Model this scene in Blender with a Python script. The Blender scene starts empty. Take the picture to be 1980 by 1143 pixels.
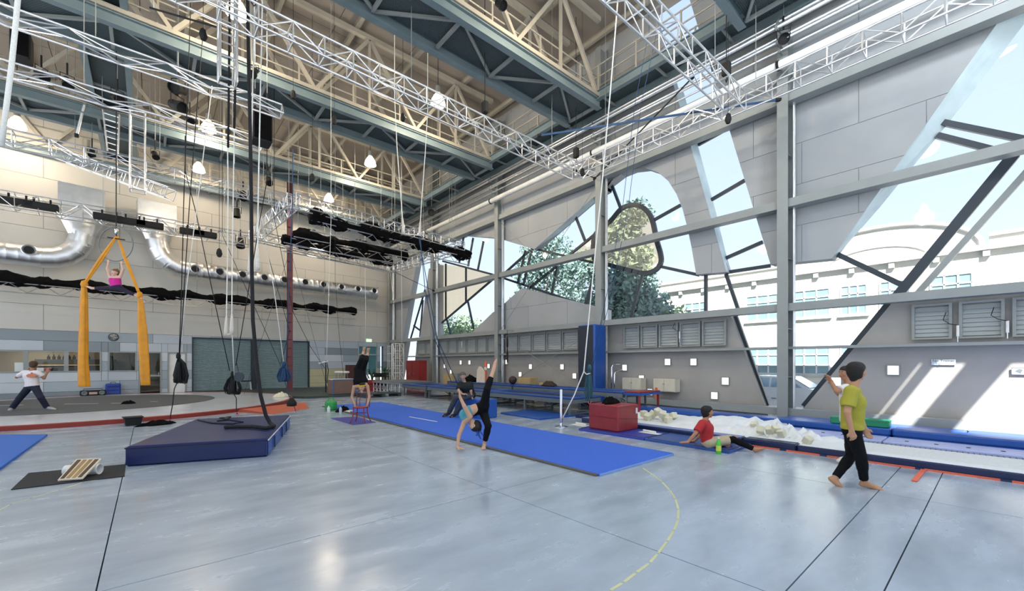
import bpy, bmesh, math, random
import numpy as np
from mathutils import Vector, Matrix
random.seed(7)
rng = np.random.default_rng(5)
C = bpy.context.scene.collection
# ------------------------------------------------------------------ camera
F_PX, CX, HV, CAMZ = 812.0, 990.0, 701.0, 1.6
YAW = math.atan(702/812)
SN, CS = math.sin(YAW), math.cos(YAW)
cd = bpy.data.cameras.new('camera'); cam = bpy.data.objects.new('camera', cd); C.objects.link(cam)
cd.sensor_width = 36; cd.lens = F_PX/1980*36; cd.shift_y = (HV-571.5)/1980; cd.clip_end = 400; cd.clip_start = 0.1
cam.location = (0, 0, CAMZ); cam.rotation_euler = (math.pi/2, 0, -YAW)
bpy.context.scene.camera = cam
# ------------------------------------------------------------------ world, sun, exposure
W = bpy.data.worlds.new('World'); bpy.context.scene.world = W; W.use_nodes = True
nt = W.node_tree; nt.nodes.clear()
wo = nt.nodes.new('ShaderNodeOutputWorld'); bg = nt.nodes.new('ShaderNodeBackground')
tc = nt.nodes.new('ShaderNodeTexCoord'); sp = nt.nodes.new('ShaderNodeSeparateXYZ'); cr = nt.nodes.new('ShaderNodeValToRGB')
nt.links.new(tc.outputs['Generated'], sp.inputs[0]); nt.links.new(sp.outputs['Z'], cr.inputs[0])
e = cr.color_ramp.elements
e[0].position = 0.0; e[0].color = (0.58, 0.66, 0.74, 1); e[1].position = 0.85; e[1].color = (0.30, 0.40, 0.68, 1)
m_ = e.new(0.25); m_.color = (0.47, 0.56, 0.70, 1)
nt.links.new(cr.outputs[0], bg.inputs[0]); bg.inputs[1].default_value = 1.9
nt.links.new(bg.outputs[0], wo.inputs[0])
SUN = Vector((1.0, 0.6, -1.05)).normalized()
sl = bpy.data.lights.new('sun', 'SUN'); sl.energy = 16; sl.angle = 0.004; sl.color = (1.0, 0.975, 0.94)
so = bpy.data.objects.new('sun', sl); C.objects.link(so); so.rotation_euler = SUN.to_track_quat('-Z', 'Y').to_euler(); so.location = (-10, -10, 30)
vs = bpy.context.scene.view_settings
vs.view_transform = 'Standard'; vs.look = 'None'; vs.exposure = 0.0; vs.gamma = 1.0; vs.use_curve_mapping = False
bpy.context.scene.cycles.max_bounces = 8; bpy.context.scene.cycles.diffuse_bounces = 5
bpy.context.scene.cycles.transparent_max_bounces = 16
LAMP_W = 400.0
# ------------------------------------------------------------------ helpers
def ray(u, v):
    r = (u-CX)/F_PX
    return Vector((SN+CS*r, CS-SN*r, (HV-v)/F_PX))
def px(u, v, X=None, Y=None, Z=None, D=None):
    d = ray(u, v)
    if D is not None: t = D
    elif X is not None: t = X/d.x
    elif Y is not None: t = Y/d.y
    else: t = (Z-CAMZ)/d.z
    return Vector((0, 0, CAMZ)) + d*t
def lin(c):
    return tuple(((x/12.92) if x <= 0.04045 else ((x+0.055)/1.055)**2.4) for x in c)
def hx(s): return lin(tuple(int(s[i:i+2], 16)/255 for i in (0, 2, 4)))
MATS = {}
def mat(name, col, rough=0.6, metal=0.0, var=0.08, scale=3.0, bump=0.0, bscale=40.0, emit=None, es=0.0, spec=0.5, coat=0.0, rvar=0.0):
    if name in MATS: return MATS[name]
    m = bpy.data.materials.new(name); m.use_nodes = True; MATS[name] = m
    n = m.node_tree; p = n.nodes['Principled BSDF']
    col = hx(col) if isinstance(col, str) else col
    p.inputs['Roughness'].default_value = rough; p.inputs['Metallic'].default_value = metal
    p.inputs['Specular IOR Level'].default_value = spec
    if coat: p.inputs['Coat Weight'].default_value = coat; p.inputs['Coat Roughness'].default_value = 0.15
    t = n.nodes.new('ShaderNodeTexCoord')
    no = n.nodes.new('ShaderNodeTexNoise'); no.inputs['Scale'].default_value = scale; no.inputs['Detail'].default_value = 6
    n.links.new(t.outputs['Object'], no.inputs['Vector'])
    mr = n.nodes.new('ShaderNodeMapRange'); mr.inputs[3].default_value = 1-var; mr.inputs[4].default_value = 1+var
    mr.inputs[1].default_value = 0.3; mr.inputs[2].default_value = 0.7
    n.links.new(no.outputs[0], mr.inputs[0])
    mx = n.nodes.new('ShaderNodeVectorMath'); mx.operation = 'SCALE'; mx.inputs[0].default_value = col
    n.links.new(mr.outputs[0], mx.inputs['Scale']); n.links.new(mx.outputs[0], p.inputs['Base Color'])
    if rvar:
        r2 = n.nodes.new('ShaderNodeMapRange'); r2.inputs[1].default_value = 0.3; r2.inputs[2].default_value = 0.7
        r2.inputs[3].default_value = max(0.02, rough-rvar); r2.inputs[4].default_value = rough+rvar
        n.links.new(no.outputs[0], r2.inputs[0]); n.links.new(r2.outputs[0], p.inputs['Roughness'])
    if bump:
        nb = n.nodes.new('ShaderNodeTexNoise'); nb.inputs['Scale'].default_value = bscale; nb.inputs['Detail'].default_value = 3
        n.links.new(t.outputs['Object'], nb.inputs['Vector'])
        b = n.nodes.new('ShaderNodeBump'); b.inputs['Strength'].default_value = bump; b.inputs['Distance'].default_value = 0.02
        n.links.new(nb.outputs[0], b.inputs['Height']); n.links.new(b.outputs[0], p.inputs['Normal'])
    if emit:
        p.inputs['Emission Color'].default_value = (*emit, 1); p.inputs['Emission Strength'].default_value = es
    return m
class MB:
    def __init__(s, M=None): s.v = []; s.f = []; s.M = M
    def add(s, vs, fs):
        o = len(s.v)
        if s.M is not None: vs = [s.M @ Vector(p) for p in vs]
        s.v += [Vector(p) for p in vs]; s.f += [tuple(i+o for i in f) for f in fs]; return s
    def box(s, lo, hi):
        x0, y0, z0 = lo; x1, y1, z1 = hi
        return s.add([(x0,y0,z0),(x1,y0,z0),(x1,y1,z0),(x0,y1,z0),(x0,y0,z1),(x1,y0,z1),(x1,y1,z1),(x0,y1,z1)],
                     [(0,3,2,1),(4,5,6,7),(0,1,5,4),(1,2,6,5),(2,3,7,6),(3,0,4,7)])
    def cbox(s, c, sz, b=0.0):
        lo = [c[i]-sz[i]/2 for i in range(3)]; hi = [c[i]+sz[i]/2 for i in range(3)]
        return s.rbox(lo, hi, b) if b else s.box(lo, hi)
    def rbox(s, lo, hi, b=0.02):   # box with bevelled vertical and top edges
        x0, y0, z0 = lo; x1, y1, z1 = hi
        def ring(i, z): return [(x0+i+b,y0+i,z),(x1-i-b,y0+i,z),(x1-i,y0+i+b,z),(x1-i,y1-i-b,z),(x1-i-b,y1-i,z),(x0+i+b,y1-i,z),(x0+i,y1-i-b,z),(x0+i,y0+i+b,z)]
        rs = [ring(b*0.6, z0), ring(0, z0+b), ring(0, z1-b), ring(b*0.35, z1-b*0.3), ring(b, z1)]
        vs = [p for r in rs for p in r]; fs = []
        for k in range(len(rs)-1):
            for j in range(8): a = k*8+j; c = k*8+(j+1) % 8; fs.append((a, c, c+8, a+8))
        fs.append(tuple(reversed(range(8)))); fs.append(tuple(range(len(vs)-8, len(vs))))
        return s.add(vs, fs)
    def beam(s, a, b, w, h, up=(0, 0, 1)):
        a = Vector(a); b = Vector(b); t = (b-a).normalized(); up = Vector(up)
        if abs(t.dot(up)) > 0.98: up = Vector((0, 1, 0))
        x = t.cross(up).normalized(); y = x.cross(t).normalized()
        vs = []
        for p in (a, b):
            for sx, sy in ((-1,-1),(1,-1),(1,1),(-1,1)): vs.append(p + x*(sx*w/2) + y*(sy*h/2))
        return s.add(vs, [(0,1,2,3),(7,6,5,4),(0,4,5,1),(1,5,6,2),(2,6,7,3),(3,7,4,0)])
    def ibeam(s, a, b, w, h, t=0.02):
        a = Vector(a); b = Vector(b)
        z = Vector((0, 0, 1))
        s.beam(a+z*(h/2-t/2), b+z*(h/2-t/2), w, t); s.beam(a-z*(h/2-t/2), b-z*(h/2-t/2), w, t); s.beam(a, b, t, h-2*t); return s
    def tube(s, pts, r, n=6, r2=None, close=False):
        pts = [Vector(p) for p in pts]; m = len(pts); vs = []; prev = None
        for i, p in enumerate(pts):
            if close: t = (pts[(i+1) % m]-pts[i-1]).normalized()
            else: t = (pts[min(i+1, m-1)]-pts[max(i-1, 0)])
            t = t.normalized() if t.length > 1e-9 else Vector((0,0,1))
            if prev is None:
                ref = Vector((0,0,1)) if abs(t.z) < 0.9 else Vector((1,0,0)); x = t.cross(ref).normalized()
            else: x = (prev - t*prev.dot(t)).normalized()
            prev = x; y = t.cross(x)
            rr = r if r2 is None else (r + (r2-r)*i/max(1, m-1))
            if isinstance(r, (list, tuple)): rr = r[i]
            for k in range(n):
                a = 2*math.pi*k/n; vs.append(p + x*(rr*math.cos(a)) + y*(rr*math.sin(a)))
        fs = []
        for i in range(m if close else m-1):
            for k in range(n):
                a = i*n+k; b = i*n+(k+1) % n; c = ((i+1) % m)*n+(k+1) % n; d = ((i+1) % m)*n+k; fs.append((a, b, c, d))
        if not close: fs.append(tuple(reversed(range(n)))); fs.append(tuple(range((m-1)*n, m*n)))
        return s.add(vs, fs)
    def lathe(s, prof, n=16, o=(0, 0, 0), R=None):
        vs = []; R = R or Matrix.Identity(3); o = Vector(o)
        for r, z in prof:
            for k in range(n): a = 2*math.pi*k/n; vs.append(o + R @ Vector((r*math.cos(a), r*math.sin(a), z)))
        fs = []
        for i in range(len(prof)-1):
            for k in range(n): a = i*n+k; b = i*n+(k+1) % n; fs.append((a, b, b+n, a+n))
        if prof[0][0] > 1e-6: fs.append(tuple(reversed(range(n))))
        if prof[-1][0] > 1e-6: fs.append(tuple(range((len(prof)-1)*n, len(prof)*n)))
        return s.add(vs, fs)
    def prism(s, poly, off):      # poly: 3D points, off: extrusion vector
        off = Vector(off); n = len(poly); vs = [Vector(p) for p in poly] + [Vector(p)+off for p in poly]
        fs = [tuple(range(n)), tuple(reversed(range(n, 2*n)))] + [(i, i+n, (i+1) % n+n, (i+1) % n) for i in range(n)]
        return s.add(vs, fs)
    def build(s, name, m, parent=None, smooth=False, origin=None, label=None, kind=None):
        me = bpy.data.meshes.new(name)
        off = WLOC(parent) if parent is not None else None
        if off is None:
            if origin is None:
                xs = [p.x for p in s.v]; ys = [p.y for p in s.v]; zs = [p.z for p in s.v]
                origin = Vector(((min(xs)+max(xs))/2, (min(ys)+max(ys))/2, min(zs)))
            off = Vector(origin)
        me.from_pydata([tuple(p-off) for p in s.v], [], s.f); me.validate()
        b = bmesh.new(); b.from_mesh(me); bmesh.ops.recalc_face_normals(b, faces=b.faces); b.to_mesh(me); b.free()
        if smooth:
            for p in me.polygons: p.use_smooth = True
            if smooth == 'auto':
                me.set_sharp_from_angle(angle=math.radians(40))
        me.materials.append(m)
        o = bpy.data.objects.new(name, me); C.objects.link(o)
        if parent is not None: o.parent = parent
        else: o.location = off
        if label: o['label'] = label
        if kind: o['kind'] = kind
        return o
def WLOC(o):
    l = Vector((0, 0, 0))
    while o is not None: l = l + o.location; o = o.parent
    return l
def thing(name, label, cat, loc=(0, 0, 0), group=None, kind=None):
    o = bpy.data.objects.new(name, None); C.objects.link(o); o.location = loc; o.empty_display_size = 0.1
    if kind: o['kind'] = kind
    if label: o['label'] = label
    if cat: o['category'] = cat
    if group: o['group'] = group
    return o
def tag(o, label, cat, group=None, kind=None):
    o['label'] = label; o['category'] = cat
    if group: o['group'] = group
    if kind: o['kind'] = kind
    return o
def inst(src, name, loc, parent):   # object sharing mesh data, local loc
    o = bpy.data.objects.new(name, src); C.objects.link(o); o.location = loc; o.parent = parent; return o
def clip_rect(poly, x0, x1, y0, y1):
    def clip(p, f, g):
        out = []
        for i in range(len(p)):
            a, b = p[i-1], p[i]; fa, fb = f(a), f(b)
            if (fa >= 0) != (fb >= 0):
                t = fa/(fa-fb); out.append((a[0]+(b[0]-a[0])*t, a[1]+(b[1]-a[1])*t))
            if fb >= 0: out.append(b)
        return out
    for f in (lambda p: p[0]-x0, lambda p: x1-p[0], lambda p: p[1]-y0, lambda p: y1-p[1]):
        if len(poly) < 3: return []
        poly = clip(poly, f, None)
    return poly
def area(p):
    return 0.5*sum(p[i-1][0]*p[i][1]-p[i][0]*p[i-1][1] for i in range(len(p)))
def sub_rects(r, holes):
    rs = [r]
    for h in holes:
        out = []
        for (a, b, c, d) in rs:       # x0,x1,z0,z1
            e0, e1, g0, g1 = max(a, h[0]), min(b, h[1]), max(c, h[2]), min(d, h[3])
            if e0 >= e1 or g0 >= g1: out.append((a, b, c, d)); continue
            if a < e0: out.append((a, e0, c, d))
            if e1 < b: out.append((e1, b, c, d))
            if c < g0: out.append((e0, e1, c, g0))
            if g1 < d: out.append((e0, e1, g1, d))
        rs = out
    return [r for r in rs if r[1]-r[0] > 0.04 and r[3]-r[2] > 0.04]
# ------------------------------------------------------------------ materials
M_steel = mat('painted_steel', '8f9492', 0.45, 0.0, 0.05, 2)
M_steel_daytint = mat('steel_daylight_tint', '75868b', 0.4, 0.0, 0.08, 2)  # cool daylight from below is put into the lower girder colour
M_steel_lamptint = mat('steel_lamplight_tint', 'aba699', 0.5, 0, 0.06, 2)  # warm lamplight on the upper steel is put into this colour
M_alu = mat('aluminium', (0.78, 0.79, 0.80), 0.28, 0.85, 0.08, 6)
M_duct = mat('duct_metal', (0.74, 0.75, 0.76), 0.36, 1.0, 0.06, 4, bump=0.06, bscale=12)
M_chrome = mat('chrome', (0.75, 0.76, 0.78), 0.15, 1.0, 0.05)
M_wallc = mat('wall_panel_cream', 'c4c1b9', 0.55, 0, 0.04, 0.7, coat=0.0)
M_wallg = mat('skin_panel_grey', 'a0a3a5', 0.55, 0, 0.05, 0.8)
M_joint = mat('joint_dark', '4a4a48', 0.8)
M_blk = mat('black_matte', '101011', 0.75, 0, 0.3, 20)
M_velvet = mat('black_cloth', '08080a', 0.95, 0, 0.3, 12, bump=0.5, bscale=15, spec=0.15)
M_dark = mat('dark_frame', '27323b', 0.4)
M_blue = mat('blue_vinyl', '1d4f9e', 0.38, 0, 0.08, 4, bump=0.12, bscale=6)
M_blued = mat('navy_vinyl', '14254f', 0.38, 0, 0.08, 4, bump=0.1, bscale=6)
M_runner = mat('blue_carpet', '3566cf', 0.85, 0, 0.1, 30, bump=0.2, bscale=300)
M_red = mat('red_vinyl', '8f2a2d', 0.35, 0, 0.08, 4, bump=0.35, bscale=5)
M_white = mat('white_paint', 'e4e4e0', 0.5)
M_rope_w = mat('white_rope', 'e2e2dc', 0.8, 0, 0.1, 60)
M_rope_b = mat('black_rope', '121316', 0.8, 0, 0.2, 60)
M_rope_bl = mat('blue_rope', '24466b', 0.8, 0, 0.2, 60)
# ================================================================== SETTING
# floor: slabs with recessed joints
def floor_mat():
    m = mat('polished_concrete', 'a0aebc', 0.3, 0, 0.06, 0.9, bump=0.03, bscale=3, rvar=0.12)
    n = m.node_tree; p = n.nodes['Principled BSDF']
    src = p.inputs['Base Color'].links[0].from_socket
    t = n.nodes.new('ShaderNodeTexCoord'); g = n.nodes.new('ShaderNodeNewGeometry')
    mp = n.nodes.new('ShaderNodeMapping'); mp.inputs['Scale'].default_value = (1.0, 3.0, 1.0); mp.inputs['Rotation'].default_value = (0, 0, 0.7)
    n.links.new(g.outputs['Position'], mp.inputs['Vector'])
    no = n.nodes.new('ShaderNodeTexNoise'); no.inputs['Scale'].default_value = 0.9; no.inputs['Detail'].default_value = 6; no.inputs['Roughness'].default_value = 0.55
    n.links.new(mp.outputs[0], no.inputs['Vector'])
    mr = n.nodes.new('ShaderNodeMapRange'); mr.inputs[1].default_value = 0.25; mr.inputs[2].default_value = 0.75; mr.inputs[3].default_value = 0.84; mr.inputs[4].default_value = 1.16
    n.links.new(no.outputs[0], mr.inputs[0])
    mx = n.nodes.new('ShaderNodeVectorMath'); mx.operation = 'SCALE'
    n.links.new(src, mx.inputs[0]); n.links.new(mr.outputs[0], mx.inputs['Scale']); n.links.new(mx.outputs[0], p.inputs['Base Color'])
    p.inputs['Specular IOR Level'].default_value = 0.85
    r2 = n.nodes.new('ShaderNodeMapRange'); r2.inputs[1].default_value = 0.35; r2.inputs[2].default_value = 0.65; r2.inputs[3].default_value = 0.17; r2.inputs[4].default_value = 0.3
    n.links.new(no.outputs[0], r2.inputs[0]); n.links.new(r2.outputs[0], p.inputs['Roughness'])
    return m
M_floor = floor_mat()
fl = thing('floor', 'polished grey concrete slab floor of the training hall', None, (0, 0, 0), kind='structure')
xs = [-14.44, -10.9, -7.36, -3.82, -0.28, 3.26, 6.8, 10.34, 13.7]
ys = [-14, -9.5, -5.5, -2.4, 0.52, 0.97, 4.1, 7.6, 11.1, 14.6, 18.1, 21.6, 25.1, 30.0]
for i in range(len(xs)-1):
    for j in range(len(ys)-1):
        MB().box((xs[i]+.005, ys[j]+.005, -.12), (xs[i+1]-.005, ys[j+1]-.005, 0)).build('slab', M_floor, fl)
MB().box((-14.4, -14, -.3), (13.7, 30, -.125)).build('subfloor', M_joint, fl)
# painted dashes of circle arcs on the floor
M_yel = mat('yellow_tape', 'c4c79c', 0.7)
def arc_line(pts, name, label, cat, w=.012):
    mb = MB(); P = [px(u, v, Z=0) for u, v in pts]
    for a, b in zip(P[:-1], P[1:]):
        t = (b-a).normalized(); s_ = Vector((-t.y, t.x, 0))*w
        a2 = a + t*0.015; b2 = b - t*0.015
        mb.prism([a2-s_+Vector((0,0,.0005)), b2-s_+Vector((0,0,.0005)), b2+s_+Vector((0,0,.0005)), a2+s_+Vector((0,0,.0005))], (0, 0, .0015))
    tag(mb.build(name, M_yel), label, cat)
arc_line([(1242,905),(1262,918),(1280,932),(1295,948),(1306,965),(1312,985),(1311,1005),(1303,1026),(1290,1047),(1272,1071),(1256,1089),(1230,1108),(1205,1127),(1178,1143),(1145,1160)], 'tape_line', 'faded yellow tape arc curving across the floor in front of the blue runner mat', 'tape line')
arc_line([(-10,992),(20,976),(60,964),(115,948),(160,933),(205,925),(245,914),(300,902),(335,897)], 'tape_line', 'thin yellow tape arc on the floor beside the dark rubber mat', 'tape line', .008)
# ---- right wall ---------------------------------------------------
XS = 13.4
COLS = [-2.4, 3.8, 9.95, 16.15, 22.4, 28.4]
def yz(u, v, X=XS):
    p = px(u, v, X=X); return (p.y, p.z)
wr = thing('wall_right', 'faceted steel framed glazed wall with grey panels along the right side', None, (13.4, 10, 0), kind='structure')
ZT = 14.0
def skin(polys_img, zmax=None, mtl=None, off=0.0, depth=.36):
    for P in polys_img:
        if P and len(P[0]) == 3: P2 = [(a, b) for (_, a, b) in P]      # given directly in (Y,Z)
        else: P2 = [yz(*p) for p in P]
        if area(P2) < 0: P2 = P2[::-1]
        MB().prism([(XS+.02+off, y, z) for y, z in P2], (depth, 0, 0)).build('backing', M_wallg, wr)
        y0 = min(p[0] for p in P2); y1 = max(p[0] for p in P2); z0 = min(p[1] for p in P2); z1 = max(p[1] for p in P2)
        k = math.floor((z0-3.1)/1.12)
        while 3.1+1.12*k < z1:
            ph = 2.27 if (k % 2 == 0) else 3.477
            j = math.floor((y0-ph)/2.415)
            while ph+2.415*j < y1:
                q = clip_rect(P2, ph+2.415*j+.006, ph+2.415*(j+1)-.006, 3.1+1.12*k+.006, 3.1+1.12*(k+1)-.006)
                if len(q) >= 3 and abs(area(q)) > 0.01:
                    MB().prism([(XS+off, y, z) for y, z in q], (.03, 0, 0)).build('panel', mtl or M_wallg, wr)
                j += 1
            k += 1
Y0, Y1, Y2, Y3, Y4 = 3.8, 9.95, 16.15, 22.4, 28.9
Zb = 9.75
# bay A (right of nearest column)
a1 = [('w', 3.8, 14.0)] ; 
def W2(u, v): y, z = yz(u, v); return ('w', y, z)
dA_top = yz(1928, 45); dA_bot = yz(1608, 500)
sl_ = (dA_top[0]-dA_bot[0])/(dA_top[1]-dA_bot[1])
def lineA(z): return dA_bot[0] + sl_*(z-dA_bot[1])
skin([[('w', 3.8, 14.0), ('w', lineA(14.0), 14.0), ('w', *dA_bot), ('w', 3.8, yz(1535, 507)[1])]])
dg0 = yz(1960, 305); dg1 = yz(1557, 785); 
def lineD(z): return dg1[0] + (dg0[0]-dg1[0])*(z-dg1[1])/(dg0[1]-dg1[1])
M_lower = mat('lower_concrete_panel', 'a09d98', 0.6, 0, 0.06, 1.5)
LOW = []      # lower wall polygons, in (Y,Z)
LOW.append([(lineD(3.1), 3.1), (-9, 3.1), (-9, 0), (lineD(0.0), 0)])
# bay B
sB = yz(1410, 250); sBb = yz(1490, 512); slB = (sB[0]-sBb[0])/(sB[1]-sBb[1])
def lB(z): return sBb[0]+slB*(z-sBb[1])
sC = yz(1335, 280); sCb = yz(1405, 526); slC = (sC[0]-sCb[0])/(sC[1]-sCb[1])
def lC(z): return sCb[0]+slC*(z-sCb[1])
skin([[('w', lB(14.0), 14.0), ('w', 3.8, 14.0), ('w', 3.8, sBb[1]), ('w', *sBb)]])
arch = [(1346,531),(1337,478),(1329,440),(1320,405),(1308,375),(1292,350),(1272,333),(1248,325),(1222,328),(1200,337),(1178,354),(1160,372)]
skin([[('w', 9.95, 14.0), ('w', lC(14.0), 14.0), ('w', lC(sCb[1]), sCb[1])] + [W2(*p) for p in arch] + [('w', 9.95, yz(1160, 372)[1])]])
dB = yz(1413, 612); dB2 = yz(1476, 780)
def lD2(z): return dB2[0]+(dB[0]-dB2[0])*(z-dB2[1])/(dB[1]-dB2[1])
LOW.append([(9.95, 3.1), (lD2(3.1), 3.1), (lD2(0), 0), (9.95, 0)])
M_rev = mat('reveal_lining', 'c2d3d6', 0.5)
def reveal(inn, out, xo=13.70):
    A = [px(u, v, X=XS-.005) for u, v in inn]; B_ = [px(u, v, X=xo) for u, v in out]
    for i in range(len(A)-1):
        MB().prism([A[i], A[i+1], B_[i+1], B_[i]], (.012, .012, 0)).build('reveal_panel', M_rev, wr)
reveal([(1950,14),(1805,220),(1679,399),(1608,500)], [(2005,14),(1840,230),(1703,399),(1613,501)])
reveal([(1306,175),(1335,280),(1370,403),(1405,526)], [(1322,178),(1350,283),(1383,405),(1412,526)])
reveal([(1147,382),(1090,432),(1033,482)], [(1150,391),(1095,439),(1037,487)])
# bay C
skin([[('w', 16.15, 14.0), ('w', 9.95, 14.0), ('w', 9.95, yz(1160, 372)[1]), W2(1147, 382), W2(1033, 482), ('w', 16.15, yz(962, 468)[1])]])
skin([[('w', 16.15, yz(963, 590)[1]), W2(1008.8, 557), ('w', 9.95, yz(1160, 600)[1]), ('w', 9.95, 3.1), ('w', 16.15, 3.1)]])
LOW.append([(16.15, 3.1), (9.95, 3.1), (9.95, 0), (16.15, 0)])
# bay D
skin([[('w', 22.4, 14.0), ('w', 16.15, 14.0), ('w', 16.15, yz(960, 466)[1]), W2(895, 455), W2(870, 466), W2(850, 448), ('w', 22.4, yz(835, 445)[1])]])
skin([[W2(911, 645), W2(953, 604), ('w', 16.15, yz(962, 597)[1]), ('w', 16.15, 3.1), ('w', yz(911, 645)[0], 3.1)]])
LOW.append([(22.4, 3.1), (16.15, 3.1), (16.15, 0), (22.4, 0)])
# bay E
skin([[('w', 29.0, 14.0), ('w', 22.4, 14.0), ('w', 22.4, yz(835, 470)[1]), W2(806, 505), W2(779, 655), ('w', 29.0, 3.1)]])
skin([[('w', 22.4, 7.6), W2(829, 520), W2(812, 652), ('w', 22.4, 3.1)]])
gE = yz(800, 655)[0]
LOW.append([(29.0, 3.1), (yz(786, 662)[0], 3.1), (yz(772, 740)[0], 0), (29.0, 0)])
LOW.append([(yz(806, 662)[0], 3.1), (22.4, 3.1), (22.4, 0), (yz(797, 740)[0], 0)])
for P in LOW:
    if area(P) < 0: P = P[::-1]
    MB().prism([(XS+.02, y, z) for y, z in P], (.3, 0, 0)).build('lower_wall', M_lower, wr)
# small glowing glass block windows in the lower wall
M_block = mat('glass_block_lit', 'f4f1e6', 0.4, emit=(1.0, 0.95, 0.85), es=0.9)
for i, (u, v) in enumerate([(1208,711),(1240.5,732),(1257,758),(1291,700),(1341,700),(1402.5,737),(1381.5,765),(1727,716),(1617,738),(1087,709.5),(1111,727),(1026,709),(1006,724),(980,700),(945,708),(891,701),(908,701),(860,708),(872,719)]):
    p = px(u, v, X=XS); s = .1
    o = MB().box((XS-.005, p.y-s, p.z-s*1.05), (XS+.03, p.y+s, p.z+s*1.05)).build('glass_block', M_block, wr)
    f = MB()
    for (a, b, c, d) in ((-s-.02, s+.02, s*1.05, s*1.05+.02), (-s-.02, s+.02, -s*1.05-.02, -s*1.05), (-s-.02, -s, -s*1.05, s*1.05), (s, s+.02, -s*1.05, s*1.05)):
        f.box((XS-.02, p.y+a, p.z+c), (XS+.03, p.y+b, p.z+d))
    f.build('block_frame', M_steel, o)
# columns and girts
for i, y in enumerate(COLS):
    m = MB(); w = .13
    m.box((12.92, y-w, 0), (12.945, y+w, 13.6)); m.box((13.315, y-w, 0), (13.34, y+w, 13.6)); m.box((12.945, y-.012, 0), (13.315, y+.012, 13.6))
    m.build('column', M_steel, wr)
    for z in (1.2, 2.5, 4.4, 7.2): MB().box((12.945, y-w+.01, z), (13.315, y+w-.01, z+.015)).build('stiffener', M_steel, wr)
    for k in range(2): MB().tube([(13.15+.07*k, y-.2-.0*k, 0), (13.15+.07*k, y-.2, 9.5)], .028, 8).build('conduit', M_alu, wr)
def girt(z0, z1, x0=12.98, x1=13.3, mtl=None, name='girt'):
    ys_ = [-9.0] + COLS
    for a, b in zip(ys_[:-1], ys_[1:]):
        a2 = a+.02; b2 = b-.02
        MB().box((x0, a2, z0), (x1, b2, z1)).build(name, mtl or M_steel, wr)
girt(8.62, 8.84); girt(5.78, 6.0); girt(2.99, 3.19); girt(1.96, 2.03, 13.1, 13.4, name='rail'); girt(.17, .365, 13.0, 13.3)
girt(8.84, 9.75, 13.2, 13.36, M_wallg, 'header_panel')
girt(9.75, 9.85, 13.0, 13.38); girt(11.6, 11.8, 13.0, 13.3)
# louvre windows in the row between rail and girt
M_louv = mat('louvre_glass', '9aa0a0', 0.35, 0, 0.05, 2)
def louvre(ya, yb, z0=2.12, z1=2.92):
    n = MB()
    n.box((13.30, ya, z0+.04), (13.38, ya+.05, z1-.05)); n.box((13.30, yb-.05, z0+.04), (13.38, yb, z1-.05)); n.box((13.30, ya, z1-.05), (13.38, yb, z1)); n.box((13.30, ya, z0), (13.38, yb, z0+.04))
    o = n.build('louvre_frame', M_steel, wr)
    for k in range(7):
        z = z0+.06+k*(z1-z0-.14)/7; MB().add([(13.36, ya+.05, z), (13.36, yb-.05, z), (13.385, yb-.05, z+.1), (13.385, ya+.05, z+.1), (13.366, ya+.05, z), (13.366, yb-.05, z), (13.391, yb-.05, z+.1), (13.391, ya+.05, z+.1)], [(0,1,2,3),(7,6,5,4),(0,4,5,1),(1,5,6,2),(2,6,7,3),(3,7,4,0)]).build('louvre_blade', M_louv, o)
us = [1207, 1240, 1275, 1315, 1358, 1408]
yv = [yz(u, 650)[0] for u in us]
for a, b in zip(yv[:-1], yv[1:]): louvre(b+.03, a-.03)
yv = [yz(u, 600)[0] for u in (1758, 1848, 1950, 2070)]
for a, b in zip(yv[:-1], yv[1:]): louvre(b+.05, a-.05)
for (ya, yb, n) in ((10.3, 15.9, 6), (16.5, 22.1, 6), (22.7, 25.0, 2)):
    w = (yb-ya)/n
    for k in range(n): louvre(ya+k*w+.03, ya+(k+1)*w-.03)
for (u, v) in ((1314, 648), (1948, 632), (1132, 664), (968, 660), (893, 664), (1852, 640)):
    p = px(u, v, X=13.25)
    a = thing('actuator', 'white window opener rod on the louvre row', None, (13.25, p.y, p.z))
    a.parent = wr; a.location = Vector((13.25, p.y, p.z))-wr.location
    for k in ('label', ): 
        if k in a: del a[k]
    MB().tube([(13.25, p.y, p.z-.12), (13.25, p.y, p.z+.12)], .024, 8).build('cylinder_body', M_white, a)
    MB().tube([(13.25, p.y, p.z-.24), (13.25, p.y, p.z-.12)], .012, 6).build('piston', M_chrome, a)
    MB().tube([(13.25, p.y, p.z+.12), (13.22, p.y+.12, p.z+.16), (13.22, p.y+.22, p.z+.25), (13.26, p.y+.18, p.z+.42)], .008, 5).build('cable', M_blk, a)
# tension rods in bay C
for (z0, z1, y0, y1) in ((.3, 2.9, 10.1, 16.0), (2.9, .3, 10.1, 16.0), (3.2, 8.5, 10.1, 16.0), (8.5, 3.2, 10.1, 16.0)):
    MB().tube([(13.1, y0, z0), (13.1, y1, z1)], .012, 5).build('tie_rod', M_steel, wr)
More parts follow.
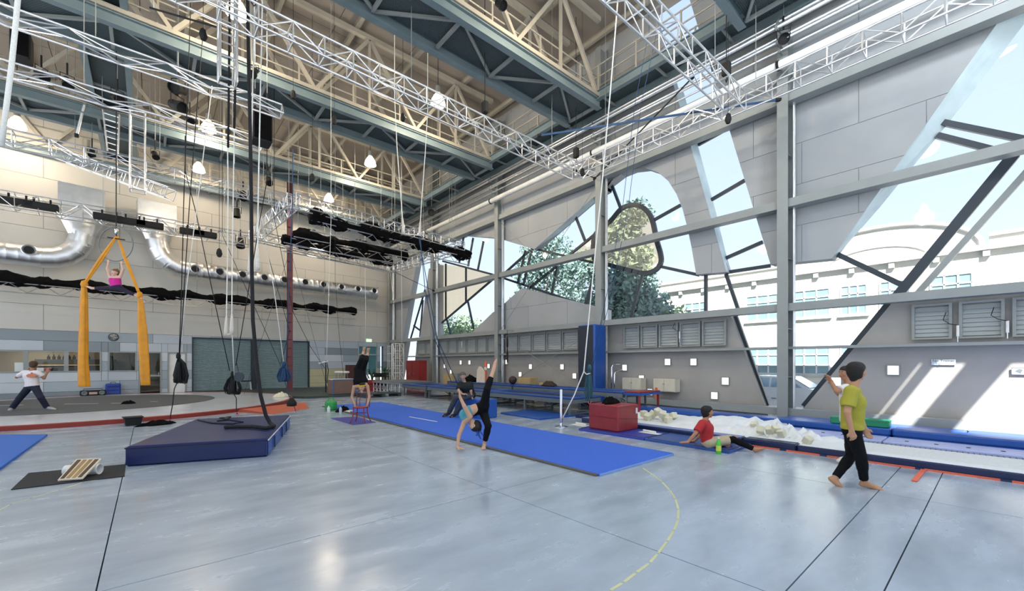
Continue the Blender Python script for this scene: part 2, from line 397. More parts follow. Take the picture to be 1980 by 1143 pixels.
# ---- windows: glass + mullions ------------------------------------
def glass(name, tint=(0.975, 0.99, 0.995), haze=0.0):
    m = bpy.data.materials.new(name); m.use_nodes = True; n = m.node_tree; n.nodes.clear()
    o = n.nodes.new('ShaderNodeOutputMaterial'); t = n.nodes.new('ShaderNodeBsdfTransparent'); g = n.nodes.new('ShaderNodeBsdfGlossy')
    mx = n.nodes.new('ShaderNodeMixShader'); lw = n.nodes.new('ShaderNodeLayerWeight'); pw = n.nodes.new('ShaderNodeMath'); pw.operation = 'POWER'; pw.inputs[1].default_value = 5; fr = n.nodes.new('ShaderNodeMath'); fr.operation = 'MULTIPLY_ADD'; fr.inputs[1].default_value = .4; fr.inputs[2].default_value = .02
    n.links.new(lw.outputs['Facing'], pw.inputs[0]); n.links.new(pw.outputs[0], fr.inputs[0])
    t.inputs[0].default_value = (*tint, 1); g.inputs['Roughness'].default_value = 0.02
    n.links.new(fr.outputs[0], mx.inputs[0]); n.links.new(t.outputs[0], mx.inputs[1]); n.links.new(g.outputs[0], mx.inputs[2])
    if haze:
        d = n.nodes.new('ShaderNodeBsdfTranslucent'); d.inputs[0].default_value = (.9, .88, .85, 1); m2 = n.nodes.new('ShaderNodeMixShader'); m2.inputs[0].default_value = haze
        n.links.new(mx.outputs[0], m2.inputs[1]); n.links.new(d.outputs[0], m2.inputs[2]); n.links.new(m2.outputs[0], o.inputs[0])
    else: n.links.new(mx.outputs[0], o.inputs[0])
    return m
M_glass = glass('clear_glass'); M_warm = glass('warm_glass', (1.0, 0.88, 0.72), 0.12)
XG = 13.72
MUL = {  # per bay: mullion segments in photo pixels at the glass plane
 1: [[(1960,300),(1557,787)],[(1803,233),(1990,272)],[(1812,262),(1935,294)],[(1615,490),(1748,553)]],
 2: [[(1420,612),(1482,785)],[(1181,352),(1201,405)],[(1262,427),(1316,397)],[(1275,515),(1352,532)],[(1243,530),(1220,614)],[(1365,532),(1365,602)],[(1373,388),(1440,349)],[(1402,500),(1475,468)],[(1404,527),(1490,514)],[(1404,530),(1428,600)],[(1350,280),(1408,248)]],
 3: [[(1112,416),(1131,465)],[(1028,480),(1148,508)],[(1148,455),(1103,492)],[(1076,515),(1025,556)],[(1078,515),(1067,568)],[(1146,540),(1132,590)],[(1016,484),(1001,548)],[(1028,484),(1012,552)],[(1025,484),(974,530)],[(1148,382),(1028,482)],[(974,538),(1148,596)]],
 4: [[(915,460),(905,515)],[(935,466),(924,522)],[(897,456),(888,508)],[(856,505),(953,531)],[(952,541),(848,630)],[(862,510),(862,615)],[(901,517),(901,583)],[(863,615),(872,648)],[(905,584),(916,636)],[(848,636),(848,510)]],
 5: [[(822,560),(794,655)],[(800,630),(814,640)],[(818,580),(812,652)]],
}
bays = {1: (-9.0, 3.8), 2: (3.8, 9.95), 3: (9.95, 16.15), 4: (16.15, 22.4), 5: (22.4, 28.9)}
for k, (ya, yb) in bays.items():
    w = thing(f'window_{k}', f'tall glazing bay {k} of the right wall with dark angled mullions', None, (XG, (ya+yb)/2, 0), kind='structure')
    for z0, z1 in ((.3, 3.0), (3.0, 5.85), (5.85, 8.7), (8.7, 14.0)):
        MB().box((XG, ya, z0+.01), (XG+.012, yb, z1-.01)).build('pane', M_glass, w)
    for seg in MUL[k]:
        a = px(*seg[0], X=XG-.06); b = px(*seg[1], X=XG-.06)
        MB().beam(a, b, (.2 if seg[0] == (1960,300) else .12) if k == 1 else (.18 if seg[0] == (1420,612) else .1), .1 if (k == 1 or seg[0] == (1420,612)) else .075, up=(1, 0, 0)).build('mullion', M_dark, w)
    if k == 2:
        pts = [(1150,455),(1180,428),(1200,405),(1218,397),(1236,398),(1252,409),(1262,428),(1270,465),(1277,490),(1278,508),(1268,522),(1252,528),(1235,527),(1180,513),(1150,503)]
        P0 = [px(u, v, X=XG-.08) for u, v in pts]; P = []
        for i in range(len(P0)):
            a, b, c, d_ = P0[i-1], P0[i], P0[(i+1) % len(P0)], P0[(i+2) % len(P0)]
            for q in (0, .25, .5, .75): P.append(.5*((2*b)+(c-a)*q+(2*a-5*b+4*c-d_)*q*q+(3*b-a-3*c+d_)*q**3))
        mb = MB()
        for a, b in zip(P, P[1:]+P[:1]): mb.beam(a+(a-b)*.05, b+(b-a)*.05, .16, .1, up=(1, 0, 0))
        bf = mb.build('rounded_frame', M_dark, w)
        MB().prism([p+Vector((.02, 0, 0)) for p in P], (.01, 0, 0)).build('tinted_pane', M_warm, bf)
    if k == 1:   # thick lit reveal leaf behind the diagonal mullion
        a = px(1995, 322, X=XG-.05); b = px(1772, 570, X=XG-.05)
        MB().beam(a, b, .12, .1, up=(1, 0, 0)).build('reveal_leaf', M_steel, w)
    if k == 3:
        MB().prism([px(1110,492,X=XG-.03), px(1148,452,X=XG-.03), px(1148,508,X=XG-.03)], (.01, 0, 0)).build('tinted_pane', M_warm, w)
    if k == 4:
        MB().prism([px(848,510,X=XG-.03), px(901,517,X=XG-.03), px(951,533,X=XG-.03), px(950,542,X=XG-.03), px(862,618,X=XG-.03), px(848,632,X=XG-.03)], (.01, 0, 0)).build('tinted_pane', M_warm, w)
# ---- far wall -------------------------------------------------------
wa = math.radians(6.2); CR = Vector((13.4, 28.9, 0))
wd = Vector((math.cos(wa), math.sin(wa), 0)); wn = Vector((wd.y, -wd.x, 0))
MW = Matrix(((-wd.x, wn.x, 0, CR.x), (-wd.y, wn.y, 0, CR.y), (0, 0, 1, 0), (0, 0, 0, 1)))
def qz(u, v, n=0.0):
    d = ray(u, v); o = Vector((0, 0, CAMZ)); p0 = CR + wn*n
    t = (p0-o).dot(wn)/d.dot(wn); p = o+d*t
    return ((p-CR).dot(-wd), p.z)
wb = thing('wall_back', 'long cream panelled far wall with grey bands of panels below', None, tuple(CR), kind='structure')
q_ = lambda u: qz(u, 700)[0]
HOLES = [  # q0,q1,z0,z1
  (q_(196), 22.0, 1.17, 2.12),             # office windows left
  (q_(264), q_(209), 1.17, 2.12), (q_(240), q_(209)+0, .0, .0),
  (q_(312), q_(268), .0, 2.12),            # office door
  (q_(361), q_(324), .0, 2.12),            # blank door
  (q_(598), q_(371), .0, 2.93),            # roller doors
  (q_(729), q_(692), .0, 2.75),            # exit door
  (q_(741), q_(735), .35, 2.75),           # slit window
]
HOLES = [h for h in HOLES if h[3] > h[2]]
bandcol = ['b4bcc4', '98a3ac', '838e95', 'c3cad0', 'a6b2bb']
bm_ = [mat(f'band_panel_{c}', c, 0.45, 0, 0.03, 1) for c in bandcol]
M_ply = mat('pale_board', 'b9b492', 0.6, 0, 0.05, 1)
pick = [[0,0,0,3,1,0,1,2,0,0],[1,3,0,2,0,0,1,4,3,2],[2,0,3,3,4,1,0,3,1,0],[1,2,0,1,3,0,4,1,0,3],[0,1,3,0,1,3,0,1,4,0],[1,0,2,0,3,1,0,2,0,1]]
r_ = 0
rows = [(.02, .3, 'b'), (.3, .745, 'b'), (.745, 1.2, 'b'), (1.2, 1.65, 'b'), (1.65, 2.1, 'b'), (2.1, 2.55, 'b'), (2.55, 3.0, 'b')] + [(3.0+1.1*k, 3.0+1.1*(k+1), 'w') for k in range(10)]
for ri, (z0, z1, kind) in enumerate(rows):
    ph = 14.54 if (ri % 2 == 1) else 14.54+1.21
    j = -7; 
    while ph+2.42*j < 22:
        a, b = max(0, ph+2.42*j), min(22, ph+2.42*(j+1))
        if b-a > .05:
            for r in sub_rects((a, b, z0, min(z1, 14.0)), HOLES):
                if kind == 'w': mm = M_wallc
                elif z1 <= 1.21 and b < q_(598)+1.5: mm = M_ply
                else: mm = bm_[pick[ri % 6][(j+7) % 10]]
                MB(MW).box((r[0]+.006, 0, r[2]+.006), (r[1]-.006, .03, r[3]-.006)).build('panel', mm, wb)
        j += 1
for r in sub_rects((0, 22, 0, 14), HOLES): MB(MW).box((r[0], -.25, r[2]), (r[1], .005, r[3])).build('backing', M_joint, wb)
# baseboard
for r in sub_rects((0, 22, 0.0, .1), HOLES): MB(MW).box((r[0], .03, .0), (r[1], .05, .1)).build('baseboard_back', M_steel, wb)
M_office = mat('office_wall', '857b66', 0.7, 0, 0.08, 2)
of = thing('trim_1', 'shallow office room seen through the far wall windows', None, tuple(MW @ Vector((16, 0, 0))), kind='structure')
qa, qb = q_(312)-.3, 22.0
MB(MW).box((qa, -3.2, 0), (qb, -3.1, 2.6)).build('office_wall', M_office, of)
MB(MW).box((qa, -3.2, 2.55), (qb, -.25, 2.6)).build('office_ceiling', M_white, of)
MB(MW).box((qa, -3.2, -.05), (qb, -.25, 0.0)).build('office_floor', M_joint, of)
MB(MW).box((qa-.05, -3.2, 0), (qa, -.25, 2.6)).build('office_side', M_office, of)
ol = bpy.data.lights.new('office_light', 'AREA'); ol.energy = 60; ol.size = 1.2; ol.color = (1, .9, .75)
oo = bpy.data.objects.new('office_light', ol); C.objects.link(oo); oo.location = MW @ Vector((17, -1.6, 2.5))
def wframe(q0, q1, z0, z1, n, divs=(), t=.05):
    w = thing(n, 'pale framed interior window or door of the office', None, tuple(MW @ Vector(((q0+q1)/2, 0, z0))), kind='structure')
    for a, b, c, d in ((q0, q1, z1-t, z1), (q0, q1, z0, z0+t), (q0, q0+t, z0+t, z1-t), (q1-t, q1, z0+t, z1-t)):
        MB(MW).box((a, -.08, c), (b, .06, d)).build('frame', M_steel, w)
    xs_ = [q0]+[d for d in divs]+[q1]
    for d in divs: MB(MW).box((d-.07, -.08, z0+t), (d+.07, .06, z1-t)).build('frame', M_steel, w)
    for a, b in zip(xs_[:-1], xs_[1:]): MB(MW).box((a+.01, -.02, z0+.01), (b-.01, -.012, z1-.01)).build('pane', M_glass, w)
    return w
wframe(q_(196), 22.0, 1.17, 2.12, 'window_6', (q_(128), q_(50)))
wframe(q_(264), q_(209), 1.17, 2.12, 'window_7')
w8 = wframe(q_(312), q_(268), 0.02, 2.12, 'door_1')
MB(MW).box((q_(312)+.05, -.03, .9), (q_(268)-.05, .03, .98)).build('mid_rail', M_steel, w8)
MB(MW).box((q_(309)+.05, .03, .98), (q_(306), .09, 1.08)).build('handle', M_chrome, w8)
d2 = thing('door_2', 'plain white flush door left of the roller shutters', None, tuple(MW @ Vector((q_(342), 0, 0))), kind='structure')
MB(MW).box((q_(358), -.1, 0), (q_(327), -.04, 2.07)).build('leaf', M_white, d2)
for a, b, c, d in ((q_(361), q_(358), 0, 2.12), (q_(327), q_(324), 0, 2.12), (q_(358), q_(327), 2.07, 2.12)): MB(MW).box((a, -.12, c), (b, .04, d)).build('frame', M_steel, d2)
MB(MW).box((q_(357), -.04, 1.0), (q_(354), .02, 1.05)).build('handle', M_chrome, d2)
# roller shutters: slats
M_shut = mat('shutter_teal', '869a9e', 0.45, 0.1, 0.06, 2)
for n_, (ua, ub) in enumerate(((488, 371), (598, 494))):
    d = thing(f'door_{3+n_}', 'grey green roller shutter made of horizontal slats', None, tuple(MW @ Vector(((q_(ua)+q_(ub))/2, 0, 0))), kind='structure')
    qa, qb = q_(ua), q_(ub)
    m0 = MB(); nS = 38; hS = 2.85/nS; L = qb-qa-.12
    m0.add([MW.to_3x3() @ Vector(p) for p in [(0,0,0),(L,0,0),(L,.03,hS*.35),(0,.03,hS*.35),(0,.03,hS*.65),(L,.03,hS*.65),(L,0,hS*.95),(0,0,hS*.95),(0,-.02,0),(L,-.02,0),(L,-.02,hS),(0,-.02,hS)]],
           [(0,1,2,3),(3,2,5,4),(4,5,6,7),(8,11,10,9),(0,8,9,1),(7,6,10,11)])
    me = bpy.data.meshes.new('slat'); me.from_pydata([tuple(v) for v in m0.v], [], m0.f); me.materials.append(M_shut)
    for k in range(nS):
        inst(me, 'slat', (MW @ Vector((qa+.06, -.12, .04+k*hS)))-d.location, d)
    MB(MW).box((qa, -.15, 0), (qa+.06, .05, 2.93)).build('guide', M_dark, d); MB(MW).box((qb-.06, -.15, 0), (qb, .05, 2.93)).build('guide', M_dark, d)
    MB(MW).box((qa+.06, -.15, 2.88), (qb-.06, .05, 2.93)).build('head_box', M_dark, d)
    MB(MW).box((qa+.06, -.13, .0), (qb-.06, -.05, .05)).build('bottom_bar', M_alu, d)
MB(MW).box((q_(494), -.2, 0), (q_(488), .08, 2.93)).build('mullion_post', M_dark, wb)
MB(MW).box((q_(598)-.02, -.6, 0), (q_(371)+.1, -.5, 3.0)).build('backing', M_joint, wb)
# exit door
M_blind = mat('teal_blind', '4f8288', 0.6)
de = thing('door_5', 'glazed exit door with teal blind and bright gap at the bottom', None, tuple(MW @ Vector((q_(711), 0, 0))), kind='structure')
qa, qb = q_(729), q_(692)
for a, b, c, d in ((qa, qa+.06, 0, 2.75), (qb-.06, qb, 0, 2.75), (qa, qb, 2.69, 2.75), (qa, qb, 2.1, 2.18), ((qa+qb)/2-.03, (qa+qb)/2+.03, 0, 2.1)): MB(MW).box((a, -.1, c), (b, .05, d)).build('frame', M_alu, de)
MB(MW).box((qa+.06, -.05, .75), (qb-.06, -.03, 2.1)).build('blind', M_blind, de); MB(MW).box((qa+.06, -.05, 2.18), (qb-.06, -.03, 2.69)).build('blind', M_blind, de)
MB(MW).box((qa+.06, -.08, .02), (qb-.06, -.07, .74)).build('pane', M_glass, de)
MB(MW).box((q_(741), -.08, .35), (q_(735), -.07, 2.75)).build('slit_pane', M_glass, wb)
# ---- ceiling --------------------------------------------------------
M_roof = mat('roof_panel', '978f87', 0.7, 0, 0.06, 1)
ce = thing('ceiling', 'beige panelled roof underside high above the steel girders', None, (0, 0, 14), kind='structure')
SKY = [(-1.8, 1.57, -6.07, -5.94), (-1.8, 1.57, -6.75, -6.21), (-1.8, 1.57, -10.6, -7.3)]
pxs = [-22+2.72*k for k in range(14)]; pxs[-1] = 13.8
pys = [-14+2.75*k for k in range(17)]
for i in range(len(pxs)-1):
    for j in range(len(pys)-1):
        for r in sub_rects((pxs[i], pxs[i+1], pys[j], pys[j+1]), SKY):
            MB().box((r[0]+.01, r[2]+.01, 14.0), (r[1]-.01, r[3]-.01, 14.04)).build('roof_panel', M_roof, ce)
for r in sub_rects((-22, 13.8, -14, 30), SKY): MB().box((r[0], r[2], 14.05), (r[1], r[3], 14.2)).build('roof_deck', M_joint, ce)
for k in range(9):
    x = -6+2.35*k
    MB().ibeam((x, 0, 13.88), (x, 29, 13.88), .12, .2, .015).build('purlin', M_steel_lamptint, ce)
# ================================================================== GIRDERS / CATWALKS
M_mesh = mat('mesh_floor', '4c5a5e', 0.5, 0.2, 0.15, 30)
def mesh_alpha(m):
    n = m.node_tree; p = n.nodes['Principled BSDF']
    t = n.nodes.new('ShaderNodeTexCoord'); w = n.nodes.new('ShaderNodeTexBrick')
    w.inputs['Scale'].default_value = 1.0; w.inputs['Brick Width'].default_value = .06; w.inputs['Row Height'].default_value = .045; w.inputs['Mortar Size'].default_value = .012
    w.inputs['Color1'].default_value = (0,0,0,1); w.inputs['Color2'].default_value = (0,0,0,1); w.inputs['Mortar'].default_value = (1,1,1,1)
    n.links.new(t.outputs['Object'], w.inputs['Vector'])
    mr = n.nodes.new('ShaderNodeMapRange'); mr.inputs[3].default_value = .45; n.links.new(w.outputs[0], mr.inputs[0]); n.links.new(mr.outputs[0], p.inputs['Alpha'])
mesh_alpha(M_mesh)
def catwalk(name, label, x0, x1, yc, half=.72, truss=True, z=10.5):
    t = thing(name, label, 'catwalk', (x1, yc, z), 'steel catwalk girders under the roof')
    for s in (-1, 1):
        y = yc+s*half
        MB().ibeam((x0, y, z+.16), (x1, y, z+.16), .2, .32, .03).build('girder_beam', M_steel_daytint, t)
        MB().beam((x0, y+s*.02, z+.4), (x1, y+s*.02, z+.4), .24, .12).build('bottom_chord', M_steel_lamptint, t)
    m = MB().box((x0, yc-half+.1, z+.24), (x1, yc+half-.1, z+.255)); m.build('mesh_floor', M_mesh, t)
    n = int(round((x1-x0)/1.9)); w = (x1-x0)/n
    m0 = {}
    for k in range(n):
        xa = x1-k*w; xb = xa-w
        s = 1 if k % 2 else -1
        MB().beam((xa, yc-s*(half-.1), z+.16), (xb, yc+s*(half-.1), z+.16), .07, .07).build('floor_brace', M_steel, t)
        MB().beam((xa-.05, yc-half+.1, z+.14), (xa-.05, yc+half-.1, z+.14), .08, .08).build('cross_member', M_steel, t)
    if truss:
        N = int((x1-x0)/3.8)+1
        for s in (-1, 1):
            y = yc+s*half
            MB().beam((x0, y, 13.65), (x1, y, 13.65), .16, .16).build('top_chord', M_steel_lamptint, t)
            for k in range(N):
                xa = x1-.1-k*3.8
                if xa-3.8 < x0: break
                MB().beam((xa, y, z+.45), (xa-1.9, y, 13.6), .11, .11).build('diagonal', M_steel_lamptint, t)
                MB().beam((xa-3.8, y, z+.45), (xa-1.9, y, 13.6), .11, .11).build('diagonal', M_steel_lamptint, t)
                MB().beam((xa-1.9, y, z+.45), (xa-1.9, y, 13.6), .08, .08).build('upright', M_steel_lamptint, t)
    for s in (-1, 1):
        y = yc+s*(half-.12)
        for zz in (.85, 1.25): MB().tube([(x0, y, z+zz), (x1, y, z+zz)], .025, 6).build('rail', M_steel_lamptint, t)
        for k in range(n): MB().beam((x1-.9-k*w, y, z+.3), (x1-.9-k*w, y, z+1.27), .05, .05).build('rail_post', M_steel_lamptint, t)
    return t
catwalk('catwalk', 'nearest steel catwalk girder, cut off by the top right edge', -6, 12.0, 3.75)
catwalk('catwalk', 'big daylight-tinted steel catwalk girder crossing the top middle of the view', -7, 12.0, 9.9)
catwalk('catwalk', 'second catwalk girder ending left of the silver truss corner', -8, 12.0, 16.0)
catwalk('catwalk', 'third catwalk girder above the black draped battens', -9, 12.0, 22.1)
catwalk('catwalk', 'farthest catwalk girder touching the top of the cream wall', -9, 12.0, 27.6)
# catwalk along the right wall
def long_walk(label, xc, y0, y1, half=.45, z=10.75, rails=True, mtl=None):
    t = thing('wall_catwalk', label, 'catwalk', (xc, (y0+y1)/2, z), 'lengthwise walkways')
    for s in (-1, 1):
        MB().ibeam((xc+s*half, y0, z+.15), (xc+s*half, y1, z+.15), .16, .3, .02).build('side_beam', mtl or M_steel_daytint, t)
        if rails:
            for zz in (.8, 1.2): MB().tube([(xc+s*half, y0, z+zz), (xc+s*half, y1, z+zz)], .024, 6).build('rail', M_steel_lamptint, t)
            k = y0+.6
            while k < y1: MB().beam((xc+s*half, k, z+.3), (xc+s*half, k, z+1.22), .045, .045).build('rail_post', M_steel_lamptint, t); k += 1.5
    MB().box((xc-half+.08, y0, z+.2), (xc+half-.08, y1, z+.215)).build('mesh_floor', M_mesh, t)
    k = y0
    while k < y1: MB().beam((xc-half, k, z+.1), (xc+half, k, z+.1), .06, .06).build('cross_member', M_steel, t); k += 2.0
long_walk('walkway with lamplight-tinted handrails running along the top of the right wall', 12.3, 1.0, 28.0)
long_walk('lengthwise walkway crossing the girders at the upper left', -1.0, 8, 28.0, .5, 10.95, rails=False)
# pipes along right wall
def pipe(label, x, z, r, m, cat='pipe', y0=-2, y1=28.3, name='wall_pipe', brackets=True):
    t = thing(name, label, cat, (x, 13, z))
    MB().tube([(x, y0, z), (x, y1, z)], r, 14).build('pipe_run', m, t, smooth=True)
    if brackets:
        for y in COLS:
            MB().tube([(x, y-.03, z), (x, y+.03, z)], r+.02, 14).build('clamp', M_blk if r > .08 else M_steel, t)
            MB().beam((x, y, z), (13.3, y, z), .04, .05).build('bracket', M_steel, t)
pipe('thick white pipe running the length of the right wall below the thin pipes', 12.6, 9.45, .11, M_white)
for i, (x, z, r, l) in enumerate([(12.62, 10.62, .045, 'topmost thin galvanised pipe of the bundle along the right wall'), (12.5, 10.42, .055, 'second thin galvanised pipe of the bundle along the right wall'), (12.68, 10.22, .04, 'middle thin galvanised pipe of the bundle along the right wall'), (12.55, 10.05, .035, 'fourth thin galvanised pipe of the bundle along the right wall'), (12.7, 9.9, .03, 'lowest thin galvanised pipe just above the thick white pipe')]):
    pipe(l, x, z, r, M_alu)
# ================================================================== ALUMINIUM TRUSSES
def meshdata(name, m, mb):
    me = bpy.data.meshes.new(name); me.from_pydata([tuple(v) for v in mb.v], [], mb.f); me.materials.append(m); return me
def box_truss(label, a, b, w=.4, bay=.5, tri=False, r=.025, group='silver aluminium trusses', webs=True, name='lighting_truss', light=False, m=None, cap=False):
    a = Vector(a); b = Vector(b); m = m or M_alu; L = (b-a).length; t = (b-a)/L
    if abs(t.z) > .9: up = Vector((0, 1, 0)); sd = Vector((1, 0, 0))
    else: up = Vector((0, 0, 1)); sd = t.cross(up).normalized(); up = sd.cross(t)
    mid = (a+b)/2; T = thing(name, label, 'truss', mid, group)
    h = w/2
    if tri: cs = [(-h, -h*.85), (h, -h*.85), (0, h*.85)]; ed = [(0, 1), (1, 2), (2, 0)]
    else: cs = [(-h, -h), (h, -h), (h, h), (-h, h)]; ed = [(0, 1), (1, 2), (2, 3), (3, 0)]
    cv = [sd*x+up*y for x, y in cs]
    for c in cv: MB().tube([a+c, b+c], r, 6 if light else 8).build('chord', m, T)
    if name != 'truss_tower':
        for f in ((.5,) if abs(t.z) > .9 else (.12, .5, .9)):
            q = a.lerp(b, f); MB().tube([Vector((q.x, q.y, max(a.z, b.z)+(.0 if abs(t.z) > .9 else h*.9))), Vector((q.x, q.y, 14.0))], .009, 4).build('suspension_cable', M_steel, T)
    n = max(1, int(round(L/bay))); bw = L/n
    if light:   # too small to tell apart: one joined part
        mb = MB()
        for k in range(n+1):
            p = a+t*(bw*k)
            for i, (c, d) in enumerate(ed):
                if not tri: mb.tube([p+cv[c], p+cv[d]], r*.6, 4)
                if k < n and (tri or i % 2):
                    if (k+i//2) % 2: mb.tube([p+cv[c], p+t*bw+cv[d]], r*.6, 4)
                    else: mb.tube([p+cv[d], p+t*bw+cv[c]], r*.6, 4)
        mb.build('lattice', m, T, kind='stuff'); return T
    md = {}
    for i, (c, d) in enumerate(ed):
        md['s', i] = meshdata('strut', m, MB().tube([cv[c], cv[d]], r*.65, 5))
        md['d', i, 0] = meshdata('brace', m, MB().tube([cv[d], t*bw+cv[c]], r*.6, 5))
        md['d', i, 1] = meshdata('brace', m, MB().tube([cv[c], t*bw+cv[d]], r*.6, 5))
    for k in range(n+1):
        p = a+t*(bw*k)-mid
        for i in range(len(ed)):
            if not tri or k in (0, n): inst(md['s', i], 'strut', p, T)
            if k < n and (tri or i % 2): inst(md['d', i, (k+i//2) % 2], 'brace', p, T)
    return T
tz = 8.5
T1a = px(300, -80, Z=tz+.1)
box_truss('bright silver box truss crossing the top from the ropes to the arched window', (-1.5, 9.75, tz), (11.7, 9.95, tz), .42, .62)
box_truss('silver box truss running along the right wall above the arched window toward the top right', (11.75, -1.8, tz), (11.75, 9.9, tz), .42, .62)
box_truss('silver box truss cutting across the top right and joining the wall truss', (2.0, 4.6, tz), (11.5, 4.55, tz), .42, .62)
box_truss('triangular silver truss with zigzag bracing at the upper left', (-4.5, 12.8, tz), (2.75, 12.8, tz), .36, .8, tri=True)
box_truss('triangular silver truss hanging behind the upper left one and carrying spotlights', (-5.0, 14.6, 8.25), (2.6, 14.6, 8.25), .36, .8, tri=True)
box_truss('silver truss close under the girders along the far left', (-5.5, 19.9, tz), (4.6, 19.9, tz), .42, .8, light=True)
box_truss('silver truss carrying black dimmers in front of the far wall ducts', (-7, 24.8, 7.8), (4.0, 25.7, 8.0), .6, .62, light=True)
fz = 7.4
pA = px(568, 388, Z=fz); pB = px(893, 478, Z=fz); pC = px(757, 520, Z=fz-.1); pD = px(492, 456, Z=fz)
box_truss('silver truss above the thickest black drape, front side of the far frame', pA, pB, .42, .5, light=True)
box_truss('silver truss on the right side of the far frame, ending at the window column', pB, pC, .42, .5, light=True)
box_truss('silver truss along the far wall behind the black drapes, back side of the far frame', pC, pD, .42, .5, light=True)
box_truss('silver truss on the left side of the far frame beside the red mast', pD, pA, .42, .5, light=True)
box_truss('tall upright silver truss beside the padded exit corner and red cabinet', Vector((12.0, px(769, 744, X=12.0).y, .01)), Vector((12.0, px(769, 744, X=12.0).y, 2.8)), .55, .45, light=True, name='truss_tower', m=M_white)
p = px(266, 200, D=13.5); box_truss('short vertical silver truss hanging at the upper left among the lights', Vector((p.x, p.y, 7.1)), Vector((p.x, p.y, 9.6)), .36, .5, name='hanging_truss')
p = px(440, 60, D=9.0); box_truss('vertical silver truss hanging beside the black ropes', Vector((p.x, p.y, 7.6)), Vector((p.x, p.y, 10.4)), .3, .5, name='hanging_truss')
box_truss('low silver rig truss hanging on the far left under the catwalk', px(120, 300, D=15.5), px(330, 375, D=15.5), .4, .55, light=True, name='rig_truss')
# hoist chains for trusses
def rope(label, pts, r, m, name='rope', cat='rope', n=6, group=None, knots=()):
    mb = MB().tube(pts, r, n)
    o = mb.build(name, m, None, smooth=True, origin=Vector(pts[-1])); tag(o, label, cat, group); return o
for i, (x, y, l) in enumerate([(1.6, 9.8, 'hoist chain above the bright silver truss left of the ropes'), (7.5, 9.9, 'hoist chain holding the middle of the bright silver truss'), (11.2, 4.55, 'hoist chain above the top right truss joint'), (11.6, 9.9, 'hoist chain over the silver truss corner by the arched window')]):
    t = thing('chain_hoist', l, 'hoist', (x, y, 8.75), 'chain hoists')
    MB().tube([(x, y, 9.0), (x, y, 14.0)], .012, 4).build('chain', M_blk, t)
    MB().cbox((x, y, 9.12), (.16, .2, .34), .03).build('hoist_body', M_white if i == 0 else M_blk, t)
    MB().tube([(x, y, 8.95), (x+.05, y, 8.86), (x, y, 8.78), (x-.05, y, 8.84)], .014, 5).build('hook', M_blk, t)
# ================================================================== LAMPS
M_bulb = mat('lamp_glow', 'fff4e0', 0.5, emit=(1.0, 0.82, 0.58), es=14)
M_lampglass = mat('lamp_refractor', 'fff2dc', 0.3, emit=(1.0, 0.80, 0.55), es=8)
def highbay(u, v, z, label, on=True, big=.27, e=1.0):
    p = px(u, v, Z=z); t = thing('high_bay_lamp', label, 'lamp', p, 'high bay pendant lamps')
    R = big
    MB().tube([(p.x, p.y, z+.5), (p.x, p.y, 14.0)], .012, 4).build('cord', M_blk, t)
    MB().lathe([(.03, .56), (.09, .54), (.1, .3), (.05, .28)], 14, o=p).build('ballast', M_steel, t, smooth='auto')
    MB().lathe([(.07, .29), (R*.55, .2), (R*.85, .05), (R, -.12), (R*.97, -.13), (R*.82, .04), (R*.5, .18), (.05, .26)], 20, o=p).build('shade', M_lampglass, t, smooth='auto')
    MB().lathe([(0, -.13), (.07, -.1), (.1, -.02), (.07, .08), (0, .12)], 14, o=p).build('bulb', M_bulb, t, smooth='auto')
    l = bpy.data.lights.new('lamp_light', 'POINT'); l.energy = LAMP_W*e; l.color = (1.0, 0.84, 0.63); l.shadow_soft_size = .2
    lo = bpy.data.objects.new('lamp_light', l); C.objects.link(lo); lo.parent = t; lo.location = (0, 0, -.25)
highbay(847, 196, 11.2, 'glowing high bay lamp just behind the bright silver truss')
highbay(716, 314, 11.2, 'glowing high bay lamp between the second and third catwalk girders')
highbay(636, 384, 11.2, 'glowing high bay lamp above the left end of the thick black drape')
highbay(403, 247, 11.0, 'glowing high bay lamp right of the hanging spotlights', e=.6)
highbay(384, 326, 11.0, 'glowing high bay lamp low on the left beyond the black rope pair', e=.5)
highbay(33, 240, 11.0, 'glowing high bay lamp at the far left edge', e=.6)
highbay(458, 20, 11.2, 'glowing high bay lamp at the top between the black ropes')
highbay(1098, -40, 11.2, 'high bay lamp just above the top edge, over the girder node')
for (x, y, nm_) in ((-9, 3, 'third to the left of the camera'), (-9, 12, 'second along the left side, out of frame'), (-9, 21, 'farthest along the left side, out of frame'), (0, -4, 'directly behind the camera'), (7, -4, 'behind the camera near the glazed wall'), (3, 2.0, 'straight overhead of the camera'), (9.5, 0, 'overhead near the glazed wall, out of frame')):  # unseen lamps added to fill the hall with cool light
    t = thing('high_bay_lamp', 'added unseen fill lamp '+nm_, 'lamp', (x, y, 11.2), 'high bay pendant lamps')
    l = bpy.data.lights.new('lamp_light', 'POINT'); l.energy = 520; l.color = (0.80, 0.90, 1.0); l.shadow_soft_size = .45
    lo = bpy.data.objects.new('lamp_light', l); C.objects.link(lo); lo.parent = t; lo.location = (0, 0, -.6)
    MB().lathe([(.07, .29), (.12, .2), (.19, .05), (.22, -.12), (.21, -.13), (.18, .04), (.1, .18), (.05, .26)], 20, o=Vector((x, y, 11.2))).build('shade', M_lampglass, t)
    MB().tube([(x, y, 11.5), (x, y, 14.0)], .012, 4).build('cord', M_blk, t)
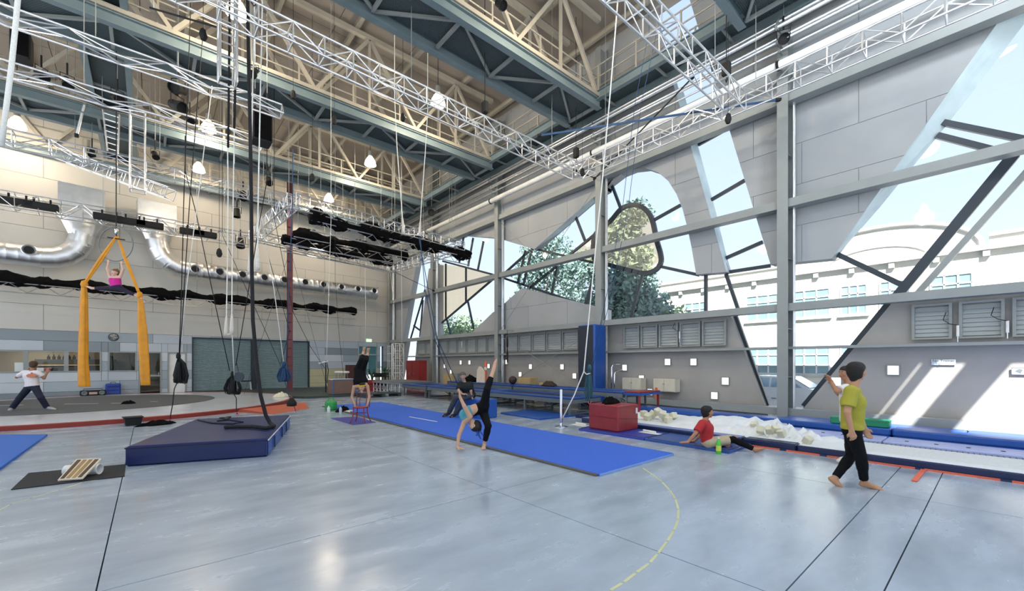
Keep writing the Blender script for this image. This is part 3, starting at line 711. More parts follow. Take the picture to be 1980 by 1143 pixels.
# added glowing strips imitating bright roof daylight along the second girder
M_daystrip = mat('daylight_strip_glow', 'ffffff', 0.4, emit=(1, .97, .9), es=7)
for i, (ua, va, ub, vb, l) in enumerate([(0,27,38,47,'at the left edge'), (62,68,110,88,'right of the left edge rope'), (165,88,230,113,'over the grey crosswise beam'), (255,120,318,144,'right of the hanging short truss'), (375,162,470,197,'left of the black ropes'), (500,205,540,222,'right of the black ropes'), (560,230,612,250,'above the black speaker'), (628,263,676,281,'farthest right of the row')]):
    a = px(ua, va, Y=17.1); b = px(ub, vb, Y=17.1); t = thing('daylight_strip', 'white glowing strip added for roof daylight by the second girder, '+l, 'light', (a+b)/2, 'added glowing strips along the second girder')
    b.z = a.z = 10.82
    MB().beam(a+Vector((0,0,.06)), b+Vector((0,0,.06)), .09, .05).build('strip_back', M_white, t)
    MB().tube([a, b], .03, 8).build('tube', M_daystrip, t)
    for q in (a, b): MB().box((q.x-.02, 16.6, q.z+.06), (q.x+.02, 17.12, q.z+.1)).build('bracket', M_white, t)
# ================================================================== STAGE LIGHTS / SPEAKERS
def spot(u, v, D, label, s=.3, aim=(0.2, -0.2, -1), rise=.35):
    p = px(u, v, D=D); t = thing('stage_light', label, 'spotlight', p, 'black stage lights on the trusses')
    ax = Vector(aim).normalized(); R = ax.to_track_quat('Z', 'Y').to_matrix()
    MB().lathe([(s*.22, -s*.55), (s*.3, -s*.5), (s*.32, 0), (s*.4, s*.25), (s*.4, s*.5), (s*.36, s*.5), (s*.34, s*.3), (0, s*.28)], 14, o=p, R=R).build('can', M_blk, t, smooth='auto')
    sd = ax.cross(Vector((0, 0, 1))); sd = (sd if sd.length > .1 else Vector((1, 0, 0))).normalized()
    MB().tube([p-sd*s*.42, p-sd*s*.45+Vector((0,0,s*.7)), p+sd*s*.45+Vector((0,0,s*.7)), p+sd*s*.42], s*.04, 5).build('yoke', M_blk, t)
    MB().tube([p+Vector((0,0,s*.7)), p+Vector((0,0,s*.7+rise))], s*.07, 6).build('clamp', M_blk, t); MB().tube([p+Vector((0,0,s*.7+rise)), Vector((p.x, p.y, 14.0))], .01, 4).build('drop_rod', M_steel, t)
for a in [(80,145,12.6,'black stage light nearest the thick left edge rope',.34,(.5,-.6,-.6)),
          (130,160,12.6,'black stage light right of the one by the left edge rope',.34,(.2,-.6,-.8)),
          (227,190,13.2,'black stage light hanging between the grey crosswise beams',.36,(.3,-.7,-.5)),
          (345,172,12.0,'large black moving stage light right of the hanging truss',.42,(-.5,-.7,-.3)),
          (343,205,12.0,'large black moving stage light directly under the other one',.42,(.5,-.7,-.4)),
          (367,231,13.5,'small black stage light left of the glowing lamp',.28,(.2,-.6,-.7)),
          (968,8,10.5,'black stage light on the big girder at the top middle',.3,(0,-.7,-.7)),
          (1515,75,11.0,'black stage light clamped on the wall truss at the top right',.34,(-.7,-.3,-.5)),
          (470,378,21,'black stage light under the far left frame corner',.5,(0,-.7,-.7)),
          (835,412,19.5,'white fronted stage light over the right end of the drapes',.4,(-.5,-.7,-.2)),
          (458,412,22,'black stage light hanging under the ropes before the wall',.45,(0,-.1,-1)),
          (465,470,22,'black stage light under the far truss left of the red mast',.5,(0,-.3,-1)),
          (200,105,13.0,'black stage light high on the left triangular truss',.3,(.2,-.6,-.8)),
          (178,296,16,'small black stage light low in the left rig, first from the left',.3,(0,-.6,-.8)), (300,300,16,'small black stage light low in the left rig, right of the ladder',.3,(.2,-.6,-.8)), (490,140,11,'small black stage light behind the white trapeze ropes at the top',.28,(-.3,-.5,-.8)), (1383,85,12.5,'small black stage light beside the top right truss joint',.26,(-.4,-.5,-.8)), (520,350,18,'black stage light above the left side of the far frame',.36,(0,-.6,-.8))]:
    spot(*a)
for i, u in enumerate((32, 80, 210, 255, 290, 372, 396)):
    v = 385+.172*u; p = px(u, v, Y=24.9); t = thing('dimmer_pack', ['black dimmer box in the far truss, ', ][0]+['first from the left edge', 'second from the left edge', 'above the left duct elbow', 'above the yellow silks', 'left of the right duct elbow', 'right of the right duct elbow', 'farthest right of the row'][i], 'light', p, 'black boxes in the far truss')
    MB().cbox(p, (.95, .3, .26), .03).build('body', M_blk, t); MB().cbox(p+Vector((-.2, 0, .2)), (.06, .06, .2)).build('clamp', M_blk, t); MB().cbox(p+Vector((.25, 0, .2)), (.06, .06, .2)).build('clamp', M_blk, t)
def speaker(u, v, D, w, h, d, label):
    p = px(u, v, D=D); t = thing('speaker', label, 'speaker', p, None)
    MB().cbox(p, (w, d, h), .04).build('cabinet', M_blk, t); MB().cbox(p+Vector((0, -d/2-.01, -.02)), (w*.85, .02, h*.85)).build('grille', M_velvet, t)
    MB().beam(p+Vector((-w*.4, 0, h/2+.15)), p+Vector((w*.4, 0, h/2+.15)), .06, .06).build('bracket', M_blk, t)
    for s in (-1, 1): MB().beam(p+Vector((s*w*.3, 0, h/2)), p+Vector((s*w*.3, 0, h/2+.7)), .04, .04).build('hanger', M_blk, t); MB().tube([p+Vector((s*w*.3, 0, h/2+.7)), Vector((p.x+s*w*.3, p.y, 14.0))], .01, 4).build('drop_rod', M_steel, t)
speaker(505, 251, 12.0, .5, .8, .5, 'black loudspeaker hanging right of the thick black rope')
speaker(42, 92, 12.0, .4, .75, .5, 'black loudspeaker hanging behind the thick rope at the left edge')
# rope ladder, poles and hooks in the upper left rig
t = thing('ladder', 'silver ladder hanging in the rig at the upper left', 'ladder', px(205, 300, D=15))
la, lb, lc, ld = px(199, 212, D=15), px(208, 292, D=15), px(231, 222, D=15), px(228, 298, D=15)
MB().tube([la, lb], .03, 6).build('rail', M_alu, t); MB().tube([lc, ld], .03, 6).build('rail', M_alu, t)
for k in range(7): f = (k+.5)/7; MB().tube([la.lerp(lb, f), lc.lerp(ld, f)], .018, 5).build('rung', M_alu, t)
for q in (la, lc): MB().tube([q, Vector((q.x, q.y, 14.0))], .008, 4).build('suspension_cable', M_steel, t)
t = thing('rig_pole', 'silver slanting pole hanging left of the ladder in the upper left rig', 'pole', px(155, 245, D=15)); a_ = px(165, 195, D=15); b_ = px(148, 262, D=15)
MB().tube([a_, b_], .04, 8).build('pole', M_alu, t); MB().tube([a_, Vector((a_.x, a_.y, 14.0))], .008, 4).build('suspension_cable', M_steel, t); MB().tube([b_-Vector((0,0,.06)), b_+Vector((0,0,.06))], .06, 8).build('end_cap', M_blk, t)
t = thing('cable_bar', 'long thin black cable bar slung under the upper left trusses', 'bar', px(170, 195, D=14)); a_ = px(95, 170, D=14.0); b_ = px(300, 232, D=14.0)
MB().tube([a_, a_.lerp(b_, .5)-Vector((0,0,.12)), b_], .022, 6).build('bar', M_blk, t)
for f in (.05, .5, .95): q = a_.lerp(b_, f); MB().tube([q-Vector((0,0,.1 if f == .5 else 0)), Vector((q.x, q.y, 14.0))], .008, 4).build('suspension_cable', M_steel, t)
t = thing('cable_bar', 'short black bar slung high between the upper lines left of the straps', 'bar', px(370, 35, D=10)); a_ = px(290, 15, D=10.0); b_ = px(428, 55, D=10.0)
MB().tube([a_, b_], .022, 6).build('bar', M_blk, t)
for f in (.05, .95): q = a_.lerp(b_, f); MB().tube([q, Vector((q.x, q.y, 14.0))], .008, 4).build('suspension_cable', M_steel, t)
# ================================================================== DUCTS (wall frame)
dn = .75
def dpt(u, v): q, z = qz(u, v, dn); return MW @ Vector((q, dn, z))
def duct(label, pts, grp=None):
    t = thing('air_duct', label, 'duct', pts[0]); return t
def Q(q, z, n=dn): return MW @ Vector((q, n, z))
nozzle_prof = [(.19, 0), (.19, .2), (.225, .23), (.225, .26), (.2, .27), (.15, .2), (.13, .17)]
def build_duct(label, q_run0, q_run1, z, q_vert, z_top, nozs, qs):
    t = thing('air_duct', label, 'duct', Q((q_run0+q_run1)/2, z))
    R = .43; sgn = 1 if q_run1 > q_run0 else -1     # run goes from q_run0 (elbow side) to q_run1
    # straight run with spiral ribs
    m = MB(); pts = []; rr = []
    n = int(abs(q_run1-q_run0)/.3)
    for k in range(n+1):
        q = q_run0+(q_run1-q_run0)*k/n; pts += [Q(q, z), Q(q+.02*sgn, z), Q(q+.04*sgn, z)]; rr += [R, R+.006, R]
    pts.append(Q(q_run1+.06*sgn, z)); rr.append(R)
    m.tube(pts, rr, 20); m.build('duct_run', M_duct, t, smooth='auto')
    # gored elbow
    rad = abs(q_vert-q_run0); a = []
    for k in range(6):
        th = math.pi/2*k/5; a.append(Q(q_run0-sgn*rad*math.sin(th), z+rad*(1-math.cos(th))))
    for p1, p2 in zip(a[:-1], a[1:]): MB().tube([p1-(p2-p1)*.28, p2+(p2-p1)*.28], R, 20).build('elbow_segment', M_duct, t, smooth='auto')
    # transition to rectangular
    z2 = z+rad; m = MB(); n = 20; vs = []
    for zz, f in ((z2, 0), (z2+.75, 1)):
        for k in range(n):
            th = 2*math.pi*k/n; c, s_ = math.cos(th), math.sin(th); x, y = R*c, R*s_
            if f:
                mxx = max(abs(c)/.72, abs(s_)/.36); x, y = c/mxx, s_/mxx
            vs.append(MW @ Vector((q_vert+x, dn+y, zz)))
    m.add(vs, [(k, (k+1) % n, (k+1) % n+n, k+n) for k in range(n)]); m.build('transition', M_duct, t, smooth='auto')
    m = MB(MW); m.box((q_vert-.72, dn-.36, z2+.75), (q_vert+.72, dn+.36, z_top)); m.build('rectangular_section', M_duct, t)
    m = MB(MW); m.box((q_vert-.76, dn-.4, z2+.73), (q_vert+.76, dn+.4, z2+.78)); m.build('flange', M_duct, t)
    for u_, v_ in nozs:
        q, zz = qz(u_, v_, dn+R); c = MW @ Vector((q, dn+R-.1, zz))
        RR = Matrix((( -wd.x, 0, wn.x), (-wd.y, 0, wn.y), (0, 1, 0)))
        o = MB().lathe(nozzle_prof, 16, o=c, R=RR).build('nozzle', M_duct, t, smooth='auto')
        MB().lathe([(0, .17), (.145, .17), (.145, .2), (0, .2)], 14, o=c, R=RR).build('nozzle_core', M_blk, o)
    k = qs[0]
    while k < qs[1]: MB(MW).box((k-.02, 0, z+R), (k+.02, dn, z+R+.04)).build('hanger', M_steel, t); k += 2.4
qv1 = qz(158, 430, dn)[0]; qv2 = qz(303, 440, dn)[0]; zd = qz(10, 489, dn)[1]; zd2 = (qz(424, 533, dn)[1]+qz(722, 565, dn)[1])/2
build_duct('big silver round air duct at the far left with one dark nozzle', qv1+1.15, 22.0, zd, qv1, 9.3, [(56, 484)], (qv1+1.5, 22))
build_duct('long silver round air duct with ten nozzles above the roller shutters', qv2-1.15, qz(724, 560, dn)[0], zd2, qv2, 9.3, [(377,520.6),(424.6,526),(469,531.5),(511,537),(549.5,541.5),(589.6,546),(625,550.5),(659.5,555),(691.6,558.7),(722.6,562.5)], (1.5, qv2-1.5))
# ================================================================== DRAPED BATTENS
def drape(label, a, b, th, seed, thick_end=None, under=True, sag=.12):
    a = Vector(a); b = Vector(b); L = (b-a).length; d = (b-a)/L
    t = thing('draped_batten', label, 'curtain', (a+b)/2, 'furled black drapes on battens')
    th *= (.98 if seed == 4 else .88); r = random.Random(seed)
    n = int(L/.12); pts = []; rr = []
    ph = r.random()*6
    vs = []; N = 18; up = Vector((0, 0, 1)); sd = d.cross(up).normalized()
    for k in range(n+1):
        x = k/n*L; sc = .86+.24*math.sin(x*2.6+ph)+.18*math.sin(x*5.3+ph*2)+.12*r.uniform(-1, 1)
        if k in (0, n): sc *= .75
        R = th*max(.5, sc); c = a+d*x+up*(th*.55+.14*th*math.sin(x*3.1+ph))
        for j in range(N):
            an = 2*math.pi*j/N; q = R*(1+.2*math.sin(an*5+x*4)+.08*r.uniform(-1, 1)); vs.append(c+sd*(q*.8*math.cos(an))+up*(q*.85*math.sin(an)))
    fs = [(k*N+j, k*N+(j+1) % N, (k+1)*N+(j+1) % N, (k+1)*N+j) for k in range(n) for j in range(N)] + [tuple(range(N)), tuple(range(n*N, n*N+N))]
    MB().add(vs, fs).build('furled_cloth', M_velvet, t, smooth=True)
    lo = [a-up*.35, b-up*.35]
    MB().tube(lo, .025, 6).build('lower_chord', M_alu, t)
    for s in (-1, 1): MB().tube([a+sd*s*.15, b+sd*s*.15], .022, 6).build('upper_chord', M_alu, t)
    n = int(L/.9); me = {}
    for k in range(n):
        x = k/n*L; w = L/n
        MB().tube([a+d*x-up*.35, a+d*(x+w/2)+sd*.15], .013, 5).build('brace', M_alu, t); MB().tube([a+d*(x+w/2)+sd*.15, a+d*(x+w)-up*.35], .013, 5).build('brace', M_alu, t)
    for f in (.12, .5, .88):
        p = a+d*(L*f); MB().tube([p, Vector((p.x, p.y, 14.0))], .008, 4).build('suspension_cable', M_steel, t)
drape('thickest furled black drape, nearest of the three, reaching the window wall', px(600, 428, Z=6.95), px(908, 500, Z=6.95), .36, 1)
drape('middle furled black drape behind the thickest one', px(566, 459, Z=6.9), px(786, 500, Z=6.9), .32, 2)
drape('rearmost short furled black drape starting left of the red mast', px(546, 470, Z=6.8), px(758, 513, Z=6.8), .28, 3)
drape('long furled black drape running low along the far wall under the ducts', Vector((-6.5, 25.3, 4.75)), px(688, 607, Z=4.75), .27, 4)
# ================================================================== STAGE RING
M_stage = mat('stage_top', 'd3d6dc', 0.2, 0, 0.04, 2, coat=0.3)
M_stagered = mat('stage_red', '87291f', 0.5, 0, 0.06, 3)
M_ramp = mat('ramp_orange_red', 'b4553a', 0.55, 0, 0.06, 3)
M_carpet = mat('grey_carpet', '55585a', 0.95, 0, 0.1, 20)
sc_ = Vector((-1.3, 21.1, 0)); R_ = 6.12; SZ = .11
st = thing('ring_stage', 'round raised stage with shiny pale top and red rim', 'stage', sc_)
MB().lathe([(R_-.12, 0), (R_-.12, .1), (R_-.2, .11), (0, .11)], 96, o=sc_).build('stage_top', M_stage, st, smooth='auto')
MB().lathe([(R_-.12, 0), (R_, 0), (R_, .1), (R_-.02, .115), (R_-.1, .115), (R_-.12, .1), (R_-.12, 0)], 96, o=sc_).build('red_rim', M_stagered, st, smooth='auto')
cc = Vector((-1.9, 21.9, .111))
o = MB().lathe([(0, 0), (4.0, 0), (4.02, .005), (4.0, .01), (0, .01)], 72, o=cc).build('carpet_disc', M_carpet, None, origin=cc); tag(o, 'dark grey round carpet lying on the stage', 'carpet')
for k, (a_, b_) in enumerate((((125,781.5),(190,780.3)), ((215,779.8),(235,779.4)), ((290,776.8),(305,776.4)), ((-10,784.5),(45,783)))):
    A = px(*a_, Z=.122); B = px(*b_, Z=.122); MB().beam(A, B, .05, .003).build('tape_mark', M_white, o)
# ramp: triangular wedge
r1 = px(458, 797, Z=0); r2 = px(598, 790, Z=0); r3 = px(529, 801.5, Z=0)
top1 = px(466, 791, Z=.11); top2 = px(590, 778, Z=.11)
rp = MB(); rp.add([top1, top2, r2, r3, r1, Vector((top1.x, top1.y, 0)), Vector((top2.x, top2.y, 0))], [(0,1,2),(0,2,3),(0,3,4),(1,6,2),(0,4,5),(0,5,6,1),(2,6,5),(2,5,4),(2,4,3)])
tag(rp.build('ramp', M_ramp), 'orange red wedge ramp leading onto the round stage', 'ramp')
# dark green platform mat behind the ring
M_dgreen = mat('dark_green_mat', '33413f', 0.6, 0, 0.1, 4)
P = [px(590, 771, Z=0), px(705, 766, Z=0), px(650, 751, Z=0), px(352, 757, Z=0), px(362, 764, Z=0)]
tag(MB().prism(P, (0, 0, .09)).build('floor_mat', M_dgreen), 'large dark green floor mat lying behind the round stage', 'mat')
# ================================================================== OUTSIDE
M_pave = mat('street_concrete', 'b9b5ab', 0.8, 0, 0.08, 1)
gr = MB().box((13.78, -45, -.9), (70, 90, -.4)).build('street', M_pave); gr['label'] = 'pale sunlit street outside the glazed wall'; gr['kind'] = 'structure'
g2 = MB().box((-60, -60, -.9), (13.7, 90, -.45)).build('ground', M_pave); g2['label'] = 'pale ground around the hall'; g2['kind'] = 'structure'
M_fac = mat('white_render', 'd9d6cc', 0.8, 0, 0.05, 1.5)
M_trimf = mat('facade_trim', 'b9b8b2', 0.8)
M_wing = mat('facade_glass', '7f9aa0', 0.15, 0, 0.15, 1)
XF = 26.0
bl = thing('street_building', 'white rendered two storey building with arched parapet across the street', 'building', (XF+4, 12, -.4))
MB().box((XF, -10, -.4), (XF+9, 17.5, 6.4)).build('facade_wall', M_fac, bl)
pk = px(1690, 470, X=XF)
arcp = [Vector((XF, pk.y+3.4*math.cos(a), 6.4+1.5*math.sin(a))) for a in [math.pi*k/20 for k in range(21)]]
MB().prism(arcp, (.5, 0, 0)).build('arched_parapet', M_fac, bl)
MB().tube([p+Vector((-.05, 0, .05)) for p in arcp], .1, 6).build('arch_moulding', M_trimf, bl)
MB().tube([Vector((XF-.03, pk.y+1.9*math.cos(a), 6.25+.8*math.sin(a))) for a in [math.pi*k/14 for k in range(15)]], .05, 5).build('arch_moulding', M_trimf, bl)
MB().box((XF-.25, -10, 6.2), (XF, 17.7, 6.42)).build('cornice', M_trimf, bl)
MB().box((XF-.12, -10, 6.75), (XF+.5, pk.y-3.6, 6.9)).build('coping', M_trimf, bl); MB().box((XF, -10, 6.4), (XF+.4, pk.y-3.6, 6.75)).build('parapet', M_fac, bl)
MB().box((XF, pk.y+3.6, 6.4), (XF+.4, 17.5, 6.75)).build('parapet', M_fac, bl); MB().box((XF-.12, pk.y+3.6, 6.75), (XF+.5, 17.5, 6.9)).build('coping', M_trimf, bl)
yy = -9.0
for k in range(18): MB().box((XF-.2, -8.5+k*1.45, 5.95), (XF, -8.3+k*1.45, 6.2)).build('dentil', M_trimf, bl)
for (ua, ub) in ((1444, 1508), (1532, 1604), (1626, 1676), (1702, 1760), (1325, 1368), (1800, 1880)):
    ya, yb = px(ub, 600, X=XF).y, px(ua, 600, X=XF).y
    for (z0, z1) in ((3.95, 5.35), (1.0, 2.45)):
        if z0 < 2 and ua == 1325: continue
        w = MB().box((XF-.02, ya, z0), (XF+.05, yb, z1)).build('facade_window', M_wing, bl)
        f = MB(); n = 3
        for k in range(n+1): y = ya+(yb-ya)*k/n; f.box((XF-.07, y-.03, z0), (XF-.02, y+.03, z1))
        for z in (z0, z0+.45, z0+1.0, z1): f.box((XF-.07, ya, z-.025), (XF-.02, yb, z+.025))
        f.build('glazing_bars', M_white, w)
        MB().box((XF-.15, ya-.1, z0-.12), (XF, yb+.1, z0)).build('window_sill', M_trimf, bl)
# urn ornament / neighbouring building at right
M_far = mat('far_building_stone', 'c9c4b8', 0.9)
b2 = thing('stone_turret', 'pale banded stone turret beyond the street at the right edge', 'building', px(1990, 600, X=40))
p = px(1988, 560, X=40.0)
prof = [(1.0, -9), (1.0, -1.0)] + [(1.0+.12*(k % 2)+.05*k, -1.0+k*.18) for k in range(8)] + [(.6, .6), (.6, 1.6), (.75, 1.7), (.3, 2.2)]
MB().lathe(prof, 16, o=Vector((p.x, p.y, p.z))).build('turret_shaft', M_far, b2)
# trees
M_leaf = mat('leaf_green', '8aa07c', 0.8, 0, 0.35, 1.2)
M_leaf2 = mat('leaf_blue_green', '7c968c', 0.8, 0, 0.35, 1.2)
M_bark = mat('bark', '6a5a4a', 0.9, 0, 0.2, 6)
def tree(label, base, h, blobs, n, m, seed, leaf=.16):
    r = np.random.default_rng(seed); t = thing('tree', label, 'tree', base)
    b = Vector(base)
    MB().tube([b, b+Vector((.1, .1, h*.4)), b+Vector((.0, -.1, h*.8))], [.28, .2, .08], 8).build('trunk', M_bark, t, smooth=True)
    for i, (dx, dy, dz, R) in enumerate(blobs[:7]):
        MB().tube([b+Vector((.05, .05, h*.3+i*.2)), b+Vector((dx*.5, dy*.5, (h*.35+dz)/2+.5)), b+Vector((dx, dy, dz))], [.1, .06, .02], 5).build('branch', M_bark, t, smooth=True)
    V = []; F = []
    for (dx, dy, dz, R) in blobs:
        k = int(n*R*R/sum(q[3]**2 for q in blobs))
        d = r.normal(size=(k, 3)); d /= np.linalg.norm(d, axis=1)[:, None]; rad = R*(r.random(k)**.45)
        P = np.array([b.x+dx, b.y+dy, b.z+dz])+d*rad[:, None]*np.array([1, 1, .75])
        A = r.normal(size=(k, 3)); A /= np.linalg.norm(A, axis=1)[:, None]; B = np.cross(A, r.normal(size=(k, 3))); B /= np.linalg.norm(B, axis=1)[:, None]
        s = leaf*(.6+.8*r.random(k))[:, None]; o = len(V)*1
        q = np.stack([P-A*s, P+B*s*.5, P+A*s, P-B*s*.5], 1).reshape(-1, 3); base_i = sum(len(v) for v in V)
        V.append(q); F.append(base_i+np.arange(4*k).reshape(-1, 4))
    me = bpy.data.meshes.new('foliage'); Vv = np.concatenate(V)-np.array(base); me.from_pydata(Vv.tolist(), [], np.concatenate(F).tolist()); me.materials.append(m)
    o = bpy.data.objects.new('foliage', me); C.objects.link(o); o.parent = t; o['kind'] = 'stuff'
tp = px(1205, 700, X=21.0)
tree('tall leafy tree seen through the rounded window', (21.5, tp.y, -.4), 7.5, [(0,0,6.6,1.9),(-.5,1.2,5.4,1.8),(.2,-1.0,5.0,1.7),(0,.6,3.6,2.0),(.3,-1.9,3.3,1.5),(0,1.9,3.4,1.6),(0,-.4,8.2,1.2),(-.3,0,2.0,1.6),(0,.6,9.6,1.5),(0,-.5,10.7,1.1),(0,1.6,7.8,1.4)], 14000, M_leaf2, 3)
tp = px(1300, 700, X=22.0)
tree('smaller light green tree in front of the white building', (22.5, tp.y+.3, -.4), 4.6, [(0,0,4.3,1.3),(.2,.9,3.6,1.3),(0,-.9,3.5,1.3),(0,0,2.4,1.5),(0,1.6,2.6,1.1)], 5000, M_leaf, 4, .14)
tree('blue green gum tree seen through the third window bay', (24, 23.5, -.4), 9, [(0,0,11.0,2.2),(0,1.0,9.2,2.2),(.4,-2.4,9.0,2.2),(0,1.8,6.8,2.0),(.4,-2.0,6.4,2.2),(0,.3,4.8,2.4),(0,-2.8,4.0,2.0),(0,3.0,4.4,2.0),(0,0,2.4,2.2)], 14000, M_leaf2, 5)
tree('bushy tree seen low through the fourth window bay', (23, 34, -.4), 6, [(0,0,5.0,2.3),(0,2.8,4.4,2.2),(0,-2.6,4.0,2.2),(0,1,2.6,2.4),(0,-4,2.8,2.0),(0,5,3,2)], 8000, M_leaf, 6)
# parked car
def car(cx, cy, label):
    M_car = mat('pale_car_paint', 'dfe2e6', 0.25, 0, 0.03, coat=.5); M_cg = mat('car_window', '8aa7b8', 0.1); M_ty = mat('tyre', '222326', 0.8)
    t = thing('car', label, 'car', (cx, cy, -.4))
    prof = [(-2.1,.35),(-2.15,.75),(-1.95,.95),(-1.2,1.02),(-.55,1.46),(.75,1.48),(1.5,1.05),(2.05,.98),(2.15,.7),(2.1,.35)]
    vs = []; 
    for s in (-1, 1):
        for y, z in prof: vs.append((cx+s*(.84 if z < 1.1 else .66), cy+y, z-.4))
    n = len(prof); MB().add(vs, [tuple(range(n)), tuple(reversed(range(n, 2*n)))]+[(i, (i+1) % n, (i+1) % n+n, i+n) for i in range(n)]).build('body', M_car, t, smooth='auto')
    for s in (-1, 1):
        x = cx+s*.80
        def sx(z): return cx+s*((.84+(z-1.02)/(1.46-1.02)*(.66-.84))+.012)
        for quad in ([(-.98,1.06),(-.5,1.4),(.05,1.41),(.05,1.06)], [(.12,1.06),(.12,1.41),(.7,1.41),(1.3,1.06)]):
            MB().prism([(sx(z), cy+y, z-.4) for y, z in quad], (s*.01, 0, 0)).build('side_window', M_cg, t)
        for y in (-1.35, 1.35):
            MB().tube([(cx+s*.66, cy+y, -.08), (cx+s*.87, cy+y, -.08)], .32, 18).build('wheel', M_ty, t)
            MB().tube([(cx+s*.87, cy+y, -.08), (cx+s*.885, cy+y, -.08)], .2, 14).build('hub_cap', M_car, t)
        for k, z in enumerate((.62,)): MB().box((cx+s*.85, cy-.15, z-.4), (cx+s*.87, cy+.02, z-.37)).build('door_handle', M_chrome, t)
    MB().prism([(cx-.7, cy-1.17, .66), (cx+.7, cy-1.17, .66), (cx+.6, cy-.6, 1.03), (cx-.6, cy-.6, 1.03)], (0, -.01, .01)).build('windscreen', M_cg, t)
    for s in (-1, 1): MB().box((cx+s*.6-.15, cy-2.16, .2), (cx+s*.6+.15, cy-2.1, .38)).build('headlamp', M_cg, t)
cp = px(1545, 740, X=20.0); car(19.0, cp.y+.4, 'pale parked hatchback on the street behind the diagonal window frame')
cp = px(1490, 740, X=22.0); car(22.5, cp.y+2.2, 'second pale car parked farther along the street, left of the first')
# small things on the outside of the glass: none
# ================================================================== MATS
def box4(name, pts, h, m, label, cat, group=None, z0=0.0, trim=None):
    """mat from four floor corners"""
    t = thing(name, label, cat, Vector((sum(p[0] for p in pts)/4, sum(p[1] for p in pts)/4, z0)), group)
    P = [Vector((p[0], p[1], z0)) for p in pts]; c = sum(P, Vector())/4
    if area([(p.x, p.y) for p in P]) < 0: P = P[::-1]
    mb = MB(); b = min(.03, h*.35); vs = []
    for z, k in ((0, .004), (b*.5, 0), (h-b*.5, 0), (h, b*.6)):
        for p in P: d = (c-p).normalized(); vs.append(p+d*k*1.4+Vector((0, 0, z)))
    fs = [(3,2,1,0), (12,13,14,15)]
    for r in range(3):
        for i in range(4): fs.append((r*4+i, r*4+(i+1) % 4, r*4+4+(i+1) % 4, r*4+4+i))
    mb.add(vs, fs).build('mat_body', m, t)
    if trim:
        for i in range(4):
            a, b_ = P[i], P[(i+1) % 4]; d = (b_-a).normalized(); ins = Vector((-d.y, d.x, 0))*.03
            MB().beam(a+d*.05+ins+Vector((0,0,h)), b_-d*.05+ins+Vector((0,0,h)), .02, .012).build('piping', trim, t)
    return t
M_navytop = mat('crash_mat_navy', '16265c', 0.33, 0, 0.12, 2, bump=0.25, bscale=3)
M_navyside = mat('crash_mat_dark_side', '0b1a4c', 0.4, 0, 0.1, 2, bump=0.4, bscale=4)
t = thing('crash_mat', 'thick navy crash mat lying in front of the round stage', 'mat', (1.2, 10, 0))
P = [Vector((-.27, 8.73, 0)), Vector((1.52, 8.1, 0)), Vector((2.62, 11.4, 0)), Vector((.83, 12.0, 0))]; H = .31
c = sum(P, Vector())/4; vs = []
for z, k in ((0, .03), (.03, 0), (H-.03, 0), (H, .03)):
    for p in P: vs.append(p+(c-p).normalized()*k*1.4+Vector((0,0,z)))
MB().add(vs, [(3,2,1,0),(12,13,14,15)]+[(r*4+i, r*4+(i+1)%4, r*4+4+(i+1)%4, r*4+4+i) for r in range(3) for i in range(4)]).build('mat_body', M_navytop, t)
for i in (0, 1, 2, 3):
    a, b = P[i], P[(i+1)%4]; d = (b-a).normalized(); nrm = Vector((d.y, -d.x, 0))
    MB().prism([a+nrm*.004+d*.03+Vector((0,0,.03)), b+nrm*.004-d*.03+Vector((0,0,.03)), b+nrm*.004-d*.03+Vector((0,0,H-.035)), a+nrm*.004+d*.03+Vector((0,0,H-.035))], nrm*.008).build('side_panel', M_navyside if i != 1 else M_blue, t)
    MB().beam(a+nrm*.012+Vector((0,0,H-.03)), b+nrm*.012+Vector((0,0,H-.03)), .012, .012).build('zip_seam', M_blk if i != 1 else M_white, t)
for f in (.18, .5, .72):   # straps on the bright side
    a = P[1].lerp(P[2], f); MB().beam(a+Vector((.03, -.01, .05)), a+Vector((.03, -.01, .26)), .05, .012, up=(1,0,0)).build('strap', M_navyside, t)
rn = box4('runner_mat', [(4.78,3.66),(6.86,3.66),(6.95,16.0),(4.88,16.0)], .035, M_runner, 'long bright blue carpet runner mat laid down the middle of the floor', 'mat')
M_edge = mat('foam_edge', '7f9ccc', 0.8)
for k in range(6): MB().box((4.735, 3.68+2.05*k, .0), (4.79, 3.68+2.05*(k+1)-.01, .03)).build('side_trim', mat('grey_trim', '5a5a56', .7), rn)
MB().box((4.79, 3.65, .002), (6.85, 3.665, .03)).build('foam_edge', M_edge, rn)
MB().beam(px(792,806,Z=.038), px(845,815.5,Z=.038), .05, .004).build('tape_mark', M_white, rn)
M_brite = mat('bright_blue_mat', '1763c4', 0.6, 0, 0.06, 3)
t = box4('floor_mat', [px(92,843,Z=0)[:2], px(-10,917,Z=0)[:2], px(-260,925,Z=0)[:2], px(-200,846,Z=0)[:2]], .04, M_brite, 'bright blue mat cut off by the left edge', 'mat', trim=None)
M_rub = mat('black_rubber', '26282a', 0.9, 0, 0.2, 60, bump=.3, bscale=200)
rub = box4('rubber_mat', [px(21,948,Z=0)[:2], px(241,922,Z=0)[:2], px(243,899,Z=0)[:2], px(55,916,Z=0)[:2]], .012, M_rub, 'thin black rubber mat under the balance board', 'mat')
M_purp = mat('purple_yoga_mat', '4b4a9a', 0.8, 0, 0.06, 5)
box4('yoga_mat', [px(639.5,809.4,Z=0)[:2], px(682,822,Z=0)[:2], px(727,817.4,Z=0)[:2], px(690,806,Z=0)[:2]], .01, M_purp, 'thin purple mat under the red chair', 'mat')
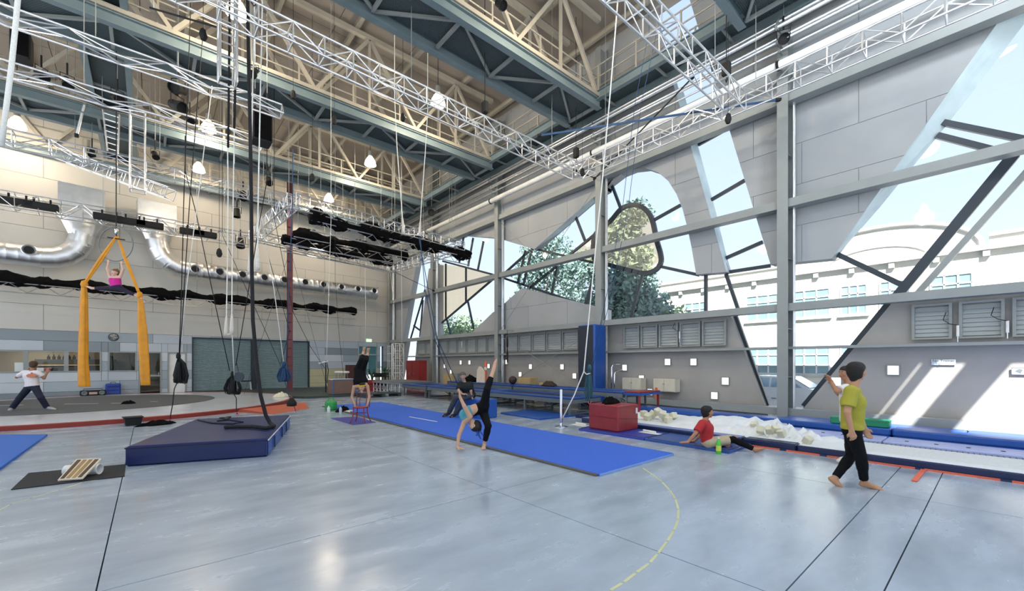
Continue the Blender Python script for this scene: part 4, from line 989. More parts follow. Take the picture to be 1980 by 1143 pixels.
box4('gym_mat', [(8.2,8.3),(9.6,8.2),(9.6,10.1),(8.26,10.1)], .05, M_blue, 'blue gym mat lying under the edge of the trampoline tables', 'mat')
mA = box4('gym_mat', [(7.67,4.74),(8.66,4.74),(8.66,6.6),(7.65,6.45)], .05, mat('mat_violet_blue','2f3f9e',.45,0,.06,3), 'violet blue gym mat under the red vinyl box', 'mat', trim=M_blued)
mB = box4('gym_mat', [(7.67,3.07),(8.66,3.07),(8.66,4.72),(7.67,4.72)], .055, mat('mat_mid_blue','2b4f94',.35,0,.06,3), 'mid blue gym mat under the seated person in red', 'mat', trim=M_blued)
box4('gym_mat', [(9.35,7.35),(10.3,7.35),(10.3,8.0),(9.35,8.0)], .1, M_blued, 'small navy folded mat behind the red box', 'mat')
# balance board and roller
M_wood = mat('board_wood', '9b7b46', 0.5, 0, 0.2, 8); M_wht = mat('worn_white_paint', 'dcd3bf', 0.5, 0, 0.08, 6)
t = thing('balance_board', 'striped wooden balance board tilted on its roller', 'balance board', px(155, 915, Z=.02))
A = px(112, 931, Z=.02); B = px(160, 927, Z=.03); Cc = px(197, 889, Z=.2); D = px(149, 890, Z=.2)
nrm = (B-A).cross(D-A).normalized(); nrm = nrm if nrm.z > 0 else -nrm
MB().prism([A, B, Cc, D], nrm*.02).build('board', M_wht, t)
for k in range(4):
    f0 = .07+.235*k; f1 = f0+.15
    a = A.lerp(B, f0).lerp(D.lerp(Cc, f0), .05); b = A.lerp(B, f1).lerp(D.lerp(Cc, f1), .05); c = A.lerp(B, f1).lerp(D.lerp(Cc, f1), .95); d = A.lerp(B, f0).lerp(D.lerp(Cc, f0), .95)
    MB().prism([a+nrm*.02, b+nrm*.02, c+nrm*.02, d+nrm*.02], nrm*.006).build('grip_strip', M_wood if k in (1, 2) else mat('dark_grip', '5b4630', .8, 0, .2, 10), t)
rc = px(190, 907, Z=.085); ax = (B-A).normalized(); ax.z = 0; ax.normalize()
RR = Matrix((ax, Vector((0,0,1)).cross(ax), Vector((0,0,1)))).transposed()
Rl = Matrix((Vector((0,0,1)), Vector((0,0,1)).cross(ax)*-1, ax)).transposed()
o = MB().lathe([(.065, -.2), (.075, -.2), (.075, .2), (.065, .2), (.065, -.2)], 20, o=rc-ax*.18, R=Rl).build('roller', M_white, None, smooth='auto'); tag(o, 'white plastic pipe roller under the balance board', 'roller')
# ================================================================== TRAMPOLINES
M_bed = mat('trampoline_bed', '1b2838', 0.6, 0, 0.1, 30); M_pad = mat('blue_frame_pad', '1f4a94', 0.4, 0, 0.08, 4, bump=.1, bscale=6)
M_gsteel = mat('grey_frame_steel', '6b7478', 0.45, 0.3, 0.06, 5)
def tramp(x0, x1, y0, y1, z, label, bed=M_bed, pad=M_pad, w=.3):
    t = thing('trampoline', label, 'trampoline', ((x0+x1)/2, (y0+y1)/2, 0), 'low trampoline tables along the right wall')
    for a, b in (((x0, y0), (x0+w, y1)), ((x1-w, y0), (x1, y1)), ((x0+w, y0), (x1-w, y0+w)), ((x0+w, y1-w), (x1-w, y1))):
        MB().rbox((a[0], a[1], z-.05), (b[0], b[1], z), .015).build('frame_pad', pad, t)
    MB().box((x0+w-.01, y0+w-.01, z-.04), (x1-w+.01, y1-w+.01, z-.03)).build('bed', bed, t)
    for x in (x0+.03, x1-.03): MB().beam((x, y0+.01, z-.12), (x, y1-.01, z-.12), .05, .13).build('side_rail', M_gsteel, t)
    for y in (y0+.04, y1-.04): MB().beam((x0+.06, y, z-.12), (x1-.06, y, z-.12), .05, .12).build('end_rail', M_gsteel, t)
    n = max(2, int((y1-y0)/1.5)+1)
    for k in range(n):
        y = y0+.12+(y1-y0-.24)*k/(n-1)
        for x in (x0+.06, x1-.06): MB().beam((x, y, 0), (x, y, z-.18), .06, .06, up=(0, 1, 0)).build('leg', M_gsteel, t)
        if k < n-1:
            y2 = y+(y1-y0-.24)/(n-1)
            MB().tube([(x1-.06, y, .1), (x1-.06, (y+y2)/2, z-.2)], .02, 5).build('brace', M_gsteel, t); MB().tube([(x1-.06, y2, .1), (x1-.06, (y+y2)/2, z-.2)], .02, 5).build('brace', M_gsteel, t)
        MB().beam((x0+.06, y, .06), (x1-.06, y, .06), .04, .04).build('cross_bar', M_gsteel, t)
    return t
tramp(9.35, 10.75, 8.15, 12.3, .56, 'low blue edged trampoline nearest the red box')
tramp(9.35, 10.75, 12.4, 16.6, .56, 'low blue edged trampoline behind the raised foot of the bending gymnast')
tramp(9.35, 10.75, 16.7, 19.0, .56, 'shorter blue edged trampoline left of the seated man')
tramp(10.95, 12.0, 7.5, 12.6, .70, 'rear row trampoline beside the blue padded column')
tramp(10.95, 12.0, 12.7, 17.5, .70, 'rear row trampoline in front of the plywood boxes')
# stage deck with lattice legs at far end
t = thing('stage_deck', 'grey topped stage deck on scaffold legs at the far end of the trampolines', 'stage deck', (10.2, 20.9, 0))
MB().box((9.3, 19.15, .56), (11.2, 22.6, .62)).build('deck_top', mat('deck_grey', '6f7578', .6), t)
MB().box((9.28, 19.15, .5), (9.3, 22.6, .6)).build('edge_rail', M_alu, t)
for k in range(8):
    y = 19.3+k*.45
    MB().tube([(9.34, y, 0), (9.34, y, .56)], .025, 6).build('leg', M_alu, t)
    if k < 7: MB().tube([(9.34, y, .05), (9.34, y+.45, .5)], .014, 5).build('brace', M_alu, t); MB().tube([(9.34, y, .5), (9.34, y+.45, .05)], .014, 5).build('brace', M_alu, t)
MB().tube([(9.34, 19.2, .08), (9.34, 22.5, .08)], .025, 6).build('foot_rail', M_alu, t)
# red table top over trampolines & u-pipe
t = thing('spotting_deck', 'dark red topped deck at the near end of the rear trampolines', 'deck', (11.6, 7.0, 0))
MB().rbox((10.95, 6.9, .69), (12.1, 7.45, .73), .01).build('deck_top', M_red, t); MB().box((10.93, 6.88, .62), (12.12, 7.47, .69)).build('edge_frame', M_blue, t)
for x, y in ((11.0, 6.95), (12.05, 6.95), (11.0, 7.4), (12.05, 7.4)): MB().beam((x, y, 0), (x, y, .62), .05, .05, up=(0,1,0)).build('leg', M_red if y < 7 else M_gsteel, t)
t = thing('bent_pipe_rack', 'pair of bent steel pipes standing beside the blue padded column', 'rack', (12.6, 9.0, 0))
for k, h in enumerate((1.55, 1.3)):
    MB().tube([(12.95, 9.0-.12*k, h), (12.6, 9.0-.12*k, h), (12.52, 9.0-.12*k, h-.03), (12.48, 9.0-.12*k, h-.12), (12.48, 9.0-.12*k, 0)], .03, 8).build('bent_pipe', M_chrome, t, smooth=True)
# ================================================================== PADS, BOXES
def vbox(name, lo, hi, m, label, cat, b=.03, seam=True, sm=None, group=None):
    t = thing(name, label, cat, ((lo[0]+hi[0])/2, (lo[1]+hi[1])/2, lo[2]), group)
    MB().rbox(lo, hi, b).build('body', m, t)
    if seam:
        z = hi[2]-b*.9
        for a, c in (((lo[0]-.002, lo[1]+b, z), (lo[0]-.002, hi[1]-b, z)), ((lo[0]+b, lo[1]-.002, z), (hi[0]-b, lo[1]-.002, z))): MB().beam(a, c, .012, .012).build('seam', sm or m, t)
    return t
t = vbox('padded_column', (12.2, 9.55, 0), (12.88, 10.35, 3.0), M_blue, 'tall blue padded wrap around the column by the arched window', 'padding', .05)
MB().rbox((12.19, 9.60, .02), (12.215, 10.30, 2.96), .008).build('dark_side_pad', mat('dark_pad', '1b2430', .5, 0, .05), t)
t = vbox('foam_block', (7.82, 5.47, .055), (8.62, 6.3, .64), M_red, 'big red vinyl foam box on the violet mat', 'foam block', .03)
MB().beam((7.815, 5.5, .36), (7.815, 6.27, .36), .01, .012).build('fold_seam', mat('red_dark', '7c1d20', .4), t)
MB().beam((7.85, 5.465, .36), (8.59, 5.465, .3), .012, .01).build('fold_seam', mat('red_dark', '7c1d20', .4), t)
MB().box((8.5, 5.455, .42), (8.56, 5.468, .55)).build('paper_label', M_white, t)
# rumpled black cloth helper
def cloth_heap(name, center, rx, ry, h, m, label, cat, seed, ang=0.0, nx=28, top=None):
    r = random.Random(seed); mb = MB(); vs = []; n = nx
    ph = [(r.uniform(1.5, 6), r.uniform(0, 6.28), r.uniform(0, 6.28)) for _ in range(7)]
    rings = 9; N = 30
    for i in range(rings+1):
        f = i/rings
        for j in range(N):
            a = 2*math.pi*j/N
            edge = 1+.18*math.sin(3*a+ph[0][1])+.1*math.sin(5*a+ph[1][1])
            x = rx*f*edge*math.cos(a); y = ry*f*edge*math.sin(a)
            z = h*(1-f**2.2)*(1+.25*sum(math.sin(p[0]*4*(x/rx*math.cos(p[1])+y/ry*math.sin(p[1]))+p[2]) for p in ph)/3)+.012
            if i == rings: z = 0.0
            c, s_ = math.cos(ang), math.sin(ang)
            vs.append(Vector(center)+Vector((x*c-y*s_, x*s_+y*c, max(0, z))))
    fs = [(i*N+j, i*N+(j+1)%N, (i+1)*N+(j+1)%N, (i+1)*N+j) for i in range(rings) for j in range(N)]; fs.append(tuple(reversed(range(rings*N, rings*N+N))))
    o = mb.add(vs, fs).build(name, m, None, smooth=True, origin=Vector(center)); tag(o, label, cat); return o
cloth_heap('sweater', (8.2, 5.95, .64), .3, .16, .13, M_velvet, 'crumpled dark green black sweater on top of the red box', 'clothing', 3, .2)
t = vbox('foam_block', (6.95, 9.5, .0), (7.66, 10.7, .55), M_blue, 'blue vinyl block the man is sitting on', 'foam block', .03)
# papers, small stuff
for (u, v, z, l, s, nm) in ((1252, 837, .056, 'white paper sheet and roll lying on the violet mat', .3, 'paper_roll'), (1120, 822, .0, 'white papers on the floor left of the red box', .34, 'papers')):
    p = px(u, v, Z=z); t = thing(nm, l, 'papers', p)
    MB().box((p.x-s*.3, p.y-s, z+.001), (p.x+s*.3, p.y+s*.6, z+.006)).build('sheet', M_white, t); MB().tube([(p.x+.02, p.y-s*.6, z+.03), (p.x+.08, p.y+s*.5, z+.03)], .024, 10).build('roll', M_white, t)
# foam pit: back pads, front pads, sheet, cubes, track
FP = M_blue
for k, (ya, yb) in enumerate(((-3.5, -.62), (-.6, 1.38), (1.4, 4.28), (4.3, 7.2))):
    t = thing('pit_pad', 'long double blue pad along the back of the pit, '+['cut off by the right edge', 'partly in sunlight at the right', 'behind the walking person', 'left of the nearest column'][k], 'padding', (11.5, (ya+yb)/2, 0), 'back pit pads')
    MB().rbox((11.2, ya, 0), (11.75, yb, .13), .025).build('lower_pad', FP, t); MB().rbox((11.2, ya, .132), (11.75, yb, .27), .025).build('upper_pad', FP, t)
for k, (ya, yb) in enumerate(((-4, 0.4), (0.42, 3.6))):
    t = vbox('pit_pad', (11.8, ya, 0), (12.85, yb, .2), mat('pad_lavender_blue', '4564ae', .4), 'wide low blue pad between the back pit pads and the wall, '+['right part', 'by the nearest column'][k], 'padding', .03, group='wall pads')
M_sheet = mat('white_sheet', 'dfe3e4', 0.8, 0, 0.03, 4)
for k, (ya, yb) in enumerate(((-3.5, 2.35), (2.37, 3.25), (3.3, 7.3))):
    m = [M_blued, M_blued, mat('pad_lavender', '6f82b8', .4)][k]
    t = thing('pit_edge_pad', ['long navy pad along the near edge of the trampoline track', 'short navy pad end near the outstretched foot', 'lavender topped navy pad along the near edge of the foam pit'][k], 'padding', (8.9, (ya+yb)/2, 0), 'front pit pads')
    MB().rbox((8.76, ya, 0), (9.05, yb, .12), .02).build('pad_core', M_blued, t)
    MB().rbox((8.78, ya+.02, .12), (9.04, yb-.02, .128), .004).build('top_cover', M_sheet if k == 0 else m, t)
# orange frame rail with feet
M_orange = mat('orange_tape_rail', 'e0694a', 0.5); 
t = thing('frame_rail', 'thin orange and blue ground rail running in front of the navy pads', 'rail', (8.7, 0, 0))
MB().box((8.69, -3.5, .0), (8.735, 3.4, .022)).build('rail', M_orange, t)
for (u, v) in ((1587, 883), (1776, 909), (1946, 933), (1508, 872)):
    p = px(u, v, Z=.02); MB().box((8.686, p.y-.05, -.0), (8.739, p.y+.05, .026)).build('blue_sleeve', M_blued, t)
a = px(1768, 930, Z=.01); b = px(1786, 908, Z=.01); MB().beam(a, b, .06, .014).build('foot_bar', M_orange, t)
# trampoline track bed in the pit
M_net = mat('white_webbing', 'd5dad8', 0.7, 0, 0.08, 25, bump=.3, bscale=60)
t = thing('tumble_track', 'white webbing bed of the long trampoline track at the right', 'trampoline', (9.9, -.5, 0))
MB().box((9.06, -3.5, .085), (10.25, 2.35, .095)).build('bed', M_net, t)
MB().box((9.1, -3.5, .0), (10.2, 2.35, .05)).build('underframe', M_blk, t)
M_lav = mat('lavender_board', 'a9b3dc', 0.45)
for k, (ya, yb) in enumerate(((-3.4, -.38), (-.36, 1.4), (1.42, 3.0))):
    o = MB().rbox((10.32, ya, .0), (11.0, yb, .14), .015).build('side_board', M_lav, t)
    for j in range(4): y = ya+.3+j*(yb-ya-.6)/3; MB().lathe([(0, 0), (.03, 0), (.03, .006), (0, .006)], 10, o=(10.6, y, .14)).build('slot', M_blk, o)
for j in range(90):
    y = -3.4+j*.064; MB().tube([(10.22, y, .09), (10.33, y+.01, .1)], .008, 4).build('spring', M_gsteel, t)
# sheet over foam cubes
def hfun(x, y):
    base = .12+.2*math.exp(-((y-4.1)/1.0)**2-((x-10.3)/.9)**2)+.1*math.exp(-((y-6.1)/.7)**2-((x-10.4)/.7)**2)
    w = .03*math.sin(9*x+3*y)+.018*math.sin(17*y-7*x+1.5*math.sin(3*x))+.012*math.sin(31*y+11*x)
    k = math.exp(-((y-2.9)/.8)**2)
    b2 = .10*k*(1-abs(math.sin(6.5*(x*.9-y)+1.7*math.sin(2.6*x+1.0))))**2 + .05*k*(1-abs(math.sin(11*(x*.5+y)+1.1*math.sin(4*y))))**3
    return base+w*(.3+k*1.5)+b2
nx, ny = 60, 150; vs = []; X0, X1, YA, YB = 9.06, 11.15, 1.7, 7.2
for j in range(ny+1):
    y = YA+(YB-YA)*j/ny; xm = X1 if y > 3.1 else 10.25+(y-YA)*.25
    for i in range(nx+1):
        x = X0+(xm-X0)*i/nx; e_ = min(1, min(x-X0, xm-x)/.18); e2 = min(1, (y-YA)/.5)
        z = .10+(hfun(x, y)-.10)*max(0, e_)*e2; vs.append((x, y, z))
fs = [(j*(nx+1)+i, j*(nx+1)+i+1, (j+1)*(nx+1)+i+1, (j+1)*(nx+1)+i) for j in range(ny) for i in range(nx)]
o = MB().add(vs, fs).build('cover_sheet', M_sheet, None, smooth=True, origin=(10, 4.5, .1)); tag(o, 'large rumpled white sheet covering the foam pit', 'sheet')
MB_ = MB().box((9.1, 2.4, .0), (11.15, 7.2, .08)); MB_.build('underlay', M_blk, o)
M_foam = mat('cream_foam', 'd9d6bd', 0.9, 0, 0.06, 8)
cubes = [(1262,801,.28),(1272,796,.36),(1281,801,.34),(1252,806,.24),(1302,804,.27),(1286,808,.24),(1292,812,.22),(1245,800,.3),(1459,822,.3),(1488,832,.26),(1511,838,.24),(1500,830,.3),(1562,851,.2),(1470,831,.26)]
for i, (u, v, z) in enumerate(cubes):
    p = px(u, v, Z=z); r = random.Random(i+40); s = .15 if i < 8 else .13
    if p.x > 11.0: p = p*(10.9/p.x); 
    R = Matrix.Rotation(r.uniform(0, 3), 4, 'Z') @ Matrix.Rotation(r.uniform(-.6, .6), 4, 'X') @ Matrix.Rotation(r.uniform(-.6, .6), 4, 'Y')
    M = Matrix.Translation(p) @ R
    o = MB(M).rbox((-s/2, -s/2, -s/2), (s/2, s/2, s/2), .012).build('foam_cube', M_foam)
    tag(o, 'cream foam cube lying on the white sheet, ' + ['left heap, front centre', 'left heap, topmost', 'left heap, right of the topmost', 'left heap, lower left', 'alone at the right of the left heap', 'left heap, lower right', 'left heap, frontmost right', 'left heap, far left', 'right group, first behind the folds', 'right group, second', 'right group, lying flat', 'right group, upper', 'alone beside the yellow opening', 'right group, half covered'][i], 'foam cube', 'foam cubes from the pit')
    if i == 5:
        pass
# green bench pads behind walking person
for i, (ua, ub, v) in enumerate(((1605, 1625, 806), (1688, 1720, 822))):
    a = px(ua, v, X=11.35); b = px(ub, v, X=11.35)
vbox('green_block', (11.25, px(1719, 820, X=11.3).y, .275), (11.6, px(1606, 806, X=11.3).y, .42), mat('green_vinyl', '13805a', .4), 'green vinyl block on the blue pads behind the walking people', 'foam block', .02)
# wall cabinets, orange post
for i, (ua, ub) in enumerate(((1205, 1241), (1265, 1307))):
    a = px(ub, 740, X=13.1); b = px(ua, 740, X=13.1); t = thing('wall_cabinet', ['beige double door cabinet on the wall, left one behind the red deck', 'beige double door cabinet on the wall, right one above the orange post'][i], 'cabinet', (13.2, (a.y+b.y)/2, .62), 'wall cabinets')
    MB().box((13.05, a.y, .62), (13.38, b.y, 1.05)).build('body', mat('beige_cabinet', 'cfc9b6', .5), t)
    m_ = (a.y+b.y)/2
    for y0, y1 in ((a.y+.01, m_-.005), (m_+.005, b.y-.01)): 
        o = MB().box((13.03, y0, .64), (13.05, y1, 1.03)).build('door', mat('beige_cabinet', 'cfc9b6', .5), t)
        MB().box((13.02, (y0 if y0 > m_ else y1-.04)+.01, .85), (13.03, (y0 if y0 > m_ else y1-.04)+.03, .9)).build('handle', M_steel, o)
p = px(1269, 765, X=13.0); o = MB().box((13.0-.03, p.y-.03, .365), (13.03, p.y+.03, .75)).build('orange_post', M_orange); tag(o, 'short orange post under the right wall cabinet', 'post')
# red cabinet, tower bits
t = thing('steel_cabinet', 'dark red steel cabinet standing by the far window columns', 'cabinet', (12.2, 22.9, 0))
M_rc = mat('dark_red_steel', '8c2a28', 0.4, .1)
MB().box((11.95, 22.1, .0), (12.44, 23.75, 1.72)).build('body', M_rc, t)
for a, b in ((22.12, 22.92), (22.94, 23.73)): o = MB().box((11.93, a, .1), (11.95, b, 1.68)).build('door', M_rc, t); MB().box((11.9, a+.35 if a > 22.5 else b-.1, .8), (11.93, a+.38 if a > 22.5 else b-.06, 1.0)).build('handle', M_chrome, o)
t = thing('mesh_frame', 'white wire frame standing next to the silver truss tower', 'frame', (12.3, 26.6, 0))
for k in range(7): MB().tube([(12.3, 25.4+.3*k, 0), (12.3, 25.4+.3*k, 2.75)], .012, 4).build('bar', M_white, t)
for k in range(6): MB().tube([(12.3, 25.4, .2+.5*k), (12.3, 27.2, .2+.5*k)], .012, 4).build('bar', M_white, t)
# back row odds and ends: plywood boxes, cone, board, ball
M_plyw = mat('plywood', 'b79d6e', 0.6, 0, 0.1, 6)
def deco_box(u0, u1, v0, v1, X, d, m, name, label, cat, legs=None):
    a = px(u0, v1, X=X); b = px(u1, v1, X=X); z0 = a.z; z1 = px(u0, v0, X=X).z
    t = thing(name, label, cat, (X+d/2, (a.y+b.y)/2, max(0, z0)))
    zb = .705 if name == 'small_box' else 0.0
    MB().rbox((X, b.y, zb), (X+d, a.y, z1), .01).build('body', m, t)
    MB().box((X-.012, b.y+.05, zb+.05), (X, a.y-.05, z1-.05)).build('front_panel', m, t)
    return t
deco_box(1002, 1024, 730, 752, 12.3, .5, M_plyw, 'plywood_box', 'square plywood box behind the rear trampolines, right of the dark ball', 'box')
deco_box(857, 874, 724, 756, 12.3, .5, M_plyw, 'plywood_box', 'plywood box leaning behind the trampolines, left of the seated man', 'box')
deco_box(873, 884, 722, 750, 12.5, .4, mat('grey_board', '7d8388', .6), 'grey_crate', 'grey crate right of the left plywood box', 'crate')
deco_box(1042, 1050, 740, 748, 11.6, .2, M_plyw, 'small_box', 'small cardboard box on the rear trampoline edge', 'box')
for (u, v, X, r, l) in ((991.5, 740, 12.2, .17, 'dark brown exercise ball resting on the rear trampoline'),):
    p = px(u, v, X=11.4); p.z = .70+r
    t = thing('exercise_ball', l, 'ball', (p.x, p.y, .7)); prof = [(r*math.sin(a), -r*math.cos(a)) for a in [math.pi*k/14 for k in range(15)]]
    MB().lathe(prof, 20, o=p).build('ball', mat('brown_rubber', '3a2522', .6), t, smooth=True); MB().lathe([(r*1.002, -.01), (r*1.01, 0), (r*1.002, .01)], 20, o=p).build('seam_ring', M_blk, t)
# surfboard-like white board and orange tube marker
p = px(928, 745, X=11.3); t = thing('white_board', 'pale pointed foam board standing behind the seated man', 'board', (11.3, p.y, .7))
a = px(921, 745, X=11.3); b = px(936, 745, X=11.3); 
MB().prism([(11.3, a.y, .7), (11.3, b.y, .7), (11.3, b.y, 1.15), (11.3, b.y+.12, 1.3), (11.3, (a.y+b.y)/2+.02, 1.42), (11.3, (a.y+b.y)/2+.1, 1.42), (11.3, a.y-.05, 1.25)], (.06, 0, 0)).build('board', mat('cream_board', 'e3d3bd', .6), t)
MB().box((11.36, b.y+.1, .7), (11.5, a.y-.1, .74)).build('foot', M_plyw, t)
p = px(936, 740, X=12.0); t = thing('traffic_bollard', 'orange post with white band on an orange base behind the white board', 'bollard', (12.0, p.y-.3, .7))
c = Vector((11.7, px(936, 740, X=11.7).y-.12, .705))
MB().lathe([(.07, .12), (.055, .9), (.02, .95)], 12, o=c).build('post', M_orange, t, smooth='auto'); MB().lathe([(.066, .55), (.064, .68), (.06, .68), (.06, .55)], 12, o=c).build('white_band', M_white, t)
MB().rbox((c.x-.2, c.y-.25, .705), (c.x+.2, c.y+.25, .85), .03).build('base', M_orange, t)
cloth_heap('equipment_bags', (11.6, px(910, 745, X=11.6).y, .7), .3, .5, .24, M_velvet, 'heap of dark bags between the man and the white board', 'bags', 9)
cloth_heap('equipment_bags', (11.7, px(1062, 745, X=11.7).y, .7), .2, .35, .15, mat('brown_cloth', '3c2f28', .9), 'low heap of brown cloths right of the plywood box', 'bags', 10)
# stanchion
p = px(1085, 826, Z=0); t = thing('stanchion', 'chrome post on a flat round base tied with a white rope', 'stanchion', p)
MB().lathe([(.17, 0), (.17, .012), (.15, .02), (.035, .03), (.035, 0)], 24, o=p).build('base', M_chrome, t, smooth='auto')
MB().lathe([(.036, .02), (.036, .92), (.03, .935), (0, .94)], 16, o=p).build('post', M_chrome, t, smooth='auto')
MB().lathe([(.042, .02), (.042, .1), (.036, .11)], 16, o=p).build('collar', M_chrome, t, smooth='auto')
STP = p.copy()
# bottle by seated person
def bottle(p, r, h, m, cap, label, lab=None):
    t = thing('bottle', label, 'bottle', p)
    MB().lathe([(r*.9, 0), (r, .01), (r, h*.62), (r*.85, h*.72), (r*.4, h*.86), (r*.36, h*.93)], 18, o=p).build('body', m, t, smooth='auto')
    MB().lathe([(r*.42, h*.92), (r*.42, h), (0, h)], 14, o=p).build('cap', cap, t)
    if lab: MB().lathe([(r*1.01, h*.2), (r*1.015, h*.22), (r*1.015, h*.5), (r*1.01, h*.52)], 18, o=p).build('label_wrap', lab, t)
M_grn = mat('green_plastic', '4fbf3a', 0.2, spec=.6); bottle(px(1389.5, 878, Z=0), .043, .29, M_grn, M_white, 'bright green bottle with white cap in front of the seated person', mat('label_yellow', 'c9d44a', .5))
bottle(px(635.5, 797, Z=0), .05, .2, M_white, M_white, 'white flask in front of the green bag'); bottle(px(658.5, 800, Z=0), .045, .24, mat('clear_plastic', 'b9c3ca', .1), M_blued, 'clear water bottle beside the black clothes')
# green bag, clothes
t = thing('tote_bag', 'bright green shopping bag standing by the white flask', 'bag', px(640, 795, Z=0)); p = px(640, 793, Z=0)
gb = mat('green_bag', '2f9a4e', .5, 0, .1, 10, bump=.5, bscale=20)
MB().lathe([(.16, 0), (.19, .06), (.19, .25), (.15, .33), (.13, .3)], 14, o=p).build('bag_body', gb, t, smooth=True)
MB().tube([p+Vector((-.1,0,.3)), p+Vector((-.06,0,.42)), p+Vector((.06,0,.42)), p+Vector((.1,0,.3))], .012, 5).build('handle', gb, t)
cloth_heap('clothes_heap', px(664, 796, Z=0), .24, .2, .14, M_velvet, 'heap of black clothes next to the water bottle', 'clothing', 21)
cloth_heap('paper_heap', px(676, 797, Z=0), .16, .14, .05, mat('pale_papers', 'ccd6c0', .7), 'pale crumpled papers right of the black clothes', 'papers', 22)
cloth_heap('black_bag', px(249, 781, Z=.12), .2, .1, .1, M_velvet, 'small black cloth heap on the stage carpet', 'clothing', 23)
# stage edge: black tub, bags
p = px(257, 822, Z=0); t = thing('storage_tub', 'black plastic tub at the red stage rim', 'tub', p)
MB().lathe([(.2, 0), (.24, .19), (.27, .2), (.27, .21), (.23, .21), (.19, .02), (0, .02)], 4, o=p, R=Matrix.Rotation(.9, 3, 'Z')).build('tub', M_blk, t)
MB().lathe([(.27, .2), (.285, .205), (.27, .215)], 4, o=p, R=Matrix.Rotation(.9, 3, 'Z')).build('rim', M_blk, t)
cloth_heap('rope_bag', px(305, 822, Z=0), .38, .14, .1, M_velvet, 'black rope bag lying on the floor at the stage rim', 'bag', 25, .3)
# boombox, suitcase
p = px(180, 765, Y=26.6); p.z = .115; t = thing('boombox', 'black portable stereo with round speakers on the stage', 'stereo', p)
R0 = Matrix.Translation(p) @ Matrix.Rotation(wa, 4, 'Z')
MB(R0).rbox((-.42, -.12, 0), (.42, .12, .24), .05).build('body', M_blk, t)
for s in (-1, 1): MB().lathe([(.09, 0), (.1, .02), (.07, .03), (0, .0)], 16, o=R0 @ Vector((s*.28, -.12, .12)), R=(R0.to_3x3() @ Matrix(((1,0,0),(0,0,-1),(0,1,0))))).build('speaker_cone', M_gsteel, t)
MB(R0).box((-.13, -.135, .06), (.13, -.12, .16)).build('tape_deck', mat('silver_pink', 'b59a94', .4), t); MB(R0).tube([(-.3, 0, .24), (-.3, 0, .3), (.3, 0, .3), (.3, 0, .24)], .015, 5).build('handle', M_blk, t)
qb_ = qz(219, 745, .35); Mz = MW
t = thing('suitcase', 'blue suitcase standing against the far wall', 'suitcase', tuple(MW @ Vector((qb_[0], .3, 0))))
MB(MW).rbox((qb_[0]-.26, .12, .03), (qb_[0]+.26, .4, .62), .05).build('shell', mat('royal_blue', '1f3f9a', .5), t)
for k in range(3): MB(MW).box((qb_[0]-.2, .4, .12+.17*k), (qb_[0]+.2, .415, .16+.17*k)).build('rib', M_blued, t)
MB(MW).tube([(qb_[0]-.08, .25, .62), (qb_[0]-.08, .25, .68), (qb_[0]+.08, .25, .68), (qb_[0]+.08, .25, .62)], .012, 5).build('handle', M_blk, t)
# clock
qc = qz(219.5, 652, .05); t = thing('wall_clock', 'round white wall clock on the grey band of the far wall', 'clock', tuple(MW @ Vector((qc[0], .05, qc[1]-.18))))
RR = Matrix(((-wd.x, 0, wn.x), (-wd.y, 0, wn.y), (0, 1, 0)))
co = MW @ Vector((qc[0], .03, qc[1]))
MB().lathe([(.15, 0), (.185, 0), (.185, .04), (.165, .05), (.16, .03)], 28, o=co, R=RR).build('rim', M_dark, t, smooth='auto'); MB().lathe([(0, .02), (.165, .02), (.165, .03), (0, .03)], 28, o=co, R=RR).build('dial', M_white, t)
MB(MW).beam((qc[0], .065, qc[1]), (qc[0]-.09, .065, qc[1]+.05), .012, .004).build('hour_hand', M_blk, t); MB(MW).beam((qc[0], .065, qc[1]), (qc[0]+.12, .065, qc[1]-.04), .008, .004).build('minute_hand', M_blk, t)
for k in range(12): a = math.pi*k/6; MB(MW).beam((qc[0]+.13*math.cos(a), .062, qc[1]+.13*math.sin(a)), (qc[0]+.15*math.cos(a), .062, qc[1]+.15*math.sin(a)), .008, .003).build('hour_mark', M_blk, t)
# exit sign & notice sign
def text(s, size, M, m, parent, name='lettering'):
    cu = bpy.data.curves.new(name, 'FONT'); cu.body = s; cu.size = size; cu.align_x = 'CENTER'; cu.align_y = 'CENTER'; cu.extrude = .002; cu.materials.append(m)
    o0 = bpy.data.objects.new(name, cu); C.objects.link(o0); bpy.context.view_layer.update(); me = bpy.data.meshes.new_from_object(o0.evaluated_get(bpy.context.evaluated_depsgraph_get())); bpy.data.objects.remove(o0)
    o = bpy.data.objects.new(name, me); C.objects.link(o); o.parent = parent; o.matrix_parent_inverse = Matrix.Identity(4); MM = M.copy(); MM.translation = MM.translation-WLOC(parent); o.matrix_basis = MM; return o
qe = qz(714, 658.5, .1); t = thing('exit_sign', 'lit green and white exit sign above the glazed door', 'sign', tuple(MW @ Vector((qe[0], .08, qe[1]-.11))))
M_ex = mat('exit_green', '7ecb7a', .4, emit=(.55, .95, .5), es=1.1); M_exd = mat('exit_text', 'f4fff0', .4, emit=(1, 1, .9), es=1.4)
MB(MW).rbox((qe[0]-.2, .03, qe[1]-.1), (qe[0]+.2, .09, qe[1]+.1), .01).build('sign_box', M_ex, t)
Mx = Matrix(((wd.x, 0, wn.x, 0), (wd.y, 0, wn.y, 0), (0, 1, 0, 0), (0, 0, 0, 1))); Mx.translation = MW @ Vector((qe[0], .094, qe[1])); text('EXIT', .17, Mx, M_exd, t)
p = px(1824.5, 700.5, X=13.38); a = px(1801, 700, X=13.38); b = px(1848, 700, X=13.38); t = thing('notice_sign', 'long pale notice sign with dark lettering on the sunlit right wall', 'sign', (13.37, p.y, p.z-.06))
